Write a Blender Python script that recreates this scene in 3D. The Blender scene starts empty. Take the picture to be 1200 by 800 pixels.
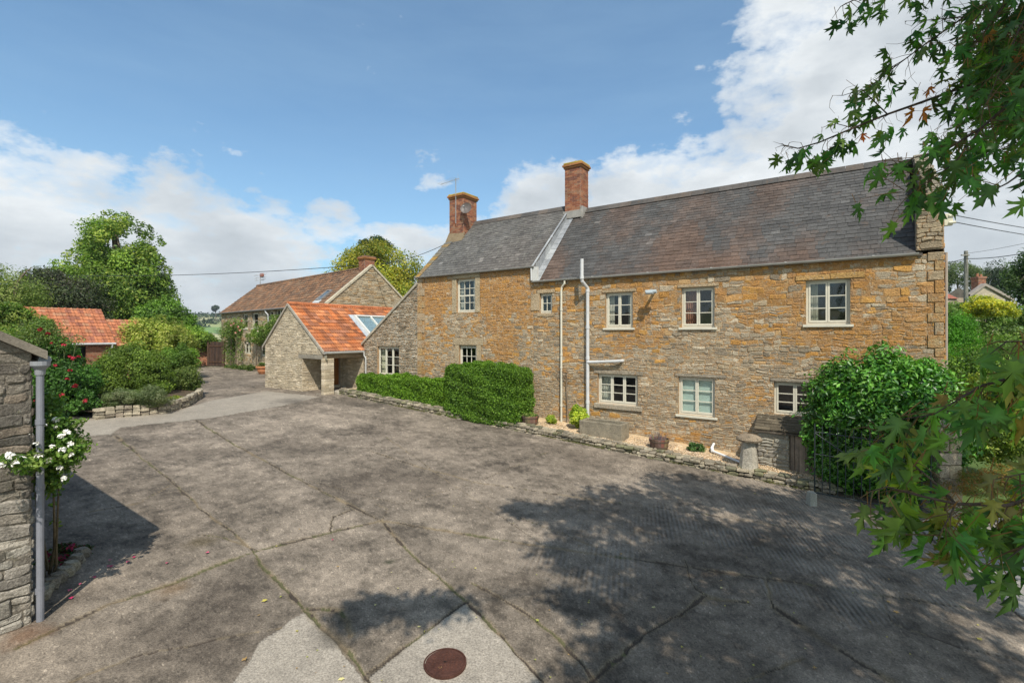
import bpy, math, random
import numpy as np
from math import sin, cos, pi, radians, sqrt, atan2
from mathutils import Vector, noise as mnoise

scene = bpy.context.scene
COL = scene.collection
F, CX, HY, CAMZ = 557.0, 600.0, 391.0, 3.78      # lens, horizon and eye height, measured on the photo

# ------------------------------------------------------------------ frames
class Frame:
    """horizontal frame turned by angle a; local (t, n, z)"""
    def __init__(s, a):
        s.a = a; s.c = cos(a); s.s = sin(a)
    def w(s, t, n, z=0.0):
        return Vector((s.c*t - s.s*n, s.s*t + s.c*n, z))
    def l(s, X, Y, z=0.0):
        return Vector((s.c*X + s.s*Y, -s.s*X + s.c*Y, z))
    def on_n(s, x, y, n):
        """point of the vertical plane n=const seen at photo position x,y -> (t, z)"""
        r = (x-CX)/F
        Z = n/(-s.s*r + s.c)
        return (s.c*r*Z + s.s*Z, CAMZ + (HY-y)*Z/F)
    def on_t(s, x, y, t):
        r = (x-CX)/F
        Z = t/(s.c*r + s.s)
        return (-s.s*r*Z + s.c*Z, CAMZ + (HY-y)*Z/F)
HF = Frame(radians(-34.36))       # farmhouse
BF = Frame(radians(-41.3))        # barn
WF = Frame(0.0)

def zground(X, Y):
    X = np.asarray(X, float); Y = np.asarray(Y, float)
    s = HF.c*X + HF.s*Y
    s = np.clip(s, -19.8, 4.0)
    return -0.055*s
def zg(X, Y): return float(zground(X, Y))
def GP(x, y):
    """ground point seen at photo position x,y"""
    Z = 10.0
    for _ in range(40):
        X = (x-CX)/F*Z
        Z = 0.5*Z + 0.5*(CAMZ - zg(X, Z))*F/(y-HY)
    return ((x-CX)/F*Z, Z)
def P3(x, y, Z): return Vector(((x-CX)/F*Z, Z, CAMZ + (HY-y)/F*Z))

# ------------------------------------------------------------------ mesh builder
class MB:
    def __init__(s): s.v = []; s.f = []; s.c = []
    def add(s, vs, fs, col=(0.5,0.5,0.5)):
        o = len(s.v)
        s.v += [tuple(p) for p in vs]; s.f += [tuple(i+o for i in f) for f in fs]
        s.c += [col]*len(vs)
    def poly(s, pts, col): s.add(pts, [tuple(range(len(pts)))], col)
    def box(s, a, b, col, bev=0.0, jit=0.0):
        x0,y0,z0 = a; x1,y1,z1 = b
        if bev <= 0:
            vs = [(x0,y0,z0),(x1,y0,z0),(x1,y1,z0),(x0,y1,z0),(x0,y0,z1),(x1,y0,z1),(x1,y1,z1),(x0,y1,z1)]
            if jit: vs = [tuple(q+random.uniform(-jit,jit) for q in p) for p in vs]
            s.add(vs, [(0,3,2,1),(4,5,6,7),(0,1,5,4),(1,2,6,5),(2,3,7,6),(3,0,4,7)], col); return
        v = []
        for dz0, dz1 in ((z0, z0+bev), (z1, z1-bev)):
            pass
        # bevelled box: 24 verts
        e = bev
        X=(x0,x1); Y=(y0,y1); Zs=(z0,z1); sx=(1,-1)
        idx = {}
        for i in (0,1):
            for j in (0,1):
                for k in (0,1):
                    for ax in range(3):
                        p = [X[i]+sx[i]*e, Y[j]+sx[j]*e, Zs[k]+sx[k]*e]
                        p[ax] = (X[i],Y[j],Zs[k])[ax]
                        if jit: p = [q+random.uniform(-jit,jit) for q in p]
                        idx[(i,j,k,ax)] = len(v); v.append(tuple(p))
        g = lambda i,j,k,a: idx[(i,j,k,a)]
        fs = [(g(0,0,0,2),g(0,1,0,2),g(1,1,0,2),g(1,0,0,2)),(g(0,0,1,2),g(1,0,1,2),g(1,1,1,2),g(0,1,1,2)),
              (g(0,0,0,1),g(1,0,0,1),g(1,0,1,1),g(0,0,1,1)),(g(0,1,0,1),g(0,1,1,1),g(1,1,1,1),g(1,1,0,1)),
              (g(0,0,0,0),g(0,0,1,0),g(0,1,1,0),g(0,1,0,0)),(g(1,0,0,0),g(1,1,0,0),g(1,1,1,0),g(1,0,1,0))]
        for i in (0,1):
            for j in (0,1):
                fs.append((g(i,j,0,0),g(i,j,1,0),g(i,j,1,1),g(i,j,0,1)))
                fs.append((g(0,i,j,1),g(1,i,j,1),g(1,i,j,2),g(0,i,j,2)))
                fs.append((g(i,0,j,0),g(i,1,j,0),g(i,1,j,2),g(i,0,j,2)))
        for i in (0,1):
            for j in (0,1):
                for k in (0,1): fs.append((g(i,j,k,0),g(i,j,k,1),g(i,j,k,2)))
        s.add(v, fs, col)
    def tube(s, path, r, col, seg=8, cap=True):
        P = [Vector(p) for p in path]; n = len(P)
        R = list(r) if hasattr(r, '__len__') else [r]*n
        vs = []; up = None
        for i, p in enumerate(P):
            d = (P[min(i+1,n-1)] - P[max(i-1,0)]).normalized()
            if up is None: up = Vector((0,0,1)) if abs(d.z) < .9 else Vector((1,0,0))
            a = d.cross(up).normalized(); up = a.cross(d).normalized()
            for k in range(seg):
                th = 2*pi*k/seg
                vs.append(p + a*cos(th)*R[i] + up*sin(th)*R[i])
        fs = [(i*seg+k, i*seg+(k+1)%seg, (i+1)*seg+(k+1)%seg, (i+1)*seg+k) for i in range(n-1) for k in range(seg)]
        if cap: fs += [tuple(range(seg))[::-1], tuple((n-1)*seg+k for k in range(seg))]
        s.add(vs, fs, col)
    def lathe(s, c, prof, col, seg=20, sq=0.0, wob=0.0):
        vs = []
        for j, (r, z) in enumerate(prof):
            for k in range(seg):
                th = 2*pi*k/seg; q = 1+sq*abs(sin(2*th))
                q *= 1 + wob*sin(3*th+1.3)*1 + wob*.6*sin(7*th+j)
                vs.append((c[0]+r*q*cos(th), c[1]+r*q*sin(th), c[2]+z))
        n = len(prof)
        fs = [(j*seg+k, j*seg+(k+1)%seg, (j+1)*seg+(k+1)%seg, (j+1)*seg+k) for j in range(n-1) for k in range(seg)]
        fs += [tuple(range(seg))[::-1], tuple((n-1)*seg+k for k in range(seg))]
        s.add(vs, fs, col)
    def build(s, name, mat, parent=None, off=(0,0,0), smooth=False):
        me = bpy.data.meshes.new(name)
        o3 = Vector(off)
        me.from_pydata([Vector(p)-o3 for p in s.v], [], s.f)
        at = me.color_attributes.new('Col', 'FLOAT_COLOR', 'POINT')
        ca = np.ones((len(s.v), 4), np.float32); ca[:, :] = np.array([tuple(c[:4]) if len(c) > 3 else (*c, 1.0) for c in s.c], np.float32).reshape(-1, 4)
        at.data.foreach_set('color', ca.ravel())
        me.validate()
        if smooth: me.polygons.foreach_set('use_smooth', [True]*len(me.polygons))
        me.materials.append(mat); me.update()
        o = bpy.data.objects.new(name, me); COL.objects.link(o)
        if parent: o.parent = parent
        return o

def npmesh(name, V, Fq, Cc, mat, parent=None, off=(0,0,0), smooth=False):
    """V Nx3, Fq MxK faces, Cc Nx4"""
    me = bpy.data.meshes.new(name)
    V = np.asarray(V, np.float32) - np.array(off, np.float32)
    M, K = Fq.shape
    me.vertices.add(len(V)); me.vertices.foreach_set('co', V.ravel())
    me.loops.add(M*K); me.loops.foreach_set('vertex_index', Fq.astype(np.int32).ravel())
    me.polygons.add(M); me.polygons.foreach_set('loop_start', np.arange(0, M*K, K, dtype=np.int32))
    me.update(calc_edges=True)
    at = me.color_attributes.new('Col', 'FLOAT_COLOR', 'POINT')
    at.data.foreach_set('color', np.asarray(Cc, np.float32).ravel())
    if smooth: me.polygons.foreach_set('use_smooth', np.ones(M, bool))
    me.materials.append(mat)
    o = bpy.data.objects.new(name, me); COL.objects.link(o)
    if parent: o.parent = parent
    return o

def tag(o, label=None, cat=None, group=None, kind=None):
    if label: o['label'] = label
    if cat: o['category'] = cat
    if group: o['group'] = group
    if kind: o['kind'] = kind
    return o

class Thing:
    """Empty at the base of a thing; parts are given in frame coordinates"""
    def __init__(s, name, label, cat, fr, base, group=None):
        s.fr = fr; s.base = Vector(base)
        s.o = bpy.data.objects.new(name, None); COL.objects.link(s.o)
        s.o.empty_display_size = .3
        s.o.location = fr.w(*base); s.o.rotation_euler = (0, 0, fr.a)
        tag(s.o, label, cat, group)
    def part(s, name, mb, mat, parent=None, smooth=False, label=None):
        o = mb.build(name, mat, parent or s.o, s.base, smooth)
        if label: o['label'] = label
        return o
def single(name, mb, mat, label, cat, fr=WF, base=(0,0,0), group=None, kind=None, smooth=False):
    o = mb.build(name, mat, None, base, smooth)
    o.location = fr.w(*base); o.rotation_euler = (0, 0, fr.a)
    return tag(o, label, cat, group, kind)

# ------------------------------------------------------------------ materials
def kj(c, k): return tuple(q*k for q in c[:3])
def nodes_of(m):
    m.use_nodes = True; nt = m.node_tree
    for n in list(nt.nodes): nt.nodes.remove(n)
    return nt
def N(nt, t, ins=None, **kw):
    n = nt.nodes.new(t)
    for k, v in kw.items(): setattr(n, k, v)
    for k, v in (ins or {}).items():
        if hasattr(v, 'bl_idname') and v.bl_idname.startswith('NodeSocket'): nt.links.new(v, n.inputs[k])
        else: n.inputs[k].default_value = v
    return n
def ramp(nt, fac, pts):
    r = N(nt, 'ShaderNodeValToRGB', {0: fac}); e = r.color_ramp.elements
    while len(e) < len(pts): e.new(.5)
    for q, (p, c) in zip(e, pts):
        q.position = p; q.color = (c, c, c, 1) if not hasattr(c, '__len__') else (*c[:3], 1)
    return r.outputs[0]
def mixc(nt, fac, a, b, mode='MIX'):
    m = nt.nodes.new('ShaderNodeMix'); m.data_type = 'RGBA'; m.blend_type = mode
    for k, v in ((0, fac), (6, a), (7, b)):
        if hasattr(v, 'bl_idname'): nt.links.new(v, m.inputs[k])
        else: m.inputs[k].default_value = v if k == 0 else (*v[:3], 1)
    return m.outputs[2]
def mth(nt, op, a, b=0.0, clamp=False):
    m = nt.nodes.new('ShaderNodeMath'); m.operation = op; m.use_clamp = clamp
    for k, v in ((0, a), (1, b)):
        if hasattr(v, 'bl_idname'): nt.links.new(v, m.inputs[k])
        else: m.inputs[k].default_value = v
    return m.outputs[0]

def surf(name, rough=.85, lo=.7, hi=1.25, sc=3.0, fine=30.0, fine_amt=.25, bump=.3, bscale=40.0, bdist=.01,
         patches=(), metallic=0.0, spec=.3, streak=0.0):
    """base colour = Col attribute times two noises, with optional patches (scale, threshold, colour, amount)"""
    m = bpy.data.materials.new(name); nt = nodes_of(m)
    tc = N(nt, 'ShaderNodeTexCoord').outputs['Object']
    col = N(nt, 'ShaderNodeAttribute', attribute_name='Col').outputs['Color']
    n1 = N(nt, 'ShaderNodeTexNoise', {'Vector': tc, 'Scale': sc, 'Detail': 6.0, 'Roughness': .6}).outputs[0]
    col = mixc(nt, 1.0, col, ramp(nt, n1, [(.3, lo), (.7, hi)]), 'MULTIPLY')
    n2 = N(nt, 'ShaderNodeTexNoise', {'Vector': tc, 'Scale': fine, 'Detail': 5.0, 'Roughness': .7}).outputs[0]
    col = mixc(nt, 1.0, col, ramp(nt, n2, [(.3, 1-fine_amt), (.7, 1+fine_amt)]), 'MULTIPLY')
    if streak:
        mp = N(nt, 'ShaderNodeMapping', {'Vector': tc, 'Scale': (6, 6, .5)}).outputs[0]
        n4 = N(nt, 'ShaderNodeTexNoise', {'Vector': mp, 'Scale': 1.5, 'Detail': 5.0}).outputs[0]
        col = mixc(nt, 1.0, col, ramp(nt, n4, [(.35, 1-streak), (.65, 1+streak*.5)]), 'MULTIPLY')
    for i, (ps, th, pc, amt) in enumerate(patches):
        v2 = N(nt, 'ShaderNodeMapping', {'Vector': tc, 'Location': (i*7.3+3.1, i*3.7, i*5.1)}).outputs[0]
        n3 = N(nt, 'ShaderNodeTexNoise', {'Vector': v2, 'Scale': ps, 'Detail': 8.0, 'Roughness': .68}).outputs[0]
        col = mixc(nt, ramp(nt, n3, [(th, 0.0), (th+.07, amt)]), col, pc)
    bs = N(nt, 'ShaderNodeBsdfPrincipled', {'Base Color': col, 'Roughness': rough, 'Metallic': metallic})
    bs.inputs['Specular IOR Level'].default_value = spec
    if bump:
        n5 = N(nt, 'ShaderNodeTexNoise', {'Vector': tc, 'Scale': bscale, 'Detail': 6.0, 'Roughness': .65}).outputs[0]
        b = N(nt, 'ShaderNodeBump', {'Height': n5, 'Strength': bump, 'Distance': bdist})
        nt.links.new(b.outputs[0], bs.inputs['Normal'])
    o = N(nt, 'ShaderNodeOutputMaterial'); nt.links.new(bs.outputs[0], o.inputs[0])
    return m

def leafmat(name, trans=.35, rough=.5, spec=.25):
    m = bpy.data.materials.new(name); nt = nodes_of(m)
    col = N(nt, 'ShaderNodeAttribute', attribute_name='Col').outputs['Color']
    bs = N(nt, 'ShaderNodeBsdfPrincipled', {'Base Color': col, 'Roughness': rough})
    bs.inputs['Specular IOR Level'].default_value = spec
    tcol = mixc(nt, 1.0, col, (1.5, 1.7, .6), 'MULTIPLY')
    tr = N(nt, 'ShaderNodeBsdfTranslucent', {'Color': tcol})
    mx = N(nt, 'ShaderNodeMixShader', {0: trans, 1: bs.outputs[0], 2: tr.outputs[0]})
    o = N(nt, 'ShaderNodeOutputMaterial'); nt.links.new(mx.outputs[0], o.inputs[0])
    return m
def glassmat(name):
    m = bpy.data.materials.new(name); nt = nodes_of(m)
    tc = N(nt, 'ShaderNodeTexCoord').outputs['Object']
    n5 = N(nt, 'ShaderNodeTexNoise', {'Vector': tc, 'Scale': 2.5, 'Detail': 1.0}).outputs[0]
    b = N(nt, 'ShaderNodeBump', {'Height': n5, 'Strength': .15, 'Distance': .03}).outputs[0]
    fr = N(nt, 'ShaderNodeLayerWeight', {'Blend': .5, 'Normal': b}).outputs['Facing']
    fr = mth(nt, 'ADD', mth(nt, 'MULTIPLY', mth(nt, 'POWER', fr, 3.0), .85), .07, True)
    t = N(nt, 'ShaderNodeBsdfTransparent', {'Color': (.82, .86, .84, 1)})
    g = N(nt, 'ShaderNodeBsdfGlossy', {'Color': (1, 1, 1, 1), 'Roughness': .03, 'Normal': b})
    mx = N(nt, 'ShaderNodeMixShader', {0: fr, 1: t.outputs[0], 2: g.outputs[0]})
    o = N(nt, 'ShaderNodeOutputMaterial'); nt.links.new(mx.outputs[0], o.inputs[0])
    return m

OCH = (.52, .25, .05)
M = {
 'stone': surf('rubble_stone', .92, .78, 1.22, 1.3, 26, .42, .9, 45, .03, patches=((3.6, .545, (.50, .245, .06), .72), (13.0, .57, (.46, .37, .24), .65), (7.0, .60, (.40, .36, .29), .6), (17.0, .60, (.20, .125, .055), .55), (2.2, .62, (.19, .15, .11), .4))),
 'farm': None,
 'greystone': surf('grey_stone', .9, .75, 1.25, 1.5, 30, .35, .7, 50, .02, patches=((8.0, .62, (.42, .40, .33), .5), (4.0, .65, (.12, .11, .09), .5))),
 'nearstone': surf('near_stone', .92, .7, 1.3, 3, 45, .5, 1.0, 30, .03, patches=((14.0, .59, (.42, .39, .32), .55), (5.0, .57, (.075, .07, .055), .65), (9.0, .64, (.16, .15, .05), .5))),
 'coping': surf('coping_stone', .9, .75, 1.2, 3, 40, .3, .5, 50, .01, patches=((9.0, .6, (.42, .38, .3), .6), (6, .64, (.12, .11, .08), .5))),
 'brick': surf('old_brick', .9, .75, 1.25, 5, 40, .25, .4, 80, .005, patches=((12.0, .66, (.4, .36, .3), .4),)),
 'slate': surf('roof_slate', .7, .8, 1.22, 1.2, 24, .35, .35, 60, .004, patches=((5.0, .58, (.10, .066, .045), .55), (16.0, .61, (.24, .225, .19), .55)), spec=.25),
 'slate_lichen': surf('lichened_slate', .75, .75, 1.3, 1.2, 24, .35, .3, 60, .004, patches=((9.0, .55, (.23, .22, .18), .6), (14.0, .66, (.38, .37, .33), .6))),
 'clay': surf('clay_tile', .85, .75, 1.2, 2.0, 22, .35, .4, 60, .004, patches=((3.0, .58, (.22, .085, .05), .55), (9.0, .60, (.15, .09, .06), .5), (14., .64, (.55, .36, .2), .4))),
 'oldclay': surf('weathered_clay_tile', .85, .75, 1.25, 1.5, 22, .3, .3, 60, .004, patches=((4.0, .57, (.12, .085, .06), .6), (9., .66, (.3, .2, .12), .5))),
 'paint': surf('cream_paint', .5, .92, 1.04, 5, 60, .05, .08, 60, .002, patches=((12., .71, (.4, .36, .28), .5),)),
 'pipe': surf('pipe_paint', .45, .85, 1.06, 3, 30, .06, .05, 40, .002, patches=((6., .68, (.35, .32, .27), .5),)),
 'lead': surf('lead_flashing', .6, .75, 1.15, 4, 20, .15, .15, 20, .005),
 'wood': surf('weathered_wood', .85, .75, 1.2, 4, 30, .25, .4, 40, .005, streak=.3),
 'oak': surf('varnished_oak', .5, .8, 1.15, 4, 30, .15, .1, 40, .003, streak=.25, spec=.4),
 'iron': surf('painted_iron', .5, .8, 1.2, 6, 50, .2, .1, 60, .002),
 'rust': surf('rusty_iron', .75, .7, 1.4, 6, 50, .35, .5, 60, .004, metallic=.2),
 'bark': surf('bark', .9, .7, 1.3, 6, 30, .3, .8, 30, .02),
 'soil': surf('soil', .95, .7, 1.3, 4, 40, .4, .8, 40, .03),
 'gravel': surf('gravel', .9, .75, 1.25, 2, 60, .35, .7, 90, .015),
 'plaster': surf('interior_plaster', .9, .9, 1.05, 2, 20, .05, 0),
 'cloth': surf('curtain_cloth', .9, .9, 1.05, 6, 60, .1, 0),
 'terracotta': surf('terracotta', .8, .8, 1.15, 8, 50, .15, .2, 60, .003),
 'petal': surf('petal', .6, .9, 1.1, 8, 60, .1, 0),
 'grass': surf('grass_ground', .95, .6, 1.4, .6, 20, .4, .5, 30, .03),
 'leaf': leafmat('leaf'), 'gloss_leaf': leafmat('glossy_leaf', .22, .35, .5), 'hedge_leaf': leafmat('hedge_leaf', .3, .5, .25),
 'maple': leafmat('maple_leaf', .5, .42, .35),
 'glass': glassmat('window_glass'),
}
def farm_stone():
    """golden rubble: the alpha of Col says how much ochre lichen and ironstone grows over the stones there"""
    m = bpy.data.materials.new('golden_rubble'); nt = nodes_of(m)
    tc = N(nt, 'ShaderNodeTexCoord').outputs['Object']; at = N(nt, 'ShaderNodeAttribute', attribute_name='Col'); col = at.outputs['Color']; al = at.outputs['Alpha']
    def nz(sc, loc, det=8.0, ro=.66): return N(nt, 'ShaderNodeTexNoise', {'Vector': N(nt, 'ShaderNodeMapping', {'Vector': tc, 'Location': (loc, loc*.7, loc*1.3)}).outputs[0], 'Scale': sc, 'Detail': det, 'Roughness': ro}).outputs[0]
    n1, n2, n3, n4 = nz(1.4, 0), nz(4.2, 3.1), nz(12., 7.7), nz(34., 1.9)
    col = mixc(nt, 1.0, col, ramp(nt, n1, [(.3, .80), (.7, 1.2)]), 'MULTIPLY')
    bl = mth(nt, 'ADD', mth(nt, 'MULTIPLY', n2, .5), mth(nt, 'MULTIPLY', n3, .5))
    o1 = mth(nt, 'MULTIPLY', mth(nt, 'SUBTRACT', mth(nt, 'ADD', bl, mth(nt, 'MULTIPLY', al, .235)), .640), 15.0, True)
    ochre = mixc(nt, ramp(nt, nz(7., 5.), [(.38, 0), (.62, 1)]), (.455, .22, .062), (.31, .165, .075))
    col = mixc(nt, mth(nt, 'MULTIPLY', o1, .66), col, ochre)
    col = mixc(nt, ramp(nt, nz(9., 12.), [(.585, 0), (.65, .62)]), col, (.47, .40, .30))
    col = mixc(nt, ramp(nt, nz(15., 22.), [(.60, 0), (.66, .6)]), col, (.17, .115, .06))
    col = mixc(nt, ramp(nt, nz(2.3, 32.), [(.60, 0), (.72, .35)]), col, (.22, .18, .13))
    col = mixc(nt, 1.0, col, ramp(nt, n4, [(.3, .62), (.7, 1.38)]), 'MULTIPLY')
    h = mth(nt, 'ADD', mth(nt, 'MULTIPLY', n3, .8), mth(nt, 'MULTIPLY', n4, .7))
    b = N(nt, 'ShaderNodeBump', {'Height': h, 'Strength': 1.0, 'Distance': .045})
    bs = N(nt, 'ShaderNodeBsdfPrincipled', {'Base Color': col, 'Roughness': .93, 'Normal': b.outputs[0]}); bs.inputs['Specular IOR Level'].default_value = .2
    o = N(nt, 'ShaderNodeOutputMaterial'); nt.links.new(bs.outputs[0], o.inputs[0]); return m
M['farm'] = farm_stone()
CREAM = (.66, .62, .50); PIPEW = (.58, .58, .57)

# ------------------------------------------------------------------ numpy noise
_rs = np.random.RandomState(11); _T = _rs.rand(256, 256)
def vn2(x, y):
    xi = np.floor(x).astype(int); yi = np.floor(y).astype(int); fx = x-xi; fy = y-yi
    fx = fx*fx*(3-2*fx); fy = fy*fy*(3-2*fy)
    a = _T[xi & 255, yi & 255]; b = _T[(xi+1) & 255, yi & 255]; c = _T[xi & 255, (yi+1) & 255]; d = _T[(xi+1) & 255, (yi+1) & 255]
    return (a*(1-fx)+b*fx)*(1-fy) + (c*(1-fx)+d*fx)*fy
def fbm(x, y, s, oct=5, g=.55):
    v = 0; a = 1; w = 0
    for i in range(oct):
        v = v + a*vn2(x*s+i*17.3, y*s+i*9.1); w += a; a *= g; s *= 2.03
    return v/w

# ------------------------------------------------------------------ masonry and roofing
def clip_poly(P, planes):
    for (a, b, c) in planes:
        out = []
        for i in range(len(P)):
            p, q = P[i], P[(i+1) % len(P)]
            dp = a*p[0]+b*p[1]-c; dq = a*q[0]+b*q[1]-c
            if dp <= 0: out.append(p)
            if (dp < 0 < dq) or (dq < 0 < dp):
                k = dp/(dp-dq); out.append((p[0]+(q[0]-p[0])*k, p[1]+(q[1]-p[1])*k))
        P = out
        if len(P) < 3: return []
    return P
def subtract(r, holes):
    out = [r]
    for (hx0, hx1, hz0, hz1) in holes:
        nxt = []
        for (x0, x1, z0, z1) in out:
            if x1 <= hx0 or x0 >= hx1 or z1 <= hz0 or z0 >= hz1: nxt.append((x0, x1, z0, z1)); continue
            if x0 < hx0: nxt.append((x0, hx0, z0, z1))
            if x1 > hx1: nxt.append((hx1, x1, z0, z1))
            a, b = max(x0, hx0), min(x1, hx1)
            if z0 < hz0: nxt.append((a, b, z0, hz0))
            if z1 > hz1: nxt.append((a, b, hz1, z1))
        out = nxt
    return [q for q in out if q[1]-q[0] > .025 and q[3]-q[2] > .02]
def area(P): return .5*sum(P[i][0]*P[(i+1) % len(P)][1]-P[(i+1) % len(P)][0]*P[i][1] for i in range(len(P)))

def backing(mb, x0, x1, z0, z1, planes, holes, tf, col, d=0.0):
    xs = sorted({x0, x1, *[min(max(h[0], x0), x1) for h in holes], *[min(max(h[1], x0), x1) for h in holes]})
    zs = sorted({z0, z1, *[min(max(h[2], z0), z1) for h in holes], *[min(max(h[3], z0), z1) for h in holes]})
    for i in range(len(xs)-1):
        for j in range(len(zs)-1):
            cx, cz = (xs[i]+xs[i+1])/2, (zs[j]+zs[j+1])/2
            if any(h[0] < cx < h[1] and h[2] < cz < h[3] for h in holes): continue
            P = clip_poly([(xs[i], zs[j]), (xs[i+1], zs[j]), (xs[i+1], zs[j+1]), (xs[i], zs[j+1])], planes)
            if len(P) >= 3: mb.poly([tf(u, v, d) for u, v in P], col)

def rubble(mb, x0, x1, z0, z1, planes, holes, tf, colfn, hr=(.07, .15), wr=(.12, .42), seed=1, dep=(.008, .035), gap=.008, jit=.014, mortar=(.40, .33, .23), warp=.085):
    """coursed rubble: every stone a chamfered irregular block in front of a mortar face; tf(u, v, depth outwards)"""
    rnd = random.Random(seed)
    backing(mb, x0, x1, z0, z1, planes, holes, tf, mortar)
    def damp(u, v):
        d = min(u-x0, x1-u, v-z0, z1-v)
        for (a, b, c, e) in holes: d = min(d, max(a-u, u-b, c-v, v-e))
        for (a, b, c) in planes: d = min(d, c-a*u-b*v)
        return min(1.0, max(0.0, d/.16))
    tf0 = tf
    def tf(u, v, d):
        if not warp: return tf0(u, v, d)
        k = damp(u, v)*warp
        return tf0(u+k*mnoise.noise((u*1.6, v*1.6, 3.1)), v+k*(mnoise.noise((u*1.1, v*1.4, 9.7))+.6*mnoise.noise((u*4.3, v*4.3, 1.7))), d)
    z = z0
    while z < z1:
        h = rnd.uniform(*hr); zt = min(z+h, z1); x = x0 - rnd.uniform(0, wr[0])
        while x < x1:
            w = rnd.uniform(*wr)*(.7+.6*(h-hr[0])/(hr[1]-hr[0]+1e-6)); xe = x+w
            subs = [(max(x, x0), min(xe, x1), z, zt)]
            if h > hr[0]*1.5 and rnd.random() < .28:                     # two thin stones instead of one
                m = z+h*rnd.uniform(.4, .6); subs = [(subs[0][0], subs[0][1], z, m), (subs[0][0], subs[0][1], m, zt)]
            for sb in subs:
                if sb[1]-sb[0] < .03: continue
                for (a, b, c, d) in subtract(sb, holes):
                    g = min(gap, (b-a)*.2, (d-c)*.2); j = min(jit, (d-c)*.22, (b-a)*.22)
                    a2, b2, c2, d2 = a+g, b-g, c+g, d-g
                    k = min(.3*(b2-a2), rnd.uniform(.01, .04)); q = min(.3*(d2-c2), rnd.uniform(.005, .03))
                    R = lambda: rnd.uniform(-j, j)*.8
                    mid = (a2+b2)/2 + R()
                    P = [(a2+k, c2+R()*.6), (mid, c2+R()*.8), (b2-k, c2+R()*.6), (b2+R()*.3, c2+q), (b2+R()*.5, (c2+d2)/2), (b2+R()*.3, d2-q),
                         (b2-k, d2+R()*.6), (mid, d2+R()*.8), (a2+k, d2+R()*.6), (a2+R()*.3, d2-q), (a2+R()*.5, (c2+d2)/2), (a2+R()*.3, c2+q)]
                    P = clip_poly(P, planes)
                    if len(P) < 3 or area(P) < .0008: continue
                    cx = sum(p[0] for p in P)/len(P); cz = sum(p[1] for p in P)/len(P)
                    dd = rnd.uniform(*dep); tx, tz = rnd.uniform(-.06, .06), rnd.uniform(-.12, .12)
                    ins = lambda p, e: (cx+(p[0]-cx)*(1-e/max(.04, abs(b2-a2)/2)), cz+(p[1]-cz)*(1-e/max(.02, abs(d2-c2)/2)))
                    n = len(P); vs = [tf(p[0], p[1], -.001) for p in P]
                    for p in P:
                        p2 = ins(p, .005); vs.append(tf(p2[0], p2[1], dd*.65))
                    for p in P:
                        p2 = ins(p, .017); vs.append(tf(p2[0], p2[1], dd + tx*(p2[0]-cx) + tz*(p2[1]-cz) + rnd.uniform(-.002, .002)))
                    fs = []
                    for r_ in (0, n):
                        fs += [(r_+i, r_+(i+1) % n, r_+n+(i+1) % n, r_+n+i) for i in range(n)]
                    fs.append(tuple(2*n+i for i in range(n)))
                    mb.add(vs, fs, colfn(cx, cz, rnd))
            x = xe
        z = zt

def slates(mb, u0, u1, s0, s1, tf, colfn, exp=.185, wid=.235, seed=3, th=.016):
    rnd = random.Random(seed); r = 0; s = s0
    while s < s1:
        u = u0 - (wid*.5 if r % 2 else 0)
        ex = exp*(1-.25*(s-s0)/(s1-s0+1e-6))
        while u < u1:
            w = wid*rnd.uniform(.88, 1.12); a, b = max(u, u0)+.003, min(u+w, u1)-.003
            if b-a > .03:
                lo = s + rnd.uniform(-.008, .008); hi = min(s+ex*1.6, s1+.02); l = th + rnd.uniform(0, .010); ti = rnd.uniform(-.004, .004); sk = rnd.uniform(-.005, .005)
                vs = [tf(a, lo+sk, l+ti), tf(b, lo-sk, l-ti), tf(b, hi, .004), tf(a, hi, .004), tf(a, lo+sk, -.006+ti), tf(b, lo-sk, -.006-ti), tf(b, hi, -.01), tf(a, hi, -.01)]
                mb.add(vs, [(0, 1, 2, 3), (4, 5, 1, 0), (5, 6, 2, 1), (7, 4, 0, 3)], colfn((a+b)/2, s, rnd))
            u += w
        s += ex; r += 1
def tiles(mb, u0, u1, s0, s1, tf, colfn, exp=.30, wid=.30, seed=3, rolls=2, amp=.028):
    rnd = random.Random(seed); s = s0; ns = 6*rolls if rolls > 1 else 8
    while s < s1-.05:
        u = u0
        while u < u1-.02:
            a, b = u+.001, min(u+wid, u1); hi = min(s+exp*1.12, s1); lo = s+rnd.uniform(-.01, .01); lift = rnd.uniform(0, .008); vs = []
            for sv, base in ((lo, .028+lift), (hi, .002)):
                for k in range(ns+1):
                    q = k/ns; pr = max(0, sin(2*pi*q*rolls))**.8*amp if rolls else 0
                    vs.append(tf(a+(b-a)*q, sv, base+pr))
            for k in range(ns+1):
                q = k/ns; pr = max(0, sin(2*pi*q*rolls))**.8*amp
                vs.append(tf(a+(b-a)*q, lo, lift+pr-.006))
            m = ns+1
            fs = [(k, k+1, m+k+1, m+k) for k in range(ns)] + [(2*m+k, 2*m+k+1, k+1, k) for k in range(ns)]
            mb.add(vs, fs, colfn((a+b)/2, s, rnd)); u += wid
        s += exp
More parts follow.
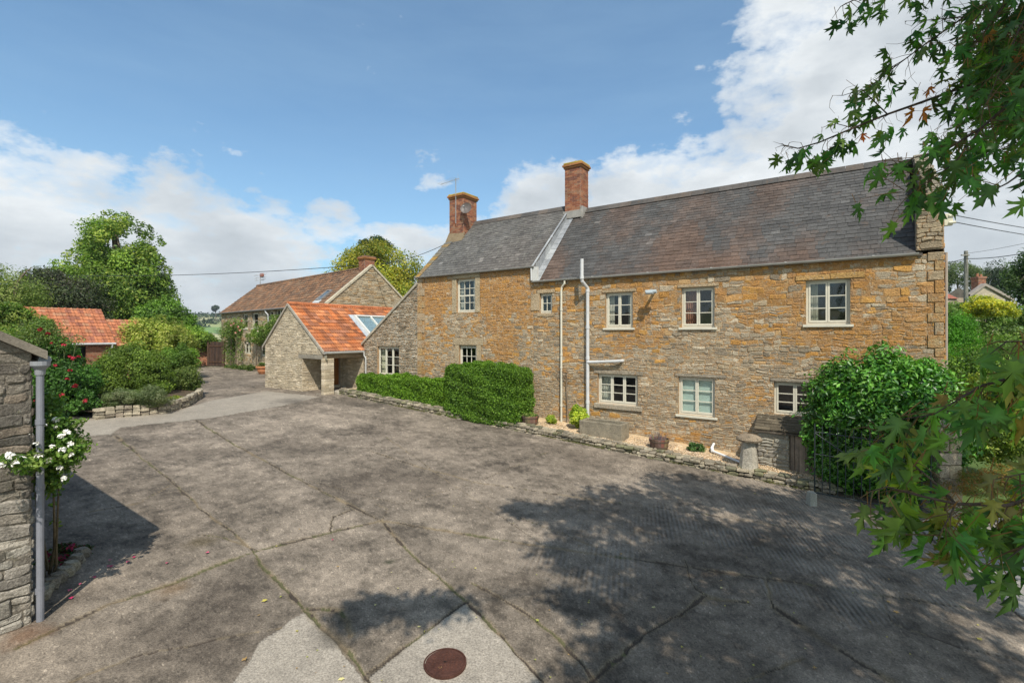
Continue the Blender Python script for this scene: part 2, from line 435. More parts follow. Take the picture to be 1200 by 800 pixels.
def bricks(mb, x0, x1, z0, z1, planes, holes, tf, seed=1, mortar=(.42, .36, .28), pal=None, bw=.225, bh=.075):
    rnd = random.Random(seed); backing(mb, x0, x1, z0, z1, planes, holes, tf, mortar)
    pal = pal or [(.30, .115, .06), (.25, .09, .05), (.34, .15, .08), (.19, .08, .055), (.28, .15, .09)]
    z = z0; r = 0
    while z < z1-.01:
        x = x0-(bw/2 if r % 2 else 0)
        while x < x1:
            for (a, b, c, d) in subtract((max(x, x0), min(x+bw, x1), z, min(z+bh, z1)), holes):
                P = clip_poly([(a+.005, c+.005), (b-.005, c+.005), (b-.005, d-.005), (a+.005, d-.005)], planes)
                if len(P) < 3: continue
                dd = rnd.uniform(.004, .01); n = len(P)
                vs = [tf(p[0], p[1], -.001) for p in P]+[tf(p[0], p[1], dd) for p in P]
                mb.add(vs, [(i, (i+1) % n, n+(i+1) % n, n+i) for i in range(n)]+[tuple(n+i for i in range(n))], rnd.choice(pal))
            x += bw
        z += bh; r += 1
def brick_stack(mb, t0, t1, n0, n1, z0, z1, seed=1, **k):
    bricks(mb, t0, t1, z0, z1, [], [], lambda u, v, d: (u, n0-d, v), seed, **k)
    bricks(mb, n0, n1, z0, z1, [], [], lambda u, v, d: (t1+d, u, v), seed+1, **k)
    bricks(mb, t0, t1, z0, z1, [], [], lambda u, v, d: (u, n1+d, v), seed+2, **k)
    bricks(mb, n0, n1, z0, z1, [], [], lambda u, v, d: (t0-d, u, v), seed+3, **k)
def lump(mb, c, r, col, rnd, seg=6):
    """an irregular rounded stone"""
    vs = []; rows = [(-.9, .45), (-.45, .9), (.2, 1), (.75, .7)]
    for z, q in rows:
        for k in range(seg):
            th = 2*pi*k/seg+rnd.uniform(-.2, .2); w = q*rnd.uniform(.85, 1.12)
            vs.append((c[0]+r[0]*w*cos(th), c[1]+r[1]*w*sin(th), c[2]+r[2]*z*rnd.uniform(.9, 1.1)))
    fs = [(j*seg+k, j*seg+(k+1) % seg, (j+1)*seg+(k+1) % seg, (j+1)*seg+k) for j in range(3) for k in range(seg)]
    fs += [tuple(range(seg))[::-1], tuple(3*seg+k for k in range(seg))]
    mb.add(vs, fs, col)
# ------------------------------------------------------------------ the ground, one sheet from the camera's foot to the horizon
def build_ground():
    az = np.concatenate([np.linspace(-180, -56, 40, endpoint=False), np.linspace(-56, 56, 1200, endpoint=False), np.linspace(56, 180, 40, endpoint=False)])
    r = [0.05, .6, 1.5]; q = 2.2
    while q < 45: r.append(q); q *= 1.0046 + .00012*max(0, q-5)
    while q < 1700: r.append(q); q *= 1.09
    r = np.array(r); A, R = np.meshgrid(np.radians(az), r)
    X = (R*np.sin(A)).ravel(); Y = (R*np.cos(A)).ravel(); R = R.ravel()
    t = HF.c*X+HF.s*Y; n = -HF.s*X+HF.c*Y
    Z = zground(X, Y) + .012*(fbm(X, Y, .7, 3)-.5) + .03*(fbm(X, Y, .25, 2)-.5)
    # base colour of the old concrete
    f1 = fbm(X, Y, .35, 5); f2 = fbm(X+31, Y+7, 1.1, 5); f3 = fbm(X-9, Y+44, 5.0, 5, .7); f4 = fbm(X+3, Y-8, 22., 3, .8)
    base = np.array([.232, .191, .147])[None, :]*np.ones((len(X), 1))
    k = .84 + .7*(f1-.5) + .9*(f2-.5) + 1.3*(f3-.5) + .6*(f4-.5)
    C = base*np.clip(k, .35, 1.6)[:, None]
    # streaks dragged along the slabs
    st = fbm(t*.35, n*2.3, 1.3, 4, .6); C *= (1+.5*(st-.5))[:, None]
    dark = np.clip((fbm(X+80, Y-20, .55, 5, .6)-.53)*7, 0, 1)[:, None]; C = C*(1-dark*.30) + np.array([.085, .066, .05])*dark*.30
    speck = (fbm(X, Y, 38., 2, .9) > .80)[:, None]; C = np.where(speck, C*1.6, C)
    speck = (fbm(X+5, Y+5, 30., 2, .9) < .17)[:, None]; C = np.where(speck, C*.55, C)
    wx = X + .10*(fbm(X, Y, 1.7, 4)-.5) + .035*(fbm(X+9, Y, 9., 3)-.5); wy = Y + .10*(fbm(X+50, Y, 1.7, 4)-.5) + .035*(fbm(X+59, Y, 9., 3)-.5)
    def inside(poly):
        P = [GP(x, y) for x, y in poly]; ins = np.zeros(len(X), bool)
        for i in range(len(P)):
            (x0, y0), (x1, y1) = P[i], P[(i+1) % len(P)]
            if abs(y1-y0) < 1e-9: continue
            c = ((y0 > wy) != (y1 > wy)) & (wx < (x1-x0)*(wy-y0)/(y1-y0)+x0); ins ^= c
        return ins
    # slabs of different pours
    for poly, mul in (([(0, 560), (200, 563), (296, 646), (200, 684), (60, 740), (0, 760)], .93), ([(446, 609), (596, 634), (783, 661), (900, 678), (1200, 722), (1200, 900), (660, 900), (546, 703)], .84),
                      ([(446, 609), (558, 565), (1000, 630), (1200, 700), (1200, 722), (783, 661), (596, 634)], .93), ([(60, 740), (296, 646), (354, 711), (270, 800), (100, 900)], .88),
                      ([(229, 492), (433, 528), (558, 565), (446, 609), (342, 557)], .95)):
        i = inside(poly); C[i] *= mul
    pale = inside([(356, 718), (388, 747), (425, 800), (470, 900), (200, 900), (270, 810), (304, 755), (337, 730)])
    pale |= inside([(546, 703), (600, 757), (640, 800), (720, 900), (250, 1000), (429, 795), (490, 745)])
    C[pale] = np.array([.37, .325, .265])*np.clip(.85+.35*(f3[pale]-.5)+.35*(f4[pale]-.5)+.3*(f2[pale]-.5), .5, 1.4)[:, None]
    Z[pale] += .008
    strip = inside([(60, 520), (79, 511), (130, 508), (142, 500), (220, 492), (248, 489), (332, 475), (374, 465), (335, 461), (313, 458), (245, 470), (200, 484), (158, 485), (87, 488), (40, 498)])
    C[strip] = np.array([.32, .28, .225])*np.clip(.9+.4*(f3[strip]-.5)+.3*(f2[strip]-.5), .5, 1.4)[:, None]
    # pale road at the right
    a, b = GP(1060, 604), GP(1200, 726)
    side = (b[0]-a[0])*(wy-a[1])-(b[1]-a[1])*(wx-a[0]) > 0
    road = side & (X > 5) & (R < 40)
    C[road] = np.array([.30, .28, .25])*np.clip(.9+.35*(f3[road]-.5)+.4*(f2[road]-.5), .5, 1.4)[:, None]
    # joints and cracks, some of them mossy
    L = [([(135, 510), (170, 540), (200, 563), (296, 646), (354, 711)], .020, .6), ([(229, 492), (280, 524), (342, 557), (446, 609), (492, 659), (546, 703), (600, 757), (640, 800), (700, 860)], .024, .7),
         ([(20, 760), (60, 740), (130, 707), (200, 684), (242, 667), (296, 647), (387, 624), (446, 609)], .026, .8), ([(446, 609), (471, 613), (596, 634), (700, 648), (783, 661), (900, 678), (1033, 697), (1200, 722)], .024, .5),
         ([(433, 528), (492, 547), (558, 565), (660, 580), (800, 598), (960, 622)], .018, .3), ([(388, 622), (392, 605), (412, 596)], .012, .2), ([(554, 682), (617, 717), (658, 751), (696, 797), (740, 860)], .022, .5),
         ([(680, 810), (700, 790), (762, 738), (825, 699), (875, 705)], .028, .2), ([(908, 713), (967, 751), (1046, 800), (1120, 860)], .034, .3), ([(900, 678), (905, 713)], .014, .1), ([(1033, 697), (1045, 730), (1130, 760), (1190, 772)], .014, .1),
         ([(800, 655), (815, 690), (830, 698)], .012, .1), ([(356, 714), (362, 718), (388, 747), (407, 762), (430, 800), (460, 880)], .024, .5), ([(429, 788), (490, 745), (546, 703)], .024, .4), ([(233, 626), (262, 630), (300, 645)], .010, .5),
         ([(558, 565), (600, 548), (640, 530)], .010, .3), ([(350, 560), (470, 590), (558, 565)], .007, .1), ([(446, 609), (455, 596), (440, 590)], .01, .2),
         ([(360, 712), (400, 716), (410, 745)], .02, .4), ([(610, 606), (700, 640)], .008, .1), ([(1060, 604), (1100, 638), (1200, 726)], .022, .2),
         ([(700, 900), (760, 850), (860, 800), (940, 770)], .012, .1), ([(80, 800), (160, 770), (330, 735)], .009, .2), ([(100, 600), (160, 590), (205, 566)], .009, .3), ([(450, 510), (520, 560), (640, 640)], .006, .1)]
    near = R < 45; brk = fbm(X+71, Y+13, .9, 3)
    wig = 1+1.2*(fbm(X, Y, 3.0, 3)-.5)
    for path, wd, moss in L:
        P = [GP(x, y) for x, y in path]; D = np.full(len(X), 9.0)
        for (x0, y0), (x1, y1) in zip(P[:-1], P[1:]):
            dx, dy = x1-x0, y1-y0; k = np.clip(((wx-x0)*dx+(wy-y0)*dy)/(dx*dx+dy*dy+1e-9), 0, 1)
            D = np.minimum(D, np.hypot(wx-x0-k*dx, wy-y0-k*dy))
        w = wd*wig*np.where(R > 10, 1+(R-10)*.05, 1)
        w = w*.80*np.clip((brk-.36)*5, .75, 1.3)
        i = near & (D < w)
        mossy = fbm(X+12, Y+3, 2.2, 3) > (.82-.42*moss)
        sandy = fbm(X+2, Y+93, 1.3, 3)[i] > .54; cr = np.where(mossy[i][:, None], np.array([.09, .085, .04])*(.5+1.2*f3[i])[:, None], np.where(sandy[:, None], np.array([.19, .145, .09]), np.array([.065, .05, .037]))*(.5+f3[i])[:, None]); C[i] = cr
        Z -= np.where(near & (D < w*1.3), .014*np.clip(1-D/(w*1.3), 0, 1), 0)
        e = near & (D >= w) & (D < w*3.2); fade = (1-(D[e]-w[e])/(w[e]*2.2))
        C[e] = C[e]*(1-.5*fade[:, None]) + np.array([.20, .155, .09])*(.5*fade[:, None])*(.6+.8*f3[e])[:, None]
    # a worn pot hole, oil stains
    for (x, y, rr, cc, am) in ((457, 658, .10, (.05, .05, .03), .9), (200, 690, .22, (.19, .12, .06), .55), (740, 741, .20, (.045, .04, .035), .8), (235, 635, .25, (.12, .09, .04), .4), (610, 520, .5, (.07, .055, .045), .55), (390, 745, .25, (.05, .045, .035), .6),
                               (520, 705, .14, (.05, .045, .035), .6), (345, 470, .8, (.07, .06, .05), .6), (30, 745, .25, (.2, .10, .05), .5), (960, 760, .5, (.06, .05, .045), .5), (1010, 700, .4, (.26, .24, .2), .35), (690, 720, .15, (.06, .05, .04), .4)):
        gx, gy = GP(x, y); k = np.clip(1.4-np.hypot(wx-gx, wy-gy)/rr - .9*(f3-.3), 0, 1)[:, None]*am
        C = C*(1-k)+np.array(cc)*k
    # lawns and fields beyond
    grass = (R > 46) | ((n > 15.3) & (t > -19)) | ((X > 9.6) & (Y > 10.2) & side) | (Y < -14)
    far = (R > 55)
    C[grass] = np.array([.075, .12, .030])*(.6+.8*f2[grass])[:, None]
    Z -= np.where(far, np.clip((R-55)*.03, 0, 9), 0)
    # ribbed (tamped) concrete: alpha carries the mask
    rib = np.clip((t+5.5)/3, 0, 1)*np.clip((fbm(X+4, Y+60, .55, 4)-.47)*6, 0, 1)*np.clip((fbm(X+9, Y, 2.5, 4)-.35)*4, 0, 1)*(~pale)*(~grass)*(~road)
    na = len(az); nr = len(r)
    i, j = np.meshgrid(np.arange(nr-1), np.arange(na), indexing='ij')
    q = np.stack([i*na+j, i*na+(j+1) % na, (i+1)*na+(j+1) % na, (i+1)*na+j], -1).reshape(-1, 4)[:, ::-1]
    m = bpy.data.materials.new('old_concrete'); nt = nodes_of(m)
    at = N(nt, 'ShaderNodeAttribute', attribute_name='Col'); tc = N(nt, 'ShaderNodeTexCoord').outputs['Object']
    n1 = N(nt, 'ShaderNodeTexNoise', {'Vector': tc, 'Scale': 45.0, 'Detail': 6.0, 'Roughness': .75}).outputs[0]
    col = mixc(nt, 1.0, at.outputs['Color'], ramp(nt, n1, [(.32, .52), (.68, 1.5)]), 'MULTIPLY')
    v = N(nt, 'ShaderNodeTexVoronoi', {'Vector': tc, 'Scale': 70.0}).outputs['Distance']
    mp = N(nt, 'ShaderNodeMapping', {'Vector': tc, 'Rotation': (0, 0, radians(14))}).outputs[0]
    wv = N(nt, 'ShaderNodeTexWave', {'Vector': mp, 'Scale': 4.0, 'Distortion': 1.3, 'Detail': 3.0, 'Detail Scale': 1.2}).outputs['Fac']
    rb = mth(nt, 'MULTIPLY', wv, at.outputs['Alpha'])
    col = mixc(nt, mth(nt, 'MULTIPLY', rb, .30), col, (.36, .33, .29))
    h = mth(nt, 'ADD', mth(nt, 'ADD', mth(nt, 'MULTIPLY', n1, .7), mth(nt, 'MULTIPLY', v, .35)), mth(nt, 'MULTIPLY', rb, 1.0))
    b = N(nt, 'ShaderNodeBump', {'Height': h, 'Strength': .9, 'Distance': .014})
    bs = N(nt, 'ShaderNodeBsdfPrincipled', {'Base Color': col, 'Roughness': .88, 'Normal': b.outputs[0]}); bs.inputs['Specular IOR Level'].default_value = .25
    o = N(nt, 'ShaderNodeOutputMaterial'); nt.links.new(bs.outputs[0], o.inputs[0])
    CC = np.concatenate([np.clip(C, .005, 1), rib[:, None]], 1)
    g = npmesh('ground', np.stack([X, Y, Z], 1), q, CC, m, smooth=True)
    tag(g, 'old cracked concrete yard and drive with mossy joints', 'ground', kind='structure')
build_ground()

# ------------------------------------------------------------------ far hills
def build_hills():
    r = np.concatenate([np.linspace(160, 1500, 80)]); az = np.radians(np.linspace(-180, 180, 900)); A, R = np.meshgrid(az, r)
    X = (R*np.sin(A)).ravel(); Y = (R*np.cos(A)).ravel(); R2 = R.ravel()
    k = np.clip((R2-250)/900, 0, 1); k = k*k*(3-2*k)
    lift = .72+.5*(fbm(np.degrees(A).ravel(), R2*0, .09, 3)-.5)*2
    Z = -8 + k*70*lift + 12*(fbm(X, Y, .004, 3)-.5)*k - np.clip(R2-1400, 0, 9e9)*.03
    cell = 95.0; gx = X/cell+.5*fbm(X, Y, .006, 2); gy = Y/(cell*.8)
    hsh = _T[np.floor(gx).astype(int) & 255, np.floor(gy).astype(int) & 255]
    pal = np.array([[.20, .30, .09], [.28, .31, .13], [.15, .24, .07], [.34, .33, .17]])
    C = pal[(hsh*4).astype(int) % 4]
    edge = np.minimum(np.minimum(gx % 1, 1-gx % 1), np.minimum(gy % 1, 1-gy % 1)) < .05
    C = np.where(edge[:, None], [.03, .06, .02], C)
    na = len(az); i, j = np.meshgrid(np.arange(len(r)-1), np.arange(na-1), indexing='ij')
    q = np.stack([i*na+j, i*na+j+1, (i+1)*na+j+1, (i+1)*na+j], -1).reshape(-1, 4)[:, ::-1]
    o = npmesh('hills', np.stack([X, Y, Z], 1), q, np.concatenate([C, np.ones((len(X), 1))], 1), M['grass'], smooth=True)
    tag(o, 'distant green hillside fields with hedges', 'hills', kind='structure')
    def zh(x, y):
        rr = sqrt(x*x+y*y); a = math.degrees(atan2(x, y)); kk = min(1, max(0, (rr-250)/900)); kk = kk*kk*(3-2*kk)
        lf = .72+.5*(fbm(np.array([a]), np.array([0.0]), .09, 3)[0]-.5)*2
        return -8+kk*70*lf+12*(fbm(np.array([x]), np.array([y]), .004, 3)[0]-.5)*kk
    return zh
zhill = build_hills()

# ------------------------------------------------------------------ foliage
def leaf_cloud(C, Nn, size, col, rs, asp=.55, fold=.25):
    """C centres, Nn leaf normals, size per leaf -> verts, faces(tris), cols; each leaf two folded triangles"""
    n = len(C); r = rs.normal(size=(n, 3)); U = np.cross(Nn, r); U /= np.linalg.norm(U, axis=1)[:, None]+1e-9
    W = np.cross(Nn, U); s = size[:, None]
    b = C-U*s*.5; tp = C+U*s*.5; l = C+W*s*asp*.5+Nn*s*fold*asp-U*s*.05; rr = C-W*s*asp*.5+Nn*s*fold*asp-U*s*.05
    V = np.stack([b, rr, tp, l], 1).reshape(-1, 3); i = np.arange(n)*4
    Fq = np.stack([np.stack([i, i+1, i+2], 1), np.stack([i, i+2, i+3], 1)], 1).reshape(-1, 3)
    CC = np.concatenate([np.repeat(col, 4, 0), np.ones((n*4, 1))], 1)
    return V, Fq, CC
def unit(a): return a/(np.linalg.norm(a, axis=1)[:, None]+1e-9)
def foliage(name, blobs, n, size, pal, mat='leaf', seed=1, sub=.32, nsub=26, shell=.55, parent=None, off=(0, 0, 0), asp=.55, up=.35, rnd=.75, hue=.22, box=None, floor=None, droop=0):
    """leaves on sub-clumps spread over blobs [(centre, radii)]; box=(t0,t1,n0,n1,z0,z1,frame) makes a clipped hedge"""
    rs = np.random.RandomState(seed); pal = np.array(pal)
    if box:
        t0, t1, n0, n1, z0, z1, fr = box; d = np.array([t1-t0, n1-n0, z1-z0]); ar = np.array([d[1]*d[2], d[1]*d[2], d[0]*d[2], d[0]*d[2], d[0]*d[1], .2*d[0]*d[1]]); ar = ar/ar.sum()
        f = rs.choice(6, n, p=ar); P = rs.rand(n, 3); Nn = np.zeros((n, 3))
        for k in range(6):
            ax = k//2; i = f == k; P[i, ax] = k % 2 if ax < 2 else 1-(k % 2); Nn[i, ax] = (-1, 1)[k % 2] if ax < 2 else (1, -1)[k % 2]
        Q = (P-.5); rr = 7.; L = (np.abs(2*Q)**rr).sum(1)**(1/rr); Q = Q/np.maximum(L, 1e-6)[:, None]  # round the corners
        Q = Q*d; bump = .035*np.sin(Q[:, 0]*5.1+Q[:, 2]*4)+.03*np.sin(Q[:, 0]*11+Q[:, 1]*9+1)+.03*np.sin(Q[:, 2]*13+Q[:, 0]*3)+.04*np.sin(Q[:, 0]*2.1+2)
        inn = rs.rand(n)**2*.16
        Q = Q + Nn*(bump-inn)[:, None] + rs.normal(size=(n, 3))*.02
        cen = np.array([(t0+t1)/2, (n0+n1)/2, (z0+z1)/2]); Q = Q+cen
        X = fr.c*Q[:, 0]-fr.s*Q[:, 1]; Y = fr.s*Q[:, 0]+fr.c*Q[:, 1]; C = np.stack([X, Y, Q[:, 2]], 1)
        out = np.stack([fr.c*Nn[:, 0]-fr.s*Nn[:, 1], fr.s*Nn[:, 0]+fr.c*Nn[:, 1], Nn[:, 2]], 1); tone = 1+hue*np.sin(Q[:, 0]*2.3+Q[:, 2]*3.1)*.7
        pi_ = rs.randint(0, len(pal), n)
    else:
        vol = np.array([b[1][0]*b[1][1]*b[1][2] for b in blobs])**.67; vol = vol/vol.sum()
        S, SR, SO = [], [], []
        for b, w in zip(blobs, vol):
            m = max(4, int(round(nsub*len(blobs)*w))); d = unit(rs.normal(size=(m, 3))); q = shell+(1-shell)*rs.rand(m, 1)
            c = np.array(b[0]); r = np.array(b[1])
            S.append(c+d*r*q*.86); SR.append(np.outer(sub*(.6+.8*rs.rand(m)), r)); SO.append(d)
        S = np.concatenate(S); SR = np.concatenate(SR); SO = np.concatenate(SO)
        if floor is not None: S[:, 2] = np.maximum(S[:, 2], floor+SR[:, 2]*.5)
        wv = (SR[:, 0]*SR[:, 1]); wv = wv/wv.sum()
        k = rs.choice(len(S), n, p=wv); d = unit(rs.normal(size=(n, 3))); q = .45+.55*rs.rand(n, 1)**.6
        C = S[k]+d*SR[k]*q + rs.normal(size=(n, 3))*SR[k]*.12; out = unit(d+SO[k]*.5)
        tone = (1+hue*rs.normal(size=len(S)))[k]; pi_ = rs.randint(0, len(pal), len(S))[k]; alt = rs.rand(n) < .45; pi_ = np.where(alt, rs.randint(0, len(pal), n), pi_)
        if droop: C[:, 2] -= droop*rs.rand(n)*SR[k][:, 2]
    if floor is not None: C[:, 2] = np.maximum(C[:, 2], floor+.02)
    Nn = unit(out + rnd*rs.normal(size=(n, 3)) + np.array([0, 0, up]))
    col = pal[pi_]*np.clip(tone, .55, 1.6)[:, None]*(.8+.4*rs.rand(n, 1))
    V, Fq, CC = leaf_cloud(C, Nn, size*(.65+.7*rs.rand(n)), col, rs, asp)
    return npmesh(name, V, Fq, CC, M[mat], parent, off)
def trunk_mb(base, top, r0, r1, blobs, seed, nl=7, col=(.14, .11, .08)):
    rnd = random.Random(seed); mb = MB(); b = Vector(base); t = Vector(top)
    P = [b.lerp(t, k/5)+Vector((rnd.uniform(-.1, .1), rnd.uniform(-.1, .1), 0))*(1 if k else 0)*r0*2 for k in range(6)]
    mb.tube(P, [r0*1.25]+[r0+(r1-r0)*k/5 for k in range(1, 6)], col, 9)
    for i in range(nl):
        bl = rnd.choice(blobs); c = Vector(bl[0]); d = Vector((rnd.gauss(0, 1), rnd.gauss(0, 1), rnd.gauss(.2, .8))).normalized()
        e = c+Vector((d.x*bl[1][0], d.y*bl[1][1], d.z*bl[1][2]))*.75; s = P[rnd.randint(2, 5)]
        m = s.lerp(e, .5)+Vector((0, 0, .1*(e-s).length)); mb.tube([s, s.lerp(m, .5)+Vector((0, 0, .05)), m, e], [r1*.8, r1*.6, r1*.4, r1*.1], col, 6)
    return mb
def tree(name, label, cat, base, blobs, n, size, pal, seed, group=None, mat='leaf', r0=.25, **kw):
    th = Thing(name, label, cat, WF, base, group); top = Vector(max(blobs, key=lambda b: b[0][2])[0])
    th.part('trunk', trunk_mb(base, top, r0, r0*.45, blobs, seed, 9), M['bark'])
    foliage('crown', blobs, n, size, pal, mat, seed, parent=th.o, off=base, **kw); return th
def bush(name, label, cat, blobs, n, size, pal, seed, group=None, mat='leaf', **kw):
    c = blobs[0][0]; fl = kw.get('floor'); base = (c[0], c[1], fl if fl is not None else c[2]-blobs[0][1][2])
    o = foliage(name, blobs, n, size, pal, mat, seed, off=base, **kw); o.location = base
    return tag(o, label, cat, group)
# ------------------------------------------------------------------ windows
def window(th, parent_tf, x0, x1, z0, z1, cas=(1,), rows=3, cols=1, sill=True, recess=.09, curtain=None, blind=None, lintel=None, surround=None, sash=False, wallmb=None, col=CREAM, label=None, depth=1.3, proud=0.0):
    """parent_tf(u, v, d): d measured outwards. A frame with casements, glazing bars, panes, sill and the room behind"""
    tf = parent_tf; fw = .055 if (x1-x0) > .7 else .045; d0 = -recess+proud; mb = MB()
    def slab(m, a, b, c, d, f, bk, cc):
        vs = [tf(u, v, w) for w in (f, bk) for u, v in ((a, c), (b, c), (b, d), (a, d))]
        m.add(vs, [(0, 1, 2, 3), (7, 6, 5, 4), (0, 4, 5, 1), (1, 5, 6, 2), (2, 6, 7, 3), (3, 7, 4, 0)], cc)
    for (a, b, c, d) in ((x0, x1, z0, z0+fw), (x0, x1, z1-fw, z1), (x0, x0+fw, z0+fw, z1-fw), (x1-fw, x1, z0+fw, z1-fw)): slab(mb, a, b, c, d, d0, d0-.08, col)
    fr = th.part('window', mb, M['paint'], label=label)
    gb = MB(); pn = MB(); a = x0+fw; W = x1-x0-2*fw; tot = sum(cas)
    st = .042
    for ci, c in enumerate(cas):
        b = a+W*c/tot; lo, hi = z0+fw, z1-fw
        cm = MB()
        for q in ((a+.004, b-.004, lo+.003, lo+.003+st*1.2), (a+.004, b-.004, hi-st, hi-.003), (a+.004, a+.004+st, lo+st*1.2+.003, hi-st), (b-.004-st, b-.004, lo+st*1.2+.003, hi-st)): slab(cm, *q, d0+.012, d0-.035, col)
        il, ir, ib, it = a+.004+st, b-.004-st, lo+st*1.2+.003, hi-st
        for k in range(1, rows):
            zz = ib+(it-ib)*k/rows; slab(cm, il, ir, zz-.011, zz+.011, d0+.006, d0-.025, col)
        if sash: zz = (ib+it)/2; slab(cm, il, ir, zz-.028, zz+.028, d0+.010, d0-.03, col)
        for k in range(1, cols):
            xx = il+(ir-il)*k/cols; slab(cm, xx-.010, xx+.010, ib, it, d0+.004, d0-.022, col)
        th.part('casement' if not sash else 'sash', cm, M['paint'], parent=fr)
        pn.poly([tf(il-.01, ib-.01, d0-.015), tf(ir+.01, ib-.01, d0-.015), tf(ir+.01, it+.01, d0-.015), tf(il-.01, it+.01, d0-.015)], (1, 1, 1)); a = b
    th.part('pane', pn, M['glass'], parent=fr)
    if sill:
        s = MB(); slab(s, x0-.07, x1+.07, z0-.065, z0-.002, .055, d0-.06, col); th.part('sill', s, M['paint'], parent=fr)
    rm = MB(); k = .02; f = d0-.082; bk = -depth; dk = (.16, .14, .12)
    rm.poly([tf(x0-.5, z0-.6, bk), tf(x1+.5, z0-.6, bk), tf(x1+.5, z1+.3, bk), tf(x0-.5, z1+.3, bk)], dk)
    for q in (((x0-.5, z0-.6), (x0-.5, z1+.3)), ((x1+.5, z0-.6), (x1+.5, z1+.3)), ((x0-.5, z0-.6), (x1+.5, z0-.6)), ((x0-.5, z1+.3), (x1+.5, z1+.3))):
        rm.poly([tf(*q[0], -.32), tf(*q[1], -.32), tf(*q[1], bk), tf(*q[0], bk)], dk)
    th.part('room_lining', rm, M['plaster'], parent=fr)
    if curtain:
        for (u0, u1, cc) in curtain:
            m = MB(); ns = 18; A = x0+fw+(W)*u0; B = x0+fw+W*u1; vs = []
            for i in range(ns+1):
                u = A+(B-A)*i/ns; dd = d0-.14+.022*sin(i*1.9)
                vs += [tf(u, z0+.02, dd), tf(A+(B-A)*i/ns*.96, z1-.03, dd)]
            m.add(vs, [(2*i, 2*i+2, 2*i+3, 2*i+1) for i in range(ns)], cc); th.part('curtain', m, M['cloth'], parent=fr)
    if blind:
        m = MB(); m.poly([tf(x0+.03, z0+.02, d0-.06), tf(x1-.03, z0+.02, d0-.06), tf(x1-.03, z1-.03, d0-.06), tf(x0+.03, z1-.03, d0-.06)], blind); th.part('blind', m, M['cloth'], parent=fr)
    return fr
def reveals(mb, tf, holes, d, col):
    for (a, b, c, e) in holes:
        for q in (((a, c), (a, e)), ((b, e), (b, c)), ((b, c), (a, c)), ((a, e), (b, e))):
            mb.poly([tf(*q[0], .005), tf(*q[1], .005), tf(*q[1], -d), tf(*q[0], -d)], col)

# ------------------------------------------------------------------ farmhouse
def hx(x0, x1, y0, y1, n=15.0):
    a, za = HF.on_n(x0, y1, n); b, _ = HF.on_n(x1, y1, n); am = (x0+x1)/2
    _, z0 = HF.on_n(am, y1, n); _, z1 = HF.on_n(am, y0, n); return (a, b, z0, z1)
T0, T1, T2 = -15.28, -9.30, 2.08
EL, EM, RL, RM_ = 6.30, 5.75, 9.12, 8.88
house = Thing('farmhouse', 'long two-storey golden stone farmhouse with dark slate roofs and two brick chimneys', 'house', HF, (-6.5, 15, .3))
Hh = {k: hx(*v) for k, v in dict(
    sash_up=(535, 557, 326.6, 366), sash_lo=(538, 558.5, 405, 430), small=(632.5, 647, 343.6, 367), up1=(709.5, 741.5, 342.5, 384), up2=(798.5, 837.5, 336.5, 383.5),
    up3=(944.5, 996.5, 327.5, 380), lo1=(700.5, 747.5, 438.5, 474), lo2=(795, 838, 442, 487), lo3=(907, 957, 448, 487), lean=(442.5, 468, 406, 440)).items()}
def ochre_p(x, z):
    v = fbm(np.array([x+40.]), np.array([z+9.]), .55, 3)[0]; v2 = fbm(np.array([x+4.]), np.array([z+90.]), 1.6, 3)[0]
    p = .26 + 2.1*(v-.5) + 1.2*(v2-.5)
    if z > 4.55: p += .62
    elif z > 3.9: p += .18
    if z < 3.2: p -= .06
    if x > -3.0 and z < 3.5: p -= .5
    elif x > -6 and z < 3.3: p -= .18
    if x > -1.2 and z < 2.6: p -= .2
    if x < -9.3 and z > 2: p += .04
    if x > -2.6 and 3.0 < z < 4.6: p += .42
    if x < T0: p -= .9
    return p
GREYS = [(.35, .295, .215), (.40, .34, .25), (.31, .26, .19), (.45, .39, .29), (.28, .235, .175), (.38, .31, .21)]
OCHS = [(.47, .25, .075), (.43, .25, .10), (.50, .28, .085), (.40, .24, .11), (.45, .30, .15)]
def hcol(x, z, rnd):
    if rnd.random() < ochre_p(x, z):
        c = rnd.choice(OCHS)
    else: c = rnd.choice(GREYS)
    k = rnd.uniform(.8, 1.2)
    if z < 1.0: k *= .95
    return (*[q*k*w_ for q, w_ in zip(c, (1.04, 1.01, .97))], min(1, max(0, ochre_p(x, z)*1.05)))
tfF = lambda u, v, d: (u, 15-d, v)
wall = MB(); holes = list(Hh.values())
# dressed surrounds and lintels: leave room for them in the rubble
dressed = []
def dress(rect, c=(.42, .32, .20), bev=.012, d=.012):
    if len(c) == 3: c = (*c, .35)
    dressed.append((rect, c, bev, d))
a, b, c, d = Hh['sash_up']
for r in ((a-.24, a, c-.02, d+.02), (b, b+.24, c-.02, d+.02), (a-.24, b+.24, d+.02, d+.24)): dress(r, (.42, .34, .22))
a, b, c, d = Hh['sash_lo']
for r in ((a-.22, a, c-.02, d+.02), (b, b+.24, c-.02, d+.02), (a-.3, b+.35, d+.02, d+.30)): dress(r, (.42, .33, .21))
a, b, c, d = Hh['small']; dress((a-.12, b+.12, d, d+.14)); dress((a-.38, a, c+.1, d+.0)); dress((a-.1, b+.1, c-.12, c))
for k in ('up1', 'up2'):
    a, b, c, d = Hh[k]; dress((a-.12, b+.12, d, d+.10), (.42, .32, .2))
a, b, c, d = Hh['up3']; dress((a-.25, a+.55*(b-a), d, d+.14), (.48, .30, .12)); dress((a+.55*(b-a), b+.3, d, d+.16), (.44, .27, .1))
a, b, c, d = Hh['lo1']; dress((a-.15, b+.18, d, d+.13), (.32, .27, .2)); dress((a-.12, b+.16, c-.16, c-.0), (.40, .34, .25), .01, .05)
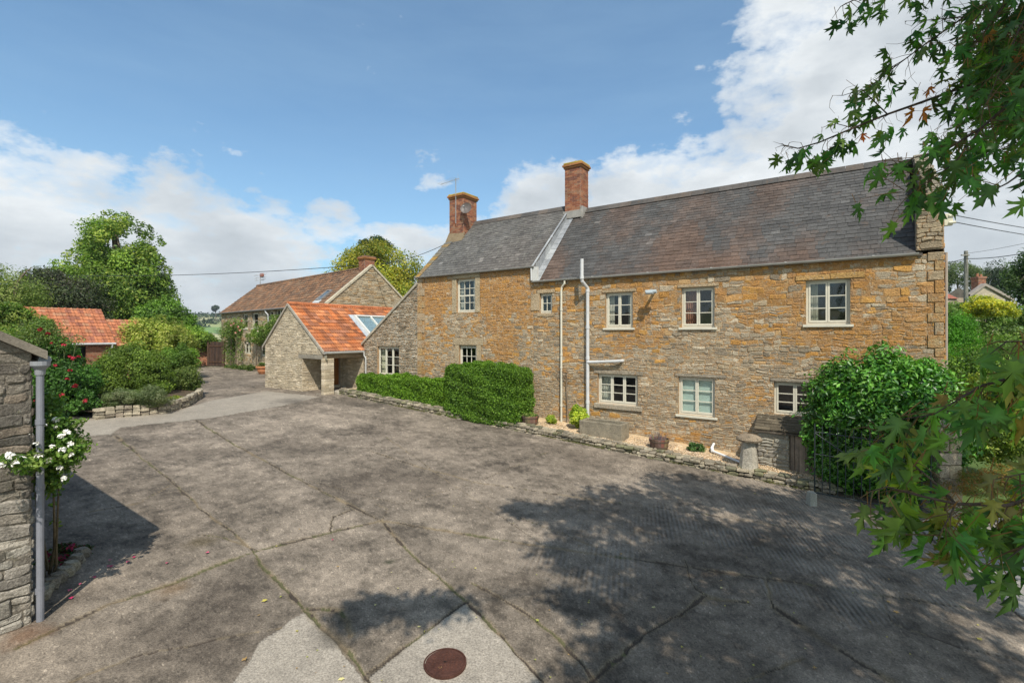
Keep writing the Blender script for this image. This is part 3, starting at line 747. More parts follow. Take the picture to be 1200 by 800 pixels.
a, b, c, d = Hh['lo2']; dress((a-.12, b+.3, d, d+.09), (.30, .26, .2))
a, b, c, d = Hh['lo3']; dress((a-.1, b+.1, d, d+.09), (.30, .26, .2))
# long quoins at the right corner and where the left range meets the lean-to
z = -.3; i = 0; rq = random.Random(5)
while z < 5.7:
    h = rq.uniform(.18, .32); w = .30 if i % 2 else .17; dress((T2-w, T2, z, min(z+h, 5.72)), rq.choice([(.38, .29, .18, .6), (.41, .29, .15, .75), (.36, .28, .18, .5), (.42, .27, .12, .9)])); z += h; i += 1
z = .6; i = 0
while z < 6.2:
    h = rq.uniform(.22, .34); w = .40 if i % 2 else .26; dress((T0-.02, T0+w, z, min(z+h, 6.25)), rq.choice([(.42, .28, .13, .6), (.40, .30, .19, .5), (.37, .26, .14, .6)])); z += h; i += 1
# big ashlar patches of the upper band at the right
for (x0, x1, y0, y1) in ((944, 1095, 386, 398),):
    pass
dh = [r for r, *_ in dressed]
rubble(wall, T0, T1, .3, EL, [], holes+dh, tfF, hcol, seed=4, hr=(.055, .15), wr=(.09, .32), dep=(.0, .016), gap=.007, jit=.022, mortar=(.44, .37, .25))
rubble(wall, T1, T2, -.4, 4.55, [], holes+dh, tfF, hcol, seed=5, hr=(.05, .14), wr=(.09, .32), dep=(.0, .016), gap=.007, jit=.022, mortar=(.44, .37, .25))
rubble(wall, T1, T2, 4.55, EM-.06, [], holes+dh, tfF, hcol, seed=6, hr=(.11, .20), wr=(.14, .45), dep=(.0, .014), gap=.007, jit=.022, mortar=(.42, .31, .17))
for (r, c, bev, d) in dressed:
    x0, x1, z0, z1 = r
    for (q0, q1, q2, q3) in subtract(r, holes):
        wall.box((q0+.004, 15-d-.014, q2+.004), (q1-.004, 15.01, q3-.004), c, bev, .002)
# lean-to wall with raking top
lz0, lz1 = 3.33, 5.98; sl = (lz1-lz0)/(T0+18.98)
rake = [(-sl/sqrt(1+sl*sl), 1/sqrt(1+sl*sl), (-sl*(-18.98)+lz0)/sqrt(1+sl*sl))]
def gcol(x, z, rnd):
    c = rnd.choice([(.32, .275, .21), (.37, .325, .25), (.27, .235, .18), (.41, .36, .28), (.33, .27, .19)]); k = rnd.uniform(.85, 1.18); return (*[q*k for q in c], .12)
rubble(wall, -18.98, T0-.03, .5, 6.1, rake, [Hh['lean']], tfF, gcol, seed=8, hr=(.05, .12), wr=(.09, .30), jit=.022)
reveals(wall, tfF, holes, .2, (.42, .36, .26))
# end gables, back wall, upstand between the two roofs
ridge_n = 18.0
def gab(e, r, sgn=1):
    k = (r-e)/3.0; q = sqrt(1+k*k); return [(-k/q, 1/q, (e-k*15)/q), (k/q, 1/q, (e+k*21)/q)]
rubble(wall, 15.0, 21.0, -.5, 9.3, gab(EM+.12, RM_+.2), [], lambda u, v, d: (T2+d, u, v), hcol, seed=9, hr=(.12, .22), wr=(.2, .6))
backing(wall, 15.0, 21.0, .2, 9.2, gab(EL-.04, RL-.02), [], lambda u, v, d: (T0, u, v), (.3, .26, .2))
backing(wall, 15.0, 21.0, 3, 9.2, gab(EL, RL), [], lambda u, v, d: (T1, u, v), (.42, .42, .40))
wall.poly([(T0, 21, 0), (T2, 21, 0), (T2, 21, EM), (T0, 21, EM)], (.3, .26, .2))
wall.poly([(-18.98, 15.02, .5), (-18.98, 20, .5), (-18.98, 20, 3.2), (-18.98, 15.02, 3.2)], (.3, .26, .2))
house.part('wall', wall, M['farm'])
# parapet shoulder at the right end
pp = MB(); prof = [(15.20, 5.78), (15.20, 7.10), (18.0, RM_+.06), (20.9, 6.2), (20.9, 5.6), (18.0, RM_-.5)]
rubble(pp, 1.58, T2, 5.80, 7.14, [], [], lambda u, v, d: (u, 14.985-d, v), lambda x, z, r: kj(r.choice([(.34, .27, .18), (.40, .32, .21), (.28, .23, .16)]), r.uniform(.85, 1.15))+(.15,), hr=(.10, .16), wr=(.15, .35), seed=2, gap=.004, mortar=(.36, .29, .2))
nn = len(prof); pp.box((1.58, 14.986, 5.79), (T2+.004, 15.22, 7.13), (.34, .28, .2, .2)); vs = [(1.84, a_, b_) for a_, b_ in prof]+[(T2+.002, a_, b_) for a_, b_ in prof]
pp.add(vs, [(i, (i+1) % nn, nn+(i+1) % nn, nn+i) for i in range(nn)]+[tuple(range(nn))[::-1], tuple(nn+i for i in range(nn))], (.32, .27, .20, .1))
for k in range(9):
    n0 = 15.15+k*.32; z0_ = 7.14+(n0-15.20)*(RM_+.06-7.14)/2.80
    pp.box((1.80, n0, z0_+.0), (T2+.05, n0+.31, z0_+.13), (.33, .29, .22, .15), .015, .006)
house.part('parapet', pp, M['farm'])
cp = MB()    # raking stone coping of the lean-to
k = 9
for i in range(k):
    u0 = -19.1+(T0+19.1)*i/k; u1 = -19.1+(T0+19.1)*(i+1)/k-.008; f = lambda u: lz0+(u+18.98)*sl
    cp.add([(u0, 14.93, f(u0)-.02), (u1, 14.93, f(u1)-.02), (u1, 15.28, f(u1)-.02), (u0, 15.28, f(u0)-.02), (u0, 14.93, f(u0)+.10), (u1, 14.93, f(u1)+.10), (u1, 15.28, f(u1)+.10), (u0, 15.28, f(u0)+.10)],
           [(0, 3, 2, 1), (4, 5, 6, 7), (0, 1, 5, 4), (1, 2, 6, 5), (2, 3, 7, 6), (3, 0, 4, 7)], random.choice([(.42, .37, .28), (.38, .34, .27)]))
house.part('coping', cp, M['coping'])
lr = MB(); lr.add([(-19.0, 15.1, lz0+.02), (T0, 15.1, lz1+.02), (T0, 20, lz1+.02), (-19.0, 20, lz0+.02)], [(0, 1, 2, 3)], (.12, .12, .12)); house.part('lean_to_roof', lr, M['slate'])
# roofs
def roof_tf(e, r, over=.12):
    L = sqrt(9+(r-e)**2); cs, sn = 3/L, (r-e)/L
    return (lambda u, s_, d: (u, 15+(s_)*cs-d*sn, e+s_*sn+d*cs)), L
def scol(base, br):
    def f(u, s_, rnd):
        v = fbm(np.array([u+7.]), np.array([s_*.6+3.]), .45, 3)[0]; v2 = fbm(np.array([u*.8+70.]), np.array([s_*.5+30.]), 1.6, 2)[0]; k = rnd.uniform(.82, 1.2)
        q = min(1, max(0, (v-.35)*4.0+(v2-.5)*1.6+rnd.uniform(-.15, .15)))*br*(1-abs((u+4.0)/9.0)**2*.8)*(1-.35*s_/4.4); q = max(0, min(1, q)); c = tuple(a_*(1-q)+b_*q for a_, b_ in zip(base, (.115, .073, .052)))
        if rnd.random() < .01: k *= 1.6
        return tuple(q*k for q in c)
    return f
tfM, LM = roof_tf(EM, RM_); tfL, LL = roof_tf(EL, RL)
rm = MB(); slates(rm, T1+.02, 1.60, -.12, LM, tfM, scol((.074, .071, .067), .95), seed=21)
rm.add([tfM(T1, -.1, -.03), tfM(1.7, -.1, -.03), tfM(1.7, LM, -.03), tfM(T1, LM, -.03)], [(0, 1, 2, 3)], (.06, .05, .04))
rm.add([(T1, 18, RM_), (T2, 18, RM_), (T2, 21.1, EM-.1), (T1, 21.1, EM-.1)], [(0, 1, 2, 3)], (.1, .1, .1))
ro = house.part('roof', rm, M['slate'], label='main slate roof with brown patches')
rl = MB(); slates(rl, T0-.08, T1+.05, -.12, LL, tfL, scol((.105, .10, .092), .35), seed=22, wid=.22)
rl.add([tfL(T0-.05, -.1, -.03), tfL(T1, -.1, -.03), tfL(T1, LL, -.03), tfL(T0-.05, LL, -.03)], [(0, 1, 2, 3)], (.06, .05, .04))
rl.add([(T0-.08, 18, RL), (T1, 18, RL), (T1, 21.1, EL-.1), (T0-.08, 21.1, EL-.1)], [(0, 1, 2, 3)], (.1, .1, .1))
ro2 = house.part('roof', rl, M['slate_lichen'], label='lichened grey slate roof of the higher left range')
for (a_, b_, rz, par) in ((T1+.4, 1.62, RM_, ro), (T0-.1, T1+.05, RL, ro2)):
    m = MB(); u = a_
    while u < b_-.05:
        w = min(.45, b_-u-.005); m.add([(u, 17.82, rz-.12), (u+w, 17.82, rz-.12), (u+w, 18, rz+.10), (u, 18, rz+.10), (u+w, 18.18, rz-.12), (u, 18.18, rz-.12)], [(0, 1, 2, 3), (3, 2, 4, 5), (0, 3, 5), (1, 4, 2), (0, 5, 4, 1)], random.choice([(.09, .08, .072), (.11, .09, .075), (.075, .07, .065)])); u += w+.006
    house.part('ridge_tiles', m, M['oldclay'], parent=par)
m = MB()   # ochre lichened verge slates at the left end
for i in range(15):
    s0 = -.1+i*(LL*.93)/15; s1 = s0+LL*.93/15
    w_ = .12+.30*(i/15)
    m.add([tfL(T0-.12, s0, .045), tfL(T0+w_, s0, .035), tfL(T0+w_+.03, s1, .03), tfL(T0-.12, s1, .03), tfL(T0-.12, s0, -.06), tfL(T0+w_, s0, .0), tfL(T0-.12, s1, -.06)], [(0, 1, 2, 3), (4, 5, 1, 0), (6, 4, 0, 3)], random.choice([(.22, .15, .07), (.17, .14, .09), (.30, .18, .05), (.14, .13, .11)]))
house.part('verge', m, M['coping'], label='verge at the left end, orange with lichen')
m = MB()   # upstand and lead flashing between the two roofs
for i in range(14):
    s0, s1 = -.10+i*(LM+.15)/14, -.10+(i+1)*(LM+.15)/14-.004
    c_ = random.choice([(.30, .31, .32), (.35, .36, .36), (.26, .27, .28)])
    q0, q1 = tfM(0, s0, 0), tfM(0, s1, 0); f = lambda n_: EL+(n_-15)*(RL-EL)/3+.04
    m.add([(T1+.03, q0[1], q0[2]), (T1+.03, q1[1], q1[2]), (T1+.03, q1[1], f(q1[1])), (T1+.03, q0[1], f(q0[1])), (T1-.04, q1[1], f(q1[1])+.01), (T1-.04, q0[1], f(q0[1])+.01)], [(0, 1, 2, 3), (3, 2, 4, 5)], c_)
    m.add([tfM(T1+.02, s0, .045), tfM(T1+.30, s0, .035), tfM(T1+.30, s1, .03), tfM(T1+.02, s1, .04)], [(0, 1, 2, 3)], c_)
m.poly([(T1+.03, 14.98, EM-.1), (T1+.03, 15.12, EM-.1), (T1+.03, 15.12, EL+.1), (T1+.03, 14.98, EL+.02)], (.42, .41, .39))
house.part('lead_flashing', m, M['lead'])
# chimneys
def chimney(th, t0, t1, n0, n1, z0, z1, seed, label, capc=(.42, .30, .06)):
    m = MB(); brick_stack(m, t0, t1, n0, n1, z0, z1-.22, seed); o = th.part('chimney', m, M['brick'], label=label)
    c_ = MB(); e = .045
    for i, (aa, bb) in enumerate(((z1-.22, z1-.14), (z1-.14, z1-.06))):
        ee = e*(i+1); c_.box((t0-ee, n0-ee, aa), (t1+ee, n1+ee, bb-.003), (.36, .16, .06), .008, .003)
    c_.box((t0-.06, n0-.06, z1-.06), (t1+.06, n1+.06, z1+.02), capc, .02, .008)
    for _ in range(26): lump(c_, (random.uniform(t0, t1), random.uniform(n0, n1), z1+.01), (.07, .07, .03), random.choice([capc, (.3, .25, .08), (.5, .36, .05)]), random)
    th.part('cap', c_, M['coping'], parent=o); return o
ch1 = chimney(house, -9.39, -8.66, 17.66, 18.36, 8.4, 10.86, 31, 'square red brick chimney in the middle of the roofs')
ch2 = chimney(house, -15.36, -14.50, 17.15, 18.15, 8.0, 10.42, 35, 'wider red brick chimney at the left gable')
m = MB(); m.box((-9.45, 17.58, 8.55), (-8.6, 17.66, 8.86), (.3, .28, .25), .01); m.box((-8.66, 17.6, 8.5), (-8.55, 18.3, 9.0), (.3, .28, .25), .01); house.part('lead_apron', m, M['lead'], parent=ch1)
m = MB(); m.add([(-15.4, 17.1, 8.2), (-14.4, 17.1, 8.2), (-14.4, 16.9, 8.12), (-15.4, 16.85, 8.05), (-15.4, 17.16, 8.62), (-14.42, 17.16, 8.55)], [(3, 2, 5, 4), (3, 4, 0), (2, 1, 5)], (.20, .15, .09)); house.part('mortar_fillet', m, M['coping'], parent=ch2)
# windows
W_ = Hh; CUR = (.75, .70, .6); RED = (.35, .16, .10)
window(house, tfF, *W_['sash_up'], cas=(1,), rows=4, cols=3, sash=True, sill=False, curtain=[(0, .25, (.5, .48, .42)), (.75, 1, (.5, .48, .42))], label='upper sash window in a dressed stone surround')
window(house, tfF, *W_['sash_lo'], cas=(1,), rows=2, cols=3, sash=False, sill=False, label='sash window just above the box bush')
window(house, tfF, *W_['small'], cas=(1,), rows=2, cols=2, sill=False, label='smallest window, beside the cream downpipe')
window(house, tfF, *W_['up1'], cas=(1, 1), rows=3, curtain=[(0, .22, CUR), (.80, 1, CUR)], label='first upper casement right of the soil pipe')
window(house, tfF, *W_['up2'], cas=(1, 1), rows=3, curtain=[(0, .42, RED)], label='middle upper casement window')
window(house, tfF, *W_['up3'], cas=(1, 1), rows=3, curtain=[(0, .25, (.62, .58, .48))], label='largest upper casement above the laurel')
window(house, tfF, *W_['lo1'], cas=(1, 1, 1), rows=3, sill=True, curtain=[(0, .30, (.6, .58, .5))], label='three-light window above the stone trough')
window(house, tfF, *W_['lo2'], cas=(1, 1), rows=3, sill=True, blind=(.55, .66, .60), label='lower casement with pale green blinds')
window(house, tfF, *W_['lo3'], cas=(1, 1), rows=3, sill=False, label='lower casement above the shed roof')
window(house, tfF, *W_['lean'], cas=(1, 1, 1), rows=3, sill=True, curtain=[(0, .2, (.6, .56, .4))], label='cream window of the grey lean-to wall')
# gutters, pipes
def gutter(th, u0, u1, n, z, col=PIPEW, r=.062, nm='gutter'):
    m = MB(); seg = 8; vs = []
    for u in (u0, u1):
        for rr in (r, r-.006):
            for k in range(seg+1): th_ = pi+pi*k/seg; vs.append((u, n+rr*cos(th_), z+rr*sin(th_)))
    q = seg+1; fs = [(k, k+1, 2*q+k+1, 2*q+k) for k in range(seg)]+[(q+k+1, q+k, 3*q+k, 3*q+k+1) for k in range(seg)]+[(0, 2*q, 3*q, q), (seg, q+seg, 3*q+seg, 2*q+seg)]
    fs += [tuple(range(q)), tuple(2*q+k for k in range(q))]
    m.add(vs, fs, col)
    u = u0+.5
    while u < u1: m.box((u, n-r-.012, z-.02), (u+.05, n+r+.03, z+.014), col); u += 1.9
    return th.part(nm, m, M['pipe'])
gutter(house, T1+.02, 1.62, 14.90, EM-.03, (.40, .39, .36))
gutter(house, T0-.12, T1+.1, 14.90, EL-.03, (.30, .29, .27))
m = MB(); tp = HF.on_n(657.5, 400, 14.9)[0]
m.tube([(tp+.14, 14.9, EM-.1), (tp+.14, 14.9, EM-.2), (tp+.02, 14.92, EM-.32), (tp, 14.92, EM-.45), (tp, 14.92, .55)], .036, CREAM, 10)
for zz in (4.6, 3.0, 2.55, 1.2): m.tube([(tp, 14.92, zz), (tp, 14.92, zz+.07)], .047, CREAM, 10)
dp = house.part('downpipe', m, M['pipe'], smooth=False, label='thin cream downpipe')
m = MB(); ts = HF.on_n(687.5, 400, 14.8)[0]; ztop = HF.on_n(686, 303, 14.6)[1]
m.tube([(ts-.08, 14.60, ztop), (ts-.08, 14.60, EM-.10), (ts-.08, 14.62, EM-.2), (ts, 14.88, EM-.42), (ts, 14.88, EM-.6), (ts, 14.88, .55)], .058, PIPEW, 12)
for zz in (EM-.12, EM-.55, 3.95, 2.9, 1.4): m.tube([(ts-(.08 if zz > EM-.3 else 0), 14.88 if zz < EM-.3 else 14.6, zz), (ts-(.08 if zz > EM-.3 else 0), 14.88 if zz < EM-.3 else 14.6, zz+.1)], .070, PIPEW, 12)
te = HF.on_n(727, 421, 14.86)[0]; zb = HF.on_n(700, 424, 14.86)[1]
m.tube([(ts, 14.86, zb-.02), (te-.2, 14.86, zb+.04), (te, 14.88, zb+.06), (te+.03, 15.0, zb+.06)], .05, PIPEW, 10)
house.part('soil_pipe', m, M['pipe'], label='tall white soil pipe with a side branch')
m = MB(); tq = HF.on_n(623, 330, 14.92)[0]; m.tube([(tq, 14.9, EL-.1), (tq, 14.92, EM-.0)], .04, PIPEW, 10); m.box((tq+.05, 14.9, EM-.02), (tq+.24, 15.02, EL-.06), (.6, .59, .55)); house.part('downpipe', m, M['pipe'], label='short pipe between the two gutters')
m = MB(); tv, zv = HF.on_n(764, 342, 14.75); m.tube([(tv, 15.0, zv+.02), (tv, 14.72, zv+.02)], .045, (.45, .5, .5), 10)
m.tube([(tv-.17, 14.66, zv), (tv+.17, 14.66, zv)], .06, (.42, .47, .48), 12); m.tube([(tv-.1, 14.55, zv-.04), (tv+.1, 14.55, zv-.04)], .05, (.36, .4, .42), 12); house.part('flue_vent', m, M['pipe'])
m = MB(); m.tube([(T2+.05, 15.06, 5.7), (T2+.05, 15.06, .2)], .03, (.38, .31, .25), 8); house.part('downpipe', m, M['pipe'], label='brown pipe down the right corner')

# ------------------------------------------------------------------ aerial and dish on the left chimney, insulator
m = MB(); A0 = (-14.9, 17.1, 9.4)
m.tube([(-14.9, 17.08, 9.0), (-14.9, 17.08, 11.15)], .02, (.3, .3, .3), 6)
m.tube([(-15.8, 17.0, 10.98), (-14.7, 17.1, 11.1)], .012, (.4, .4, .4), 5)
for k in range(9): q = k/8; m.tube([(-15.8+1.0*q, 17.0-.22, 10.98+.11*q), (-15.8+1.0*q, 17.0+.24, 10.98+.11*q)], .006, (.4, .4, .4), 4)
m.tube([(-14.78, 17.1, 10.9), (-14.78, 17.1, 11.32)], .008, (.4, .4, .4), 4)
single('television_aerial', m, M['iron'], 'thin comb-shaped television aerial on a mast above the left house chimney', 'aerial', HF, (-14.9, 17.08, 9.0))
dish = Thing('satellite_dish', 'small round grey satellite dish on the side of the left brick chimney', 'satellite dish', HF, (-14.45, 17.3, 9.5))
m = MB(); c0 = Vector((-14.25, 17.05, 9.62)); ax = Vector((.35, -.9, .25)).normalized(); e1 = ax.cross(Vector((0, 0, 1))).normalized(); e2 = e1.cross(ax)
vs = []; 
for j, (rr, dd) in enumerate(((.0, .06), (.12, .045), (.22, .01), (.27, -.02))):
    for k in range(20): th_ = 2*pi*k/20; vs.append(c0+e1*cos(th_)*rr+e2*sin(th_)*rr-ax*dd)
m.add(vs, [(j*20+k, j*20+(k+1) % 20, (j+1)*20+(k+1) % 20, (j+1)*20+k) for j in range(3) for k in range(20)], (.13, .11, .10)); dish.part('reflector', m, M['iron'])
m = MB(); m.tube([c0-ax*.06, (-14.5, 17.4, 9.5)], .02, (.3, .3, .3), 6); m.tube([c0-e2*.26, c0+ax*.3-e2*.1], .012, (.3, .3, .3), 5); m.tube([c0+ax*.27-e2*.1, c0+ax*.35-e2*.08], .035, (.3, .3, .3), 8); dish.part('feed_arm', m, M['iron'])
m = MB(); tI, zI = HF.on_n(1107, 258, 15.1)
m.box((T2+.01, 15.05, zI-.14), (T2+.17, 15.15, zI+.14), (.7, .66, .5), .01)
for k in (-.08, .08): m.tube([(T2+.1, 15.05, zI+k), (T2+.22, 15.05, zI+k)], .03, (.7, .66, .52), 8)
single('wire_bracket', m, M['pipe'], 'cream electricity bracket on the right corner of the farmhouse', 'bracket', HF, (T2+.02, 15.1, zI))

# ------------------------------------------------------------------ porch wing
PT0, PT1, PTR, PN = -24.0, -18.95, -21.78, 12.8; ZEL, ZER, ZR = 3.17, 3.02, 5.22
porch = Thing('porch_wing', 'low grey stone wing with bright orange clay tile roof and open corner porch', 'outbuilding', HF, (-21.5, 13.5, 1.0))
tfP = lambda u, v, d: (u, PN-d, v)
kl = (ZR-ZEL)/(PTR-PT0); kr = (ZR-ZER)/(PTR-PT1)
pl = []
for (k_, tt, zz) in ((kl, PT0, ZEL), (kr, PT1, ZER)):
    q = sqrt(1+k_*k_); pl.append((-k_/q, 1/q, (zz-k_*tt)/q))
def pcol(x, z, rnd):
    c = rnd.choice([(.46, .385, .27), (.50, .42, .30), (.40, .335, .24), (.54, .46, .34), (.43, .35, .24)]); k = rnd.uniform(.85, 1.18); return tuple(q*k for q in c)
OP = (-20.62, -19.06, .6, 2.62)
w = MB(); rubble(w, PT0+.12, PT1-.05, .6, 5.3, pl, [OP, (OP[0]-.25, OP[1]+.3, 2.62, 2.82), (OP[1], PT1, .6, 2.62)], tfP, pcol, seed=41, hr=(.06, .11), wr=(.14, .38), dep=(.006, .022))
backing(w, OP[0]-.25, OP[1]+.3, 2.62, 2.82, pl, [], tfP, (.3, .27, .2), -.03)
backing(w, OP[0], PT1-.08, 2.60, 4.0, pl, [], lambda u, v, d: (u, PN+.4+d, v), (.3, .27, .2), 0)
# inner left wall of the porch (faces right), with the door opening, and its back wall
DO = (13.92, 14.86, 1.22, 3.0)
rubble(w, PN, 15.0, .8, 3.05, [], [DO], lambda u, v, d: (OP[0]+d, u, v), pcol, seed=42, hr=(.06, .11), wr=(.14, .38), dep=(.004, .015))
rubble(w, OP[0], -18.99, .8, 3.05, [], [], lambda u, v, d: (u, 15.0-d, v), pcol, seed=43, hr=(.06, .11), wr=(.14, .38), dep=(.004, .015))
reveals(w, lambda u, v, d: (OP[0]+d, u, v), [DO], .3, (.3, .26, .2))
rubble(w, 12.8, 19.5, .4, ZEL-.05, [], [], lambda u, v, d: (PT0+.14-d, u, v), pcol, seed=44, hr=(.08, .14), wr=(.2, .45))
w.add([(OP[0], PN+.01, 2.98), (PT1+.1, PN+.01, 2.98), (PT1+.1, 15, 2.98), (OP[0], 15, 2.98)], [(0, 3, 2, 1)], (.35, .33, .28))
w.box((OP[0]-.28, PN-.02, 2.63), (OP[1]+.02, PN+.38, 2.81), (.27, .24, .19), .01)         # stone lintel
w.box((PT1-.40, PN+.02, 2.66), (PT1-.02, 15, 2.9), (.30, .22, .14), .01)                   # eaves beam over the side opening
porch.part('wall', w, M['greystone'])
w = MB(); brk = random.Random(3)
p0 = (PT1-.17, PN-.01); z = .82
while z < 2.66:
    h = brk.uniform(.10, .17); z2 = min(z+h, 2.66)
    if brk.random() < .5:
        w.box((p0[0]+brk.uniform(-.01, .01), p0[1]-.01, z+.003), (PT1+.06, p0[1]+.5+brk.uniform(-.01, .01), z2-.003), pcol(0, 0, brk), .012, .004)
    else:
        mm = p0[1]+brk.uniform(.2, .32); w.box((p0[0], p0[1]-.01, z+.003), (PT1+.06, mm-.003, z2-.003), pcol(0, 0, brk), .012, .004); w.box((p0[0], mm+.003, z+.003), (PT1+.06, p0[1]+.5, z2-.003), pcol(0, 0, brk), .012, .004)
    z = z2
porch.part('pillar', w, M['greystone'])
w = MB(); w.box((OP[0]-.03, PN-.1, .7), (PT1-.38, 14.98, 1.07), (.40, .36, .29), .02, .005); w.box((PT1-.45, PN-.12, .7), (PT1+.10, PN+.62, .93), (.37, .33, .26), .02, .005); w.box((PT1-.36, PN+.55, .7), (PT1+.28, 15, 1.16), (.38, .34, .27), .02, .005)
porch.part('step', w, M['coping'])
w = MB(); dd = OP[0]-.16
for k in range(6):
    a_ = DO[0]+.06+k*(DO[1]-DO[0]-.12)/6; w.box((dd-.03, a_+.003, DO[2]+.01), (dd, a_+(DO[1]-DO[0]-.12)/6-.003, DO[3]-.07), (.33, .13, .035), .004)
w.box((dd-.02, DO[0], DO[2]), (dd+.02, DO[0]+.06, DO[3]), (.30, .11, .03)); w.box((dd-.02, DO[1]-.06, DO[2]), (dd+.02, DO[1], DO[3]), (.30, .11, .03)); w.box((dd-.02, DO[0]+.06, DO[3]-.07), (dd+.02, DO[1]-.06, DO[3]), (.30, .11, .03))
dr = porch.part('door', w, M['oak']); w = MB(); w.tube([(dd, DO[0]+.75, 2.1), (dd+.06, DO[0]+.75, 2.1), (dd+.06, DO[0]+.66, 2.1)], .012, (.1, .09, .07), 6); porch.part('handle', w, M['iron'], parent=dr)
CL = [(.42, .135, .045), (.46, .15, .05), (.33, .115, .045), (.43, .165, .065), (.25, .095, .045), (.48, .19, .08), (.36, .15, .08)]
def ccol(u, s_, rnd): k = rnd.uniform(.75, 1.15); return tuple(q*k for q in rnd.choice(CL))
def slope_tf(n0, tE, zE, tR, zR):
    L = sqrt((tR-tE)**2+(zR-zE)**2); a_, b_ = (tR-tE)/L, (zR-zE)/L; sg = 1 if tR < tE else -1
    return (lambda u, s_, d: (tE+s_*a_+d*b_*sg, u, zE+s_*b_+d*abs(a_))), L
tfR, LR = slope_tf(0, PT1+.03, ZER-.02, PTR, ZR+.02); tfLf, LLf = slope_tf(0, PT0-.06, ZEL-.04, PTR, ZR+.02)
w = MB(); tiles(w, PN-.02, 19.6, -.05, LR, tfR, ccol, exp=.27, wid=.27, seed=51, rolls=2, amp=.022); tiles(w, PN-.02, 19.6, -.05, LLf, tfLf, ccol, exp=.27, wid=.27, seed=52, rolls=2, amp=.022)
w.add([tfR(PN, -.05, -.02), tfR(19.6, -.05, -.02), tfR(19.6, LR, -.02), tfR(PN, LR, -.02), tfLf(PN, -.05, -.02), tfLf(19.6, -.05, -.02), tfLf(19.6, LLf, -.02), tfLf(PN, LLf, -.02)], [(0, 1, 2, 3), (4, 5, 6, 7)], (.2, .08, .04))
pr = porch.part('roof', w, M['clay'])
w = MB(); u = PN-.03
while u < 19.5: w.tube([(PTR, u, ZR+.02), (PTR, u+.38, ZR+.02)], [.105, .095], kj((.50, .17, .07), random.uniform(.8, 1.05)), 10); u += .385
porch.part('ridge_tiles', w, M['clay'], parent=pr)
w = MB()
for (tA, zA) in ((PT0-.06, ZEL-.05), (PT1+.06, ZER-.06)):
    k = 10
    for i in range(k):
        q0, q1 = i/k, (i+1)/k-.004; f = lambda q: (tA+(PTR-tA)*q, zA+(ZR-zA)*q)
        a_, b_ = f(q0), f(q1)
        w.add([(a_[0], PN-.07, a_[1]-.09), (b_[0], PN-.07, b_[1]-.09), (b_[0], PN+.06, b_[1]-.09), (a_[0], PN+.06, a_[1]-.09), (a_[0], PN-.07, a_[1]+.03), (b_[0], PN-.07, b_[1]+.03), (b_[0], PN+.06, b_[1]+.03), (a_[0], PN+.06, a_[1]+.03)],
              [(0, 3, 2, 1), (4, 5, 6, 7), (0, 1, 5, 4), (1, 2, 6, 5), (2, 3, 7, 6), (3, 0, 4, 7)], (.36, .32, .26))
porch.part('verge', w, M['coping'])
def gutter_n(th, n0, n1, t, z, col, r=.055):
    m = MB(); m.tube([(t, n0, z), (t, n1, z)], r, col, 10); m.box((t-r, n0, z-.005), (t+r, n1, z+r), col); return th.part('gutter', m, M['pipe'])
gutter_n(porch, PN-.02, 14.9, PT1+.10, ZER-.10, (.46, .45, .42))
w = MB(); w.tube([(PT1+.16, 14.86, ZER-.12), (PT1+.16, 14.88, ZER-.3), (PT1+.22, 14.92, ZER-.4), (PT1+.22, 14.92, 1.0)], .04, (.5, .49, .46), 10); porch.part('downpipe', w, M['pipe'])
# glazed rooflight on the orange roof
def ray_slope(x, y):
    """point where the view ray meets the porch's right roof slope -> (u, s)"""
    d = HF.l((x-CX)/F, 1.0); dz = (HY-y)/F; p = tfR(0, 0, 0); q = tfR(0, 1, 0); nx, nz = -(q[2]-p[2]), (q[0]-p[0])
    k = (nx*p[0]+nz*(p[2]-CAMZ))/(nx*d.x+nz*dz); t_, n_, z_ = k*d.x, k*d.y, CAMZ+k*dz
    return n_, (t_-p[0])/(q[0]-p[0])
nA, sA = ray_slope(413.5, 371.5); nB, sB = ray_slope(430, 392)
sky = Thing('rooflight', 'pale framed glazed rooflight set in the orange tiled roof', 'rooflight', HF, tfR(nA, sA, 0))
print('rooflight', nA, sA, nB, sB)
w = MB(); n1_ = nA+4.2; s0_ = max(.25, sB-.15); hgt = .14
def rbar(m, u0, u1, s0, s1, d0, d1, col): vs = [tfR(u, s_, d) for d in (d0, d1) for u, s_ in ((u0, s0), (u1, s0), (u1, s1), (u0, s1))]; m.add(vs, [(3, 2, 1, 0), (4, 5, 6, 7), (0, 1, 5, 4), (1, 2, 6, 5), (2, 3, 7, 6), (3, 0, 4, 7)], col)
rbar(w, nA, n1_, sA-.09, sA, -.02, hgt+.02, (.62, .61, .56)); rbar(w, nA, n1_, s0_, s0_+.09, -.02, hgt+.02, (.62, .61, .56))
u = nA; 
while u < n1_: rbar(w, u, u+(.11 if u == nA else .06), s0_+.09, sA-.09, -.02, hgt+.02, (.62, .61, .56)); u += 1.02
sky.part('frame', w, M['paint'])
w = MB(); rbar(w, nA+.11, n1_, s0_+.09, sA-.09, hgt-.05, hgt-.03, (.9, .9, .9)); sky.part('pane', w, M['glass'])
w = MB(); rbar(w, nA+.11, n1_, s0_+.09, sA-.09, .062, .07, (.50, .58, .64)); sky.part('sky_blue_backing', w, M['plaster'])  # pale blue sheet under the glass, coloured as the sky's reflection
w = MB(); rbar(w, nA-.22, nA-.005, s0_-.1, sA+.1, .0, .055, (.42, .45, .48)); rbar(w, nA-.22, n1_, sA+.005, sA+.15, .0, .05, (.42, .45, .48)); sky.part('flashing', w, M['lead'])

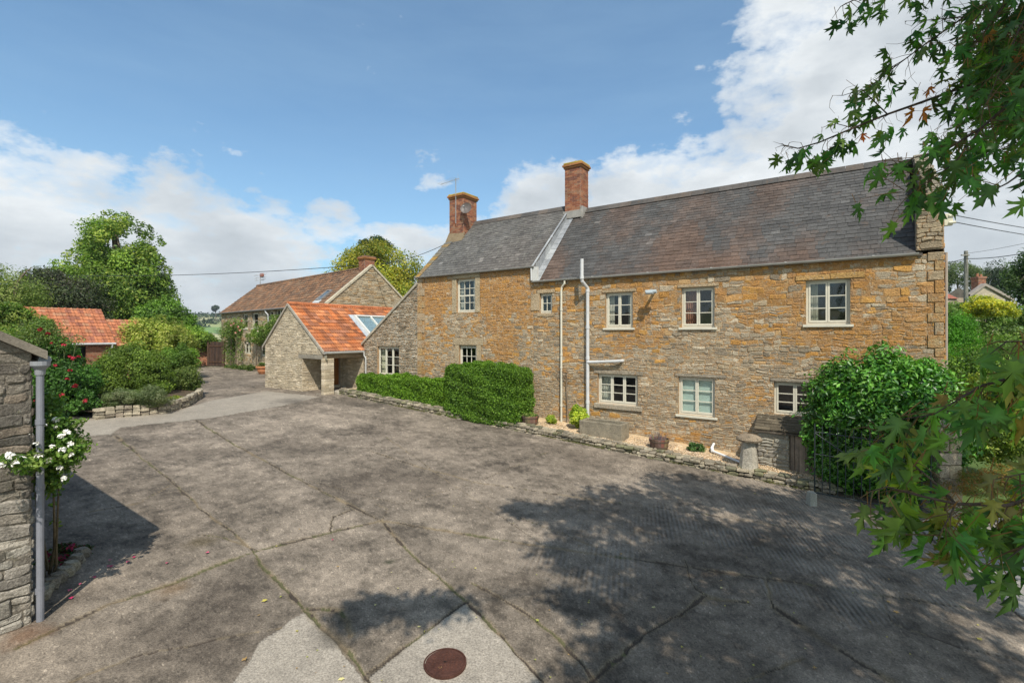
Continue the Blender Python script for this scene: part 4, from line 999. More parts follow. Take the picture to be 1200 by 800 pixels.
# ------------------------------------------------------------------ barn
BT0, BT1, BN0, BN1 = -44.88, -26.68, 13.95, 19.75; BE, BR, BNR = 5.58, 8.02, 16.85
barn = Thing('barn', 'long two-storey stone barn with brown tiled roof beyond the orange-roofed wing', 'barn', BF, (-36, 16, 1.08))
def bx(x0, x1, y0, y1):
    a_, _ = BF.on_n(x0, y1, BN0); b_, _ = BF.on_n(x1, y1, BN0); _, z0 = BF.on_n((x0+x1)/2, y1, BN0); _, z1 = BF.on_n((x0+x1)/2, y0, BN0); return (a_, b_, z0, z1)
BW = [bx(284.5, 290.5, 367.5, 385), bx(295.5, 302.5, 366.5, 384.5), bx(315, 320, 364, 385), bx(323, 331, 362, 383), bx(286, 294, 400, 414.5), bx(305, 311.5, 403, 417)]
def bcol(x, z, rnd):
    c = rnd.choice([(.36, .28, .18), (.40, .33, .22), (.30, .24, .16), (.44, .36, .25), (.38, .26, .14)]); k = rnd.uniform(.85, 1.15); return tuple(q*k for q in c)
w = MB(); tfB = lambda u, v, d: (u, BN0-d, v)
rubble(w, BT0, BT1, .6, BE, [], BW, tfB, bcol, seed=61, hr=(.10, .18), wr=(.25, .6))
kb = (BR-BE)/(BNR-BN0); qb = sqrt(1+kb*kb)
bp = [(-kb/qb, 1/qb, (BE-kb*BN0)/qb), (kb/qb, 1/qb, (BE+kb*BN1)/qb)]
rubble(w, BN0, BN1, .6, 8.1, bp, [], lambda u, v, d: (BT1+d, u, v), bcol, seed=62, hr=(.08, .15), wr=(.18, .45))
backing(w, BN0, BN1, .6, 8.1, bp, [], lambda u, v, d: (BT0-d, u, v), (.33, .28, .2))
w.poly([(BT0, BN1, .6), (BT1, BN1, .6), (BT1, BN1, BE), (BT0, BN1, BE)], (.33, .28, .2))
reveals(w, tfB, BW, .2, (.36, .31, .23))
barn.part('wall', w, M['greystone'])
def slope_n(nE, zE, nR, zR):
    L = sqrt((nR-nE)**2+(zR-zE)**2); a_, b_ = (nR-nE)/L, (zR-zE)/L; sg = -1 if nR > nE else 1
    return (lambda u, s_, d: (u, nE+s_*a_+sg*d*b_, zE+s_*b_+d*abs(a_))), L
tb1, lb1 = slope_n(BN0-.12, BE-.08, BNR, BR); tb2, lb2 = slope_n(BN1+.12, BE-.08, BNR, BR)
BC = [(.185, .10, .055), (.22, .118, .065), (.155, .088, .052), (.18, .115, .072), (.125, .078, .052)]
bc = lambda u, s_, rnd: kj(rnd.choice(BC), rnd.uniform(.8, 1.15))
w = MB(); tiles(w, BT0-.1, BT1-.15, 0, lb1, tb1, bc, exp=.30, wid=.34, seed=63, rolls=1, amp=.035); tiles(w, BT0-.1, BT1-.15, 0, lb2, tb2, bc, exp=.30, wid=.34, seed=64, rolls=1, amp=.035)
for q in (tb1, tb2): w.add([q(BT0-.1, 0, -.02), q(BT1, 0, -.02), q(BT1, lb1, -.02), q(BT0-.1, lb1, -.02)], [(0, 1, 2, 3)], (.12, .08, .05))
br = barn.part('roof', w, M['oldclay'])
w = MB(); u = BT0-.1
while u < BT1-.2: w.tube([(u, BNR, BR+.0), (u+.42, BNR, BR+.0)], [.13, .12], bc(0, 0, random), 8); u += .425
barn.part('ridge_tiles', w, M['oldclay'], parent=br)
w = MB(); k = 10
for sg, nE in ((1, BN0-.15), (-1, BN1+.15)):
    for i in range(k):
        q0, q1 = i/k, (i+1)/k-.004; f = lambda q: (nE+(BNR-nE)*q, BE-.12+(BR+.02-BE+.12)*q); a_, b_ = f(q0), f(q1)
        w.add([(BT1-.22, a_[0], a_[1]+.02), (BT1-.22, b_[0], b_[1]+.02), (BT1+.07, b_[0], b_[1]+.02), (BT1+.07, a_[0], a_[1]+.02), (BT1-.22, a_[0], a_[1]+.17), (BT1-.22, b_[0], b_[1]+.17), (BT1+.07, b_[0], b_[1]+.17), (BT1+.07, a_[0], a_[1]+.17)],
              [(0, 3, 2, 1), (4, 5, 6, 7), (0, 1, 5, 4), (1, 2, 6, 5), (2, 3, 7, 6), (3, 0, 4, 7)], (.48, .42, .31))
barn.part('coping', w, M['coping'])
chimney(barn, BT1-.95, BT1-.25, BNR-.36, BNR+.36, 7.7, 8.72, 66, None, (.22, .12, .08))
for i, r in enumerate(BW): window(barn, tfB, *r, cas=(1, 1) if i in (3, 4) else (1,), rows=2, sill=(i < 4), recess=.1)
w = MB(); w.tube([(BT0-.1, BN0-.18, BE-.10), (BT1-.2, BN0-.18, BE-.10)], .06, (.16, .15, .14), 8); barn.part('gutter', w, M['pipe'])
for xx, yb in ((314, 392),):
    tt = BF.on_n(xx, 370, BN0-.1)[0]; zz = BF.on_n(xx, yb, BN0-.1)[1]; w = MB(); w.tube([(tt-.25, BN0-.18, BE-.12), (tt-.25, BN0-.16, BE-.25), (tt, BN0-.09, BE-.45), (tt, BN0-.09, 1.2)], .05, PIPEW, 8); barn.part('downpipe', w, M['pipe'])
# barn rooflight
def ray_barn(x, y):
    d = BF.l((x-CX)/F, 1.0); dz = (HY-y)/F; p = tb1(0, 0, 0); q = tb1(0, 1, 0); ny, nz = -(q[2]-p[2]), (q[1]-p[1])
    k = (ny*p[1]+nz*(p[2]-CAMZ))/(ny*d.y+nz*dz); return k*d.x, (k*d.y-p[1])/(q[1]-p[1])
uA, vA = ray_barn(372, 351.5); uB, vB = ray_barn(390, 341)
print('barn rooflight', uA, vA, uB, vB)
rw = Thing('roof_window', 'small dark-framed roof window near the right end of the brown barn roof', 'roof window', BF, tb1(uA, vA, 0))
w = MB(); u0, u1 = min(uA, uB), max(uA, uB); u1 = min(u1, u0+1.3); v0, v1 = vA-.1, max(vB, vA+.9)
def bb(m, a_, b_, c_, e_, d0, d1, col): vs = [tb1(u, s_, d) for d in (d0, d1) for u, s_ in ((a_, c_), (b_, c_), (b_, e_), (a_, e_))]; m.add(vs, [(3, 2, 1, 0), (4, 5, 6, 7), (0, 1, 5, 4), (1, 2, 6, 5), (2, 3, 7, 6), (3, 0, 4, 7)], col)
for q in ((u0, u1, v0, v0+.08), (u0, u1, v1-.08, v1), (u0, u0+.08, v0+.08, v1-.08), (u1-.08, u1, v0+.08, v1-.08)): bb(w, *q, 0, .12, (.22, .22, .22))
bb(w, u0-.1, u1+.1, v0-.3, v0-.01, .02, .06, (.5, .52, .52))
rw.part('frame', w, M['lead']); w = MB(); bb(w, u0+.08, u1-.08, v0+.08, v1-.08, .08, .09, (.3, .3, .3)); rw.part('pane', w, M['glass']); w = MB(); bb(w, u0+.08, u1-.08, v0+.08, v1-.08, .03, .04, (.22, .3, .36)); rw.part('sky_blue_backing', w, M['plaster'])
# aerial on the barn ridge
m = MB(); q = (BT0+.5, BNR, BR)
m.tube([q, (q[0], q[1], BR+1.05)], .03, (.35, .35, .35), 6)
for zz, L in ((.95, .7), (.7, .55), (.5, .45)):
    m.tube([(q[0]-L, q[1]-.2, BR+zz), (q[0]+L, q[1]+.2, BR+zz)], .02, (.4, .4, .4), 5)
    for k in range(5): xx = q[0]-L+2*L*k/4; m.tube([(xx, q[1]-.3, BR+zz-.08), (xx, q[1]+.3, BR+zz+.1)], .012, (.4, .4, .4), 4)
m.box((q[0]+.12, q[1]-.1, BR+.75), (q[0]+.6, q[1]+.1, BR+1.05), (.3, .12, .09), .03)
single('television_aerial', m, M['iron'], 'spiky television aerial on the far end of the barn ridge', 'aerial', BF, q)

# ------------------------------------------------------------------ brick outbuildings at the left
OC = HF.l(-22.7, 27.0)      # right end of the eaves
def outb(th, tC, nC, L, dep, ze, zr, seed, hole=None):
    """wall faces +t (towards the yard); eaves run along n from nC-L to nC"""
    w = MB(); tf = lambda u, v, d: (tC+d, u, v); hs = [hole] if hole else []
    bricks(w, nC-L, nC, .7, ze, [], hs, tf, seed)
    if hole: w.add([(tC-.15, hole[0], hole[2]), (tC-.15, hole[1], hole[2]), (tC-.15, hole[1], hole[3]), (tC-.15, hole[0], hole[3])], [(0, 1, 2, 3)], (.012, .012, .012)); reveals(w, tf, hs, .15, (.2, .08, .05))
    k_ = (zr-ze)/dep; q = sqrt(1+k_*k_); gp = [(k_/q, 1/q, (ze+k_*tC)/q)]
    for nn, sg in ((nC-L, 1), (nC, -1)): bricks(w, tC-dep, tC, .7, zr, gp, [], lambda u, v, d, nn=nn, sg=sg: (u, nn-sg*d, v), seed+1)
    w.poly([(tC-dep, nC-L, .7), (tC-dep, nC, .7), (tC-dep, nC, zr), (tC-dep, nC-L, zr)], (.3, .15, .1))
    th.part('wall', w, M['brick'])
    tf2, L2 = slope_tf(0, tC+.18, ze-.08, tC-dep, zr+.02); OCl = [(.40, .145, .07), (.36, .13, .065), (.45, .17, .08), (.30, .115, .07), (.37, .18, .10)]
    w = MB(); tiles(w, nC-L-.1, nC+.1, 0, L2, tf2, lambda u, s_, r_: kj(r_.choice(OCl), r_.uniform(.85, 1.12)), exp=.30, wid=.27, seed=seed+2, rolls=1, amp=.03)
    w.add([tf2(nC-L-.1, 0, -.02), tf2(nC+.1, 0, -.02), tf2(nC+.1, L2, -.02), tf2(nC-L-.1, L2, -.02)], [(0, 1, 2, 3)], (.2, .08, .04)); th.part('roof', w, M['clay'])
o1 = Thing('brick_outbuilding', 'red brick outbuilding with orange pantile roof behind the red rose bush', 'outbuilding', HF, (OC.x-1, OC.y-2, 1.08))
outb(o1, OC.x, OC.y, 3.9, 2.3, 3.34, 5.22, 71, hole=(OC.y-1.95, OC.y-1.15, 2.15, 3.1))
m = MB(); m.tube([(OC.x+.22, OC.y-3.9, 3.22), (OC.x+.22, OC.y+.1, 3.22)], .055, PIPEW, 8); o1.part('gutter', m, M['pipe'])
m = MB(); m.tube([(OC.x+.22, OC.y-.05, 3.2), (OC.x+.2, OC.y-.05, 3.05), (OC.x+.08, OC.y-.15, 2.85), (OC.x+.08, OC.y-.15, 1.1)], .045, PIPEW, 8); o1.part('downpipe', m, M['pipe'])
o2 = Thing('brick_outbuilding', 'smaller lower red-tiled outbuilding joined to the right of the brick one', 'outbuilding', HF, (OC.x-1, OC.y+1, 1.08))
outb(o2, OC.x-.05, OC.y+1.75, 1.6, 2.0, 3.15, 4.62, 75)

# ------------------------------------------------------------------ gate and garden wall at the end of the drive
gA, gB = P3(247.5, 391, 39.6), P3(259.5, 391, 39.2)
gt = Thing('wooden_gate', 'tall brown close-boarded wooden gate at the far end of the drive', 'gate', WF, (gA.x, gA.y, 1.08))
m = MB(); nb = 8; 
for k in range(nb):
    a_ = gA.x+(gB.x-gA.x)*k/nb; b_ = gA.x+(gB.x-gA.x)*(k+1)/nb-.01; m.box((a_, 39.35, 1.12), (b_, 39.39, 3.12), random.choice([(.065, .04, .03), (.08, .048, .034), (.055, .036, .028)]), .004)
gt.part('boards', m, M['wood']); m = MB()
for zz in (1.4, 2.7): m = MB(); m.box((gA.x, 39.31, zz), (gB.x, 39.348, zz+.1), (.09, .05, .03)); gt.part('rail', m, M['wood'])
m = MB(); m.box((gA.x-.16, 39.3, 1.0), (gA.x-.02, 39.44, 3.2), (.10, .06, .04), .01); gt.part('post', m, M['wood'])
m = MB(); m.box((gB.x+.02, 39.3, 1.0), (gB.x+.14, 39.44, 3.2), (.10, .06, .04), .01); gt.part('post', m, M['wood'])
gw0, gw1 = P3(205, 391, 40.5).x, gA.x-.25
m = MB(); bricks(m, gw0, gw1, .8, 2.75, [], [], lambda u, v, d: (u, 40-d, v), 81); m.box((gw0, 40.01, .8), (gw1, 40.3, 2.75), (.3, .15, .1)); m.box((gw0, 39.95, 2.76), (gw1, 40.35, 2.84), (.40, .30, .2), .02)
single('brick_wall', m, M['brick'], 'weathered orange brick garden wall left of the tall brown gate', 'wall', WF, (gw0, 40, .9))

# ------------------------------------------------------------------ near outbuilding at the left edge
LT, LN = -7.70, 1.40; LZ = 3.55; sl2 = .6
nb_ = Thing('stone_outbuilding', 'grey coursed stone outbuilding corner with stone verge at the left edge', 'outbuilding', HF, (LT-2, LN-2, .45))
q = sqrt(1+sl2*sl2); gp = [(sl2/q, 1/q, (LZ+sl2*LN)/q), (-sl2/q, 1/q, (LZ-sl2*(LN-5.0))/q)]
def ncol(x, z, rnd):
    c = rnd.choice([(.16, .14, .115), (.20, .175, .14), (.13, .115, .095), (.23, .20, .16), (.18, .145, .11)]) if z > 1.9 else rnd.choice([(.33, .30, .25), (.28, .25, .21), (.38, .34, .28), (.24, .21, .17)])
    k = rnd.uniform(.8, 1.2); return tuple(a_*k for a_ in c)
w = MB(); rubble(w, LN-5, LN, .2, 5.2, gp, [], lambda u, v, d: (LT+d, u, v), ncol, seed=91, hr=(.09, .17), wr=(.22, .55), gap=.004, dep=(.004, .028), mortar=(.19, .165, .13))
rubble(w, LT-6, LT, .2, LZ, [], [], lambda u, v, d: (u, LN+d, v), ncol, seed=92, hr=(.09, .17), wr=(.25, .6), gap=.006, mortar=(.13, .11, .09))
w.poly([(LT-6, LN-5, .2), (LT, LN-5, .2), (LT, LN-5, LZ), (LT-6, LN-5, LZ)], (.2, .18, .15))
nb_.part('wall', w, M['nearstone'])
w = MB()
for sg, nE in ((1, LN+.12), (-1, LN-5.12)):
    f = lambda q: (nE+(LN-2.5-nE)*q, LZ-.07+(sl2*2.5+.09)*q)
    a_, b_ = f(0), f(1); w.add([(LT+.10, a_[0], a_[1]), (LT+.10, b_[0], b_[1]), (LT-6, b_[0], b_[1]), (LT-6, a_[0], a_[1]), (LT+.10, a_[0], a_[1]+.10), (LT+.10, b_[0], b_[1]+.10), (LT-6, b_[0], b_[1]+.10), (LT-6, a_[0], a_[1]+.10)],
          [(0, 3, 2, 1), (4, 5, 6, 7), (0, 1, 5, 4), (1, 2, 6, 5), (2, 3, 7, 6), (3, 0, 4, 7)], (.22, .19, .15))
nb_.part('roof', w, M['coping'])
w = MB(); w.tube([(LT-.02, LN+.12, LZ-.08), (LT-6, LN+.17, LZ-.08)], .06, (.34, .34, .35), 10); nb_.part('gutter', w, M['pipe'])
w = MB(); px_, pn_ = LT+.0, LN+.075
w.tube([(px_, pn_, LZ-.16), (px_+.01, pn_, .38)], .036, (.22, .225, .25), 14)
w.lathe((px_, pn_, LZ-.19), [(.045, -.06), (.05, 0), (.09, .05), (.09, .10)], (.28, .285, .30), 14)
for zz in (2.72, 1.95, .75): w.tube([(px_, pn_, zz), (px_, pn_, zz+.06)], .044, (.2, .205, .23), 14)
w.box((px_-.12, pn_-.01, 1.98), (px_+.02, pn_+.01, 2.0), (.3, .3, .32))
nb_.part('downpipe', w, M['pipe'], label='grey plastic downpipe with hopper at the corner')
# ------------------------------------------------------------------ gravel bed, stone edging
def zbed(t): return .155-.058*t
rg = random.Random(77)
m = MB(); K = 60
ts_ = [-18.6+i*(18.6-.1)/K for i in range(K+1)]
vs = []
for t_ in ts_: vs += [(t_, 13.5, zbed(t_)-.03), (t_, 13.9, zbed(t_)+rg.uniform(-.01, .02)), (t_, 14.5, zbed(t_)+rg.uniform(-.01, .03)), (t_, 15.0, zbed(t_)+.04)]
m.add(vs, [(4*i+j, 4*i+4+j, 4*i+5+j, 4*i+1+j) for i in range(K) for j in range(3)], (.50, .37, .22))
single('gravel_bed', m, M['gravel'], 'golden gravel bed along the foot of the farmhouse', 'gravel', HF, (-8, 14.2, .5), kind='structure')
rs = np.random.RandomState(5); n = 15000
t_ = -9.2+rs.rand(n)*9.0; nn_ = 13.52+rs.rand(n)*1.45; zz = .155-.058*t_+.012+rs.rand(n)*.014
c = np.stack([t_, nn_, zz], 1); s = (.012+.018*rs.rand(n))[:, None]
oct_ = np.array([[1, 0, 0], [0, 1, 0], [-1, 0, 0], [0, -1, 0], [0, 0, .6], [0, 0, -.6]])
rot = rs.rand(n)*6.28; ca, sa = np.cos(rot)[:, None], np.sin(rot)[:, None]
O = oct_[None]*(.7+.6*rs.rand(n, 6, 1)); O = np.stack([O[..., 0]*ca-O[..., 1]*sa, O[..., 0]*sa+O[..., 1]*ca, O[..., 2]], -1)
V = (c[:, None, :]+O*s[:, None, :]).reshape(-1, 3); fo = np.array([[0, 1, 4], [1, 2, 4], [2, 3, 4], [3, 0, 4], [1, 0, 5], [2, 1, 5], [3, 2, 5], [0, 3, 5]])
Fq = (np.arange(n)[:, None, None]*6+fo[None]).reshape(-1, 3)
pal = np.array([[.62, .46, .28], [.52, .36, .2], [.68, .55, .38], [.40, .29, .18], [.56, .42, .3]]); pc = np.repeat(pal[rs.randint(0, 5, n)]*(.8+.4*rs.rand(n, 1)), 6, 0)
g = npmesh('gravel', V, Fq, np.concatenate([pc, np.ones((len(pc), 1))], 1), M['gravel'], off=(-8, 14.2, .5)); g.location = HF.w(-8, 14.2, .5); g.rotation_euler = (0, 0, HF.a)
tag(g, 'loose golden pebbles on the bed below the farmhouse wall', 'gravel', kind='stuff')
m = MB(); SC = [(.27, .23, .17), (.32, .27, .19), (.22, .19, .14), (.36, .31, .22), (.15, .14, .09), (.19, .18, .10)]
for row in range(4):
    t_ = -18.7
    while t_ < -.05:
        L = rg.uniform(.09, .30); y0 = -.055*t_-.06; y1 = zbed(t_)+.03; hh_ = (y1-y0)/3
        z0 = y0+hh_*min(row, 2)+rg.uniform(-.012, .012)+(hh_*.55 if row == 3 else 0); h_ = hh_*rg.uniform(.80, 1.05)
        w0 = (13.37 if row < 3 else 13.50)+rg.uniform(-.03, .03)
        m.box((t_+.004, w0, z0), (t_+L-.004, w0+rg.uniform(.14, .2), z0+h_), rg.choice(SC), min(.022, h_*.3), .012)
        t_ += L
single('low_wall', m, M['nearstone'], 'low mossy stone edging between the yard and the gravel bed', 'wall', HF, (-9, 13.5, .4))
# tufts and moss at the foot of the edging
rs = np.random.RandomState(8); n = 2600; t_ = -18+17.8*rs.rand(n)**1; k = fbm(t_, t_*0, 1.1, 3) > .5; t_ = t_[k]; n = len(t_)
C = np.stack([*(np.array([HF.c*t_-HF.s*(13.33+.03*rs.normal(size=n)), HF.s*t_+HF.c*(13.33+.03*rs.normal(size=n))])), -.055*t_+.02+.03*rs.rand(n)], 1)
V, Fq, CC = leaf_cloud(C, unit(rs.normal(size=(n, 3))), np.full(n, .05), np.array([[.10, .13, .03], [.16, .17, .05], [.2, .17, .07]])[rs.randint(0, 3, n)], rs, .3)
tag(npmesh('weeds', V, Fq, CC, M['leaf']), 'small weeds and moss along the foot of the stone edging', 'weeds', kind='stuff')

# ------------------------------------------------------------------ things on the bed
tr = Thing('stone_trough', 'big rectangular rough stone trough below the three-light window', 'trough', HF, (-6.45, 14.15, .5))
a0, a1, b0, b1, zb0, zb1 = -6.86, -5.42, 13.86, 14.50, .42, 1.00; e = .09
m = MB(); c_ = (.25, .215, .155)
for q in (((a0, b0, zb0), (a1, b0+e, zb1)), ((a0, b1-e, zb0), (a1, b1, zb1)), ((a0, b0+e+.001, zb0), (a0+e, b1-e-.001, zb1-.004)), ((a1-e, b0+e+.001, zb0), (a1, b1-e-.001, zb1-.004))): m.box(*q, c_, .018, .006)
tr.part('basin', m, M['nearstone']); m = MB(); m.box((a0+e, b0+e, zb0), (a1-e, b1-e, zb1-.09), (.14, .12, .07), .01, .01); tr.part('soil', m, M['soil'])
def half_barrel(tc, nc, r, h, label, hoopc=(.10, .07, .05), wc=(.20, .13, .09)):
    zb = zbed(tc)+.01; th = Thing('half_barrel_planter', label, 'planter', HF, (tc, nc, zb))
    m = MB(); ns = 18
    for k in range(ns):
        a_, b_ = 2*pi*k/ns+.015, 2*pi*(k+1)/ns-.015; vs = []
        for (rr, z_) in ((r*.80, 0), (r*.92, h*.5), (r, h+random.uniform(-.006, .006)), (r*.92, h), (r*.74, .03)):
            for q in (a_, b_): vs.append((tc+rr*cos(q), nc+rr*sin(q), zb+z_))
        cc = tuple(x*random.uniform(.75, 1.25) for x in wc); m.add(vs, [(2*j, 2*j+1, 2*j+3, 2*j+2) for j in range(4)]+[(8, 9, 1, 0)], cc)
    th.part('staves', m, M['wood'])
    for z_, rr in ((h*.24, r*.875), (h*.78, r*.972)):
        m = MB(); seg = 28; vs = []
        for k in range(seg):
            for (x, y) in ((0, -.016), (.008, -.016), (.008, .016), (0, .016)): vs.append((tc+(rr+x)*cos(2*pi*k/seg), nc+(rr+x)*sin(2*pi*k/seg), zb+z_+y))
        m.add(vs, [(4*k+j, 4*((k+1) % seg)+j, 4*((k+1) % seg)+(j+1) % 4, 4*k+(j+1) % 4) for k in range(seg) for j in range(4)], hoopc); th.part('hoop', m, M['rust'])
    m = MB(); m.lathe((tc, nc, zb+h*.8), [(.0, .02), (r*.85, .0), (r*.85, -.02), (0, -.03)], (.10, .075, .05), 16, wob=.02); th.part('soil', m, M['soil']); return th, zb+h
b1_, z_ = half_barrel(HF.on_n(621, 490, 13.85)[0], 13.88, .30, .30, 'half-barrel planter with low green plants beside the box bush')
b2_, z2_ = half_barrel(HF.on_n(772, 516, 13.92)[0], 13.95, .29, .30, 'half-barrel planter with dried purple stems right of the stone trough')
def local_bush(th, c, r, n, size, pal, seed, name='plant', **kw):
    w_ = HF.w(*c); return bush(name, th[0], th[1], [((w_.x, w_.y, c[2]), r)], n, size, pal, seed, **kw)
local_bush(('low green alpine plants filling the half-barrel beside the box bush', 'plant'), (b1_.base.x, 13.88, z_+.0), (.26, .26, .08), 900, .05, [(.16, .24, .06), (.25, .3, .08), (.12, .18, .05)], 101)
m = MB(); rr = random.Random(9)
for k in range(70):
    a_ = rr.uniform(0, 6.28); q = rr.uniform(0, .22); p = (b2_.base.x+q*cos(a_), 13.95+q*sin(a_), z2_-.06); m.tube([p, (p[0]+.25*q*cos(a_)+rr.uniform(-.05, .05), p[1]+.3*q*sin(a_), p[2]+rr.uniform(.12, .32))], [.004, .002], rr.choice([(.14, .10, .13), (.2, .15, .13), (.17, .12, .18), (.25, .2, .14)]), 4)
single('dried_plant', m, M['bark'], 'thin dried purplish stems standing in the right half-barrel', 'plant', HF, (b2_.base.x, 13.95, z2_-.1))
YG = [(.42, .48, .05), (.34, .42, .05), (.52, .55, .08), (.25, .36, .05)]
tyg = HF.on_n(677, 490, 14.35)[0]
local_bush(('bright yellow-green leafy shrub between the cream pipe and the trough', 'shrub'), (tyg, 14.4, 1.02), (.33, .28, .38), 3800, .075, YG, 102, name='shrub', mat='leaf', floor=zbed(tyg))
tyg = HF.on_n(646, 489, 14.4)[0]
local_bush(('small yellow-green plant left of the cream downpipe', 'plant'), (tyg, 14.4, .82), (.2, .17, .15), 900, .06, YG, 103, floor=zbed(tyg))
tyg = HF.on_n(815, 517, 14.4)[0]
local_bush(('small dark green plant on the gravel by the house wall', 'plant'), (tyg, 14.45, .47), (.26, .2, .15), 1300, .06, [(.08, .16, .04), (.12, .22, .06), (.05, .11, .03)], 104, floor=zbed(tyg))
# bare climber on the wall
th = Thing('climber', 'bare brown climbing stem trained up the wall beside the cream pipe', 'climber', HF, (HF.on_n(664, 490, 14.92)[0], 14.9, .6))
m = MB(); tc = HF.on_n(664, 490, 14.92)[0]; rr = random.Random(12)
m.tube([(tc, 14.93, .6), (tc+.03, 14.93, 1.2), (tc-.02, 14.93, 1.9), (tc+.02, 14.93, 2.5)], [.022, .018, .014, .01], (.22, .17, .12), 6)
for k in range(13):
    z0 = rr.uniform(1.9, 2.5); s_ = rr.choice((-1, 1)); L = rr.uniform(.2, .55); m.tube([(tc, 14.93, z0), (tc+s_*L*.5, 14.90, z0+rr.uniform(.0, .2)), (tc+s_*L, 14.93, z0+rr.uniform(.05, .5))], [.009, .006, .003], (.2, .15, .1), 4)
th.part('stem', m, M['bark'])
# white pipe lying on the gravel
pA = HF.on_n(834, 521.5, 14.55); pB = HF.on_n(867, 531.5, 14.0)
m = MB(); qa = (pA[0], 14.55, zbed(pA[0])+.09); qb = (pB[0], 14.0, zbed(pB[0])+.06); m.tube([(qa[0]-.02, 14.95, qa[2]+.12), (qa[0]-.02, 14.62, qa[2]+.05), qa, qb], .032, (.78, .78, .77), 10); m.tube([(qa[0]-.02, 14.70, qa[2]+.065), (qa[0]+.03, 14.5, qa[2]-.0)], .043, (.8, .8, .8), 10)
single('waste_pipe', m, M['pipe'], 'white plastic waste pipe lying across the gravel towards the staddle stone', 'pipe', HF, qa)
# staddle stone
tS, nS = -1.90, 13.72; zs = zbed(tS)-.02
st = Thing('staddle_stone', 'mushroom-shaped staddle stone with a lichened round cap at the edge of the gravel', 'staddle stone', HF, (tS, nS, zs))
m = MB(); m.lathe((tS, nS, zs), [(.22, 0), (.225, .05), (.20, .35), (.165, .66), (.15, .74)], (.40, .36, .29), 12, sq=.12, wob=.012); st.part('stem', m, M['nearstone'])
m = MB(); m.lathe((tS, nS, zs+.72), [(.14, .0), (.29, .03), (.315, .08), (.29, .13), (.2, .18), (.09, .205)], (.27, .21, .145), 22, wob=.018)
for k in range(7): a_ = random.uniform(0, 6.28); q = random.uniform(.05, .22); lump(m, (tS+q*cos(a_), nS+q*sin(a_), zs+.72+.17-q*.25), (.045, .04, .012), (.62, .54, .36), random)
st.part('cap', m, M['nearstone'])
# shed against the wall
sh = Thing('lean_to_shed', 'low stone log shed with slate roof and plank door against the farmhouse wall', 'shed', HF, (-.9, 14.6, .2))
sA, sB, sN = -1.76, .35, 14.28; m = MB()
rubble(m, sA, -1.02, .1, 1.2, [], [], lambda u, v, d: (u, sN-d, v), lambda x, z, r: kj(r.choice([(.36, .33, .27), (.40, .37, .3), (.32, .29, .24)]), r.uniform(.85, 1.1)), seed=201, hr=(.07, .13), wr=(.18, .4))
rubble(m, sN, 15.0, .1, 1.22, [], [], lambda u, v, d: (sA-d, u, v), lambda x, z, r: (.27, .24, .19), seed=202)
m.poly([(-1.02, sN+.06, .1), (sB, sN+.06, .1), (sB, sN+.06, 1.2), (-1.02, sN+.06, 1.2)], (.03, .03, .03)); sh.part('wall', m, M['greystone'])
m = MB(); u = -1.0; rr = random.Random(4)
while u < .3: w_ = rr.uniform(.09, .14); m.box((u, sN+.0, .16+rr.uniform(0, .03)), (u+w_-.008, sN+.03, 1.14), kj((.27, .21, .16), rr.uniform(.7, 1.25)), .004, .002); u += w_
sh.part('door', m, M['wood'])
m = MB(); sl_ = lambda u, s_, d: (u, sN-.07+s_*.80-d*.35, 1.22+s_*.30+d*.94)
slates(m, sA-.08, sB, 0, .98, sl_, lambda u, s_, r: kj((.12, .098, .066), r.uniform(.7, 1.2)), exp=.2, wid=.36, seed=5, th=.02); m.add([sl_(sA-.05, 0, -.03), sl_(sB, 0, -.03), sl_(sB, 1, -.03), sl_(sA-.05, 1, -.03)], [(0, 1, 2, 3)], (.05, .04, .03)); m.box((sA-.04, sN-.1, 1.16), (sB, sN-.06, 1.20), (.1, .08, .06))
sh.part('roof', m, M['coping'])
# marker stone
gx, gy = GP(951, 591); m = MB(); m.add([(gx-.075, gy-.08, zg(gx, gy)-.03), (gx+.075, gy-.08, zg(gx, gy)-.03), (gx+.09, gy+.08, zg(gx, gy)-.03), (gx-.09, gy+.08, zg(gx, gy)-.03), (gx-.065, gy-.07, .28+zg(gx, gy)), (gx+.075, gy-.07, .26+zg(gx, gy)), (gx+.07, gy+.06, .28+zg(gx, gy)), (gx-.06, gy+.06, .285+zg(gx, gy))], [(4, 5, 6, 7), (0, 1, 5, 4), (1, 2, 6, 5), (2, 3, 7, 6), (3, 0, 4, 7)], (.33, .32, .27))
single('marker_stone', m, M['coping'], 'short pale upright stone standing in the yard beside the iron gate', 'stone', WF, (gx, gy, zg(gx, gy)))
# manhole cover
gx, gy = GP(521.5, 777.5); gz = zg(gx, gy)
mh = Thing('manhole_cover', 'round rusty iron manhole cover in the pale concrete patch', 'manhole cover', WF, (gx, gy, gz))
m = MB(); m.lathe((gx, gy, gz-.02), [(.0, .043), (.205, .043), (.21, .040), (.21, .034), (.218, .034), (.218, .044), (.232, .044), (.235, .0)], (.075, .032, .022), 48)
for k in range(-4, 5):
    for j in range(-4, 5):
        if k*k+j*j < 17 and (k or j): m.box((gx+k*.042-.011, gy+j*.042-.011, gz+.0225), (gx+k*.042+.011, gy+j*.042+.011, gz+.0258), (.085, .034, .022))
mh.part('lid', m, M['rust']); m = MB(); m.box((gx-.015, gy-.006, gz+.0235), (gx+.015, gy+.006, gz+.029), (.02, .012, .01)); mh.part('lifting_slot', m, M['rust'])

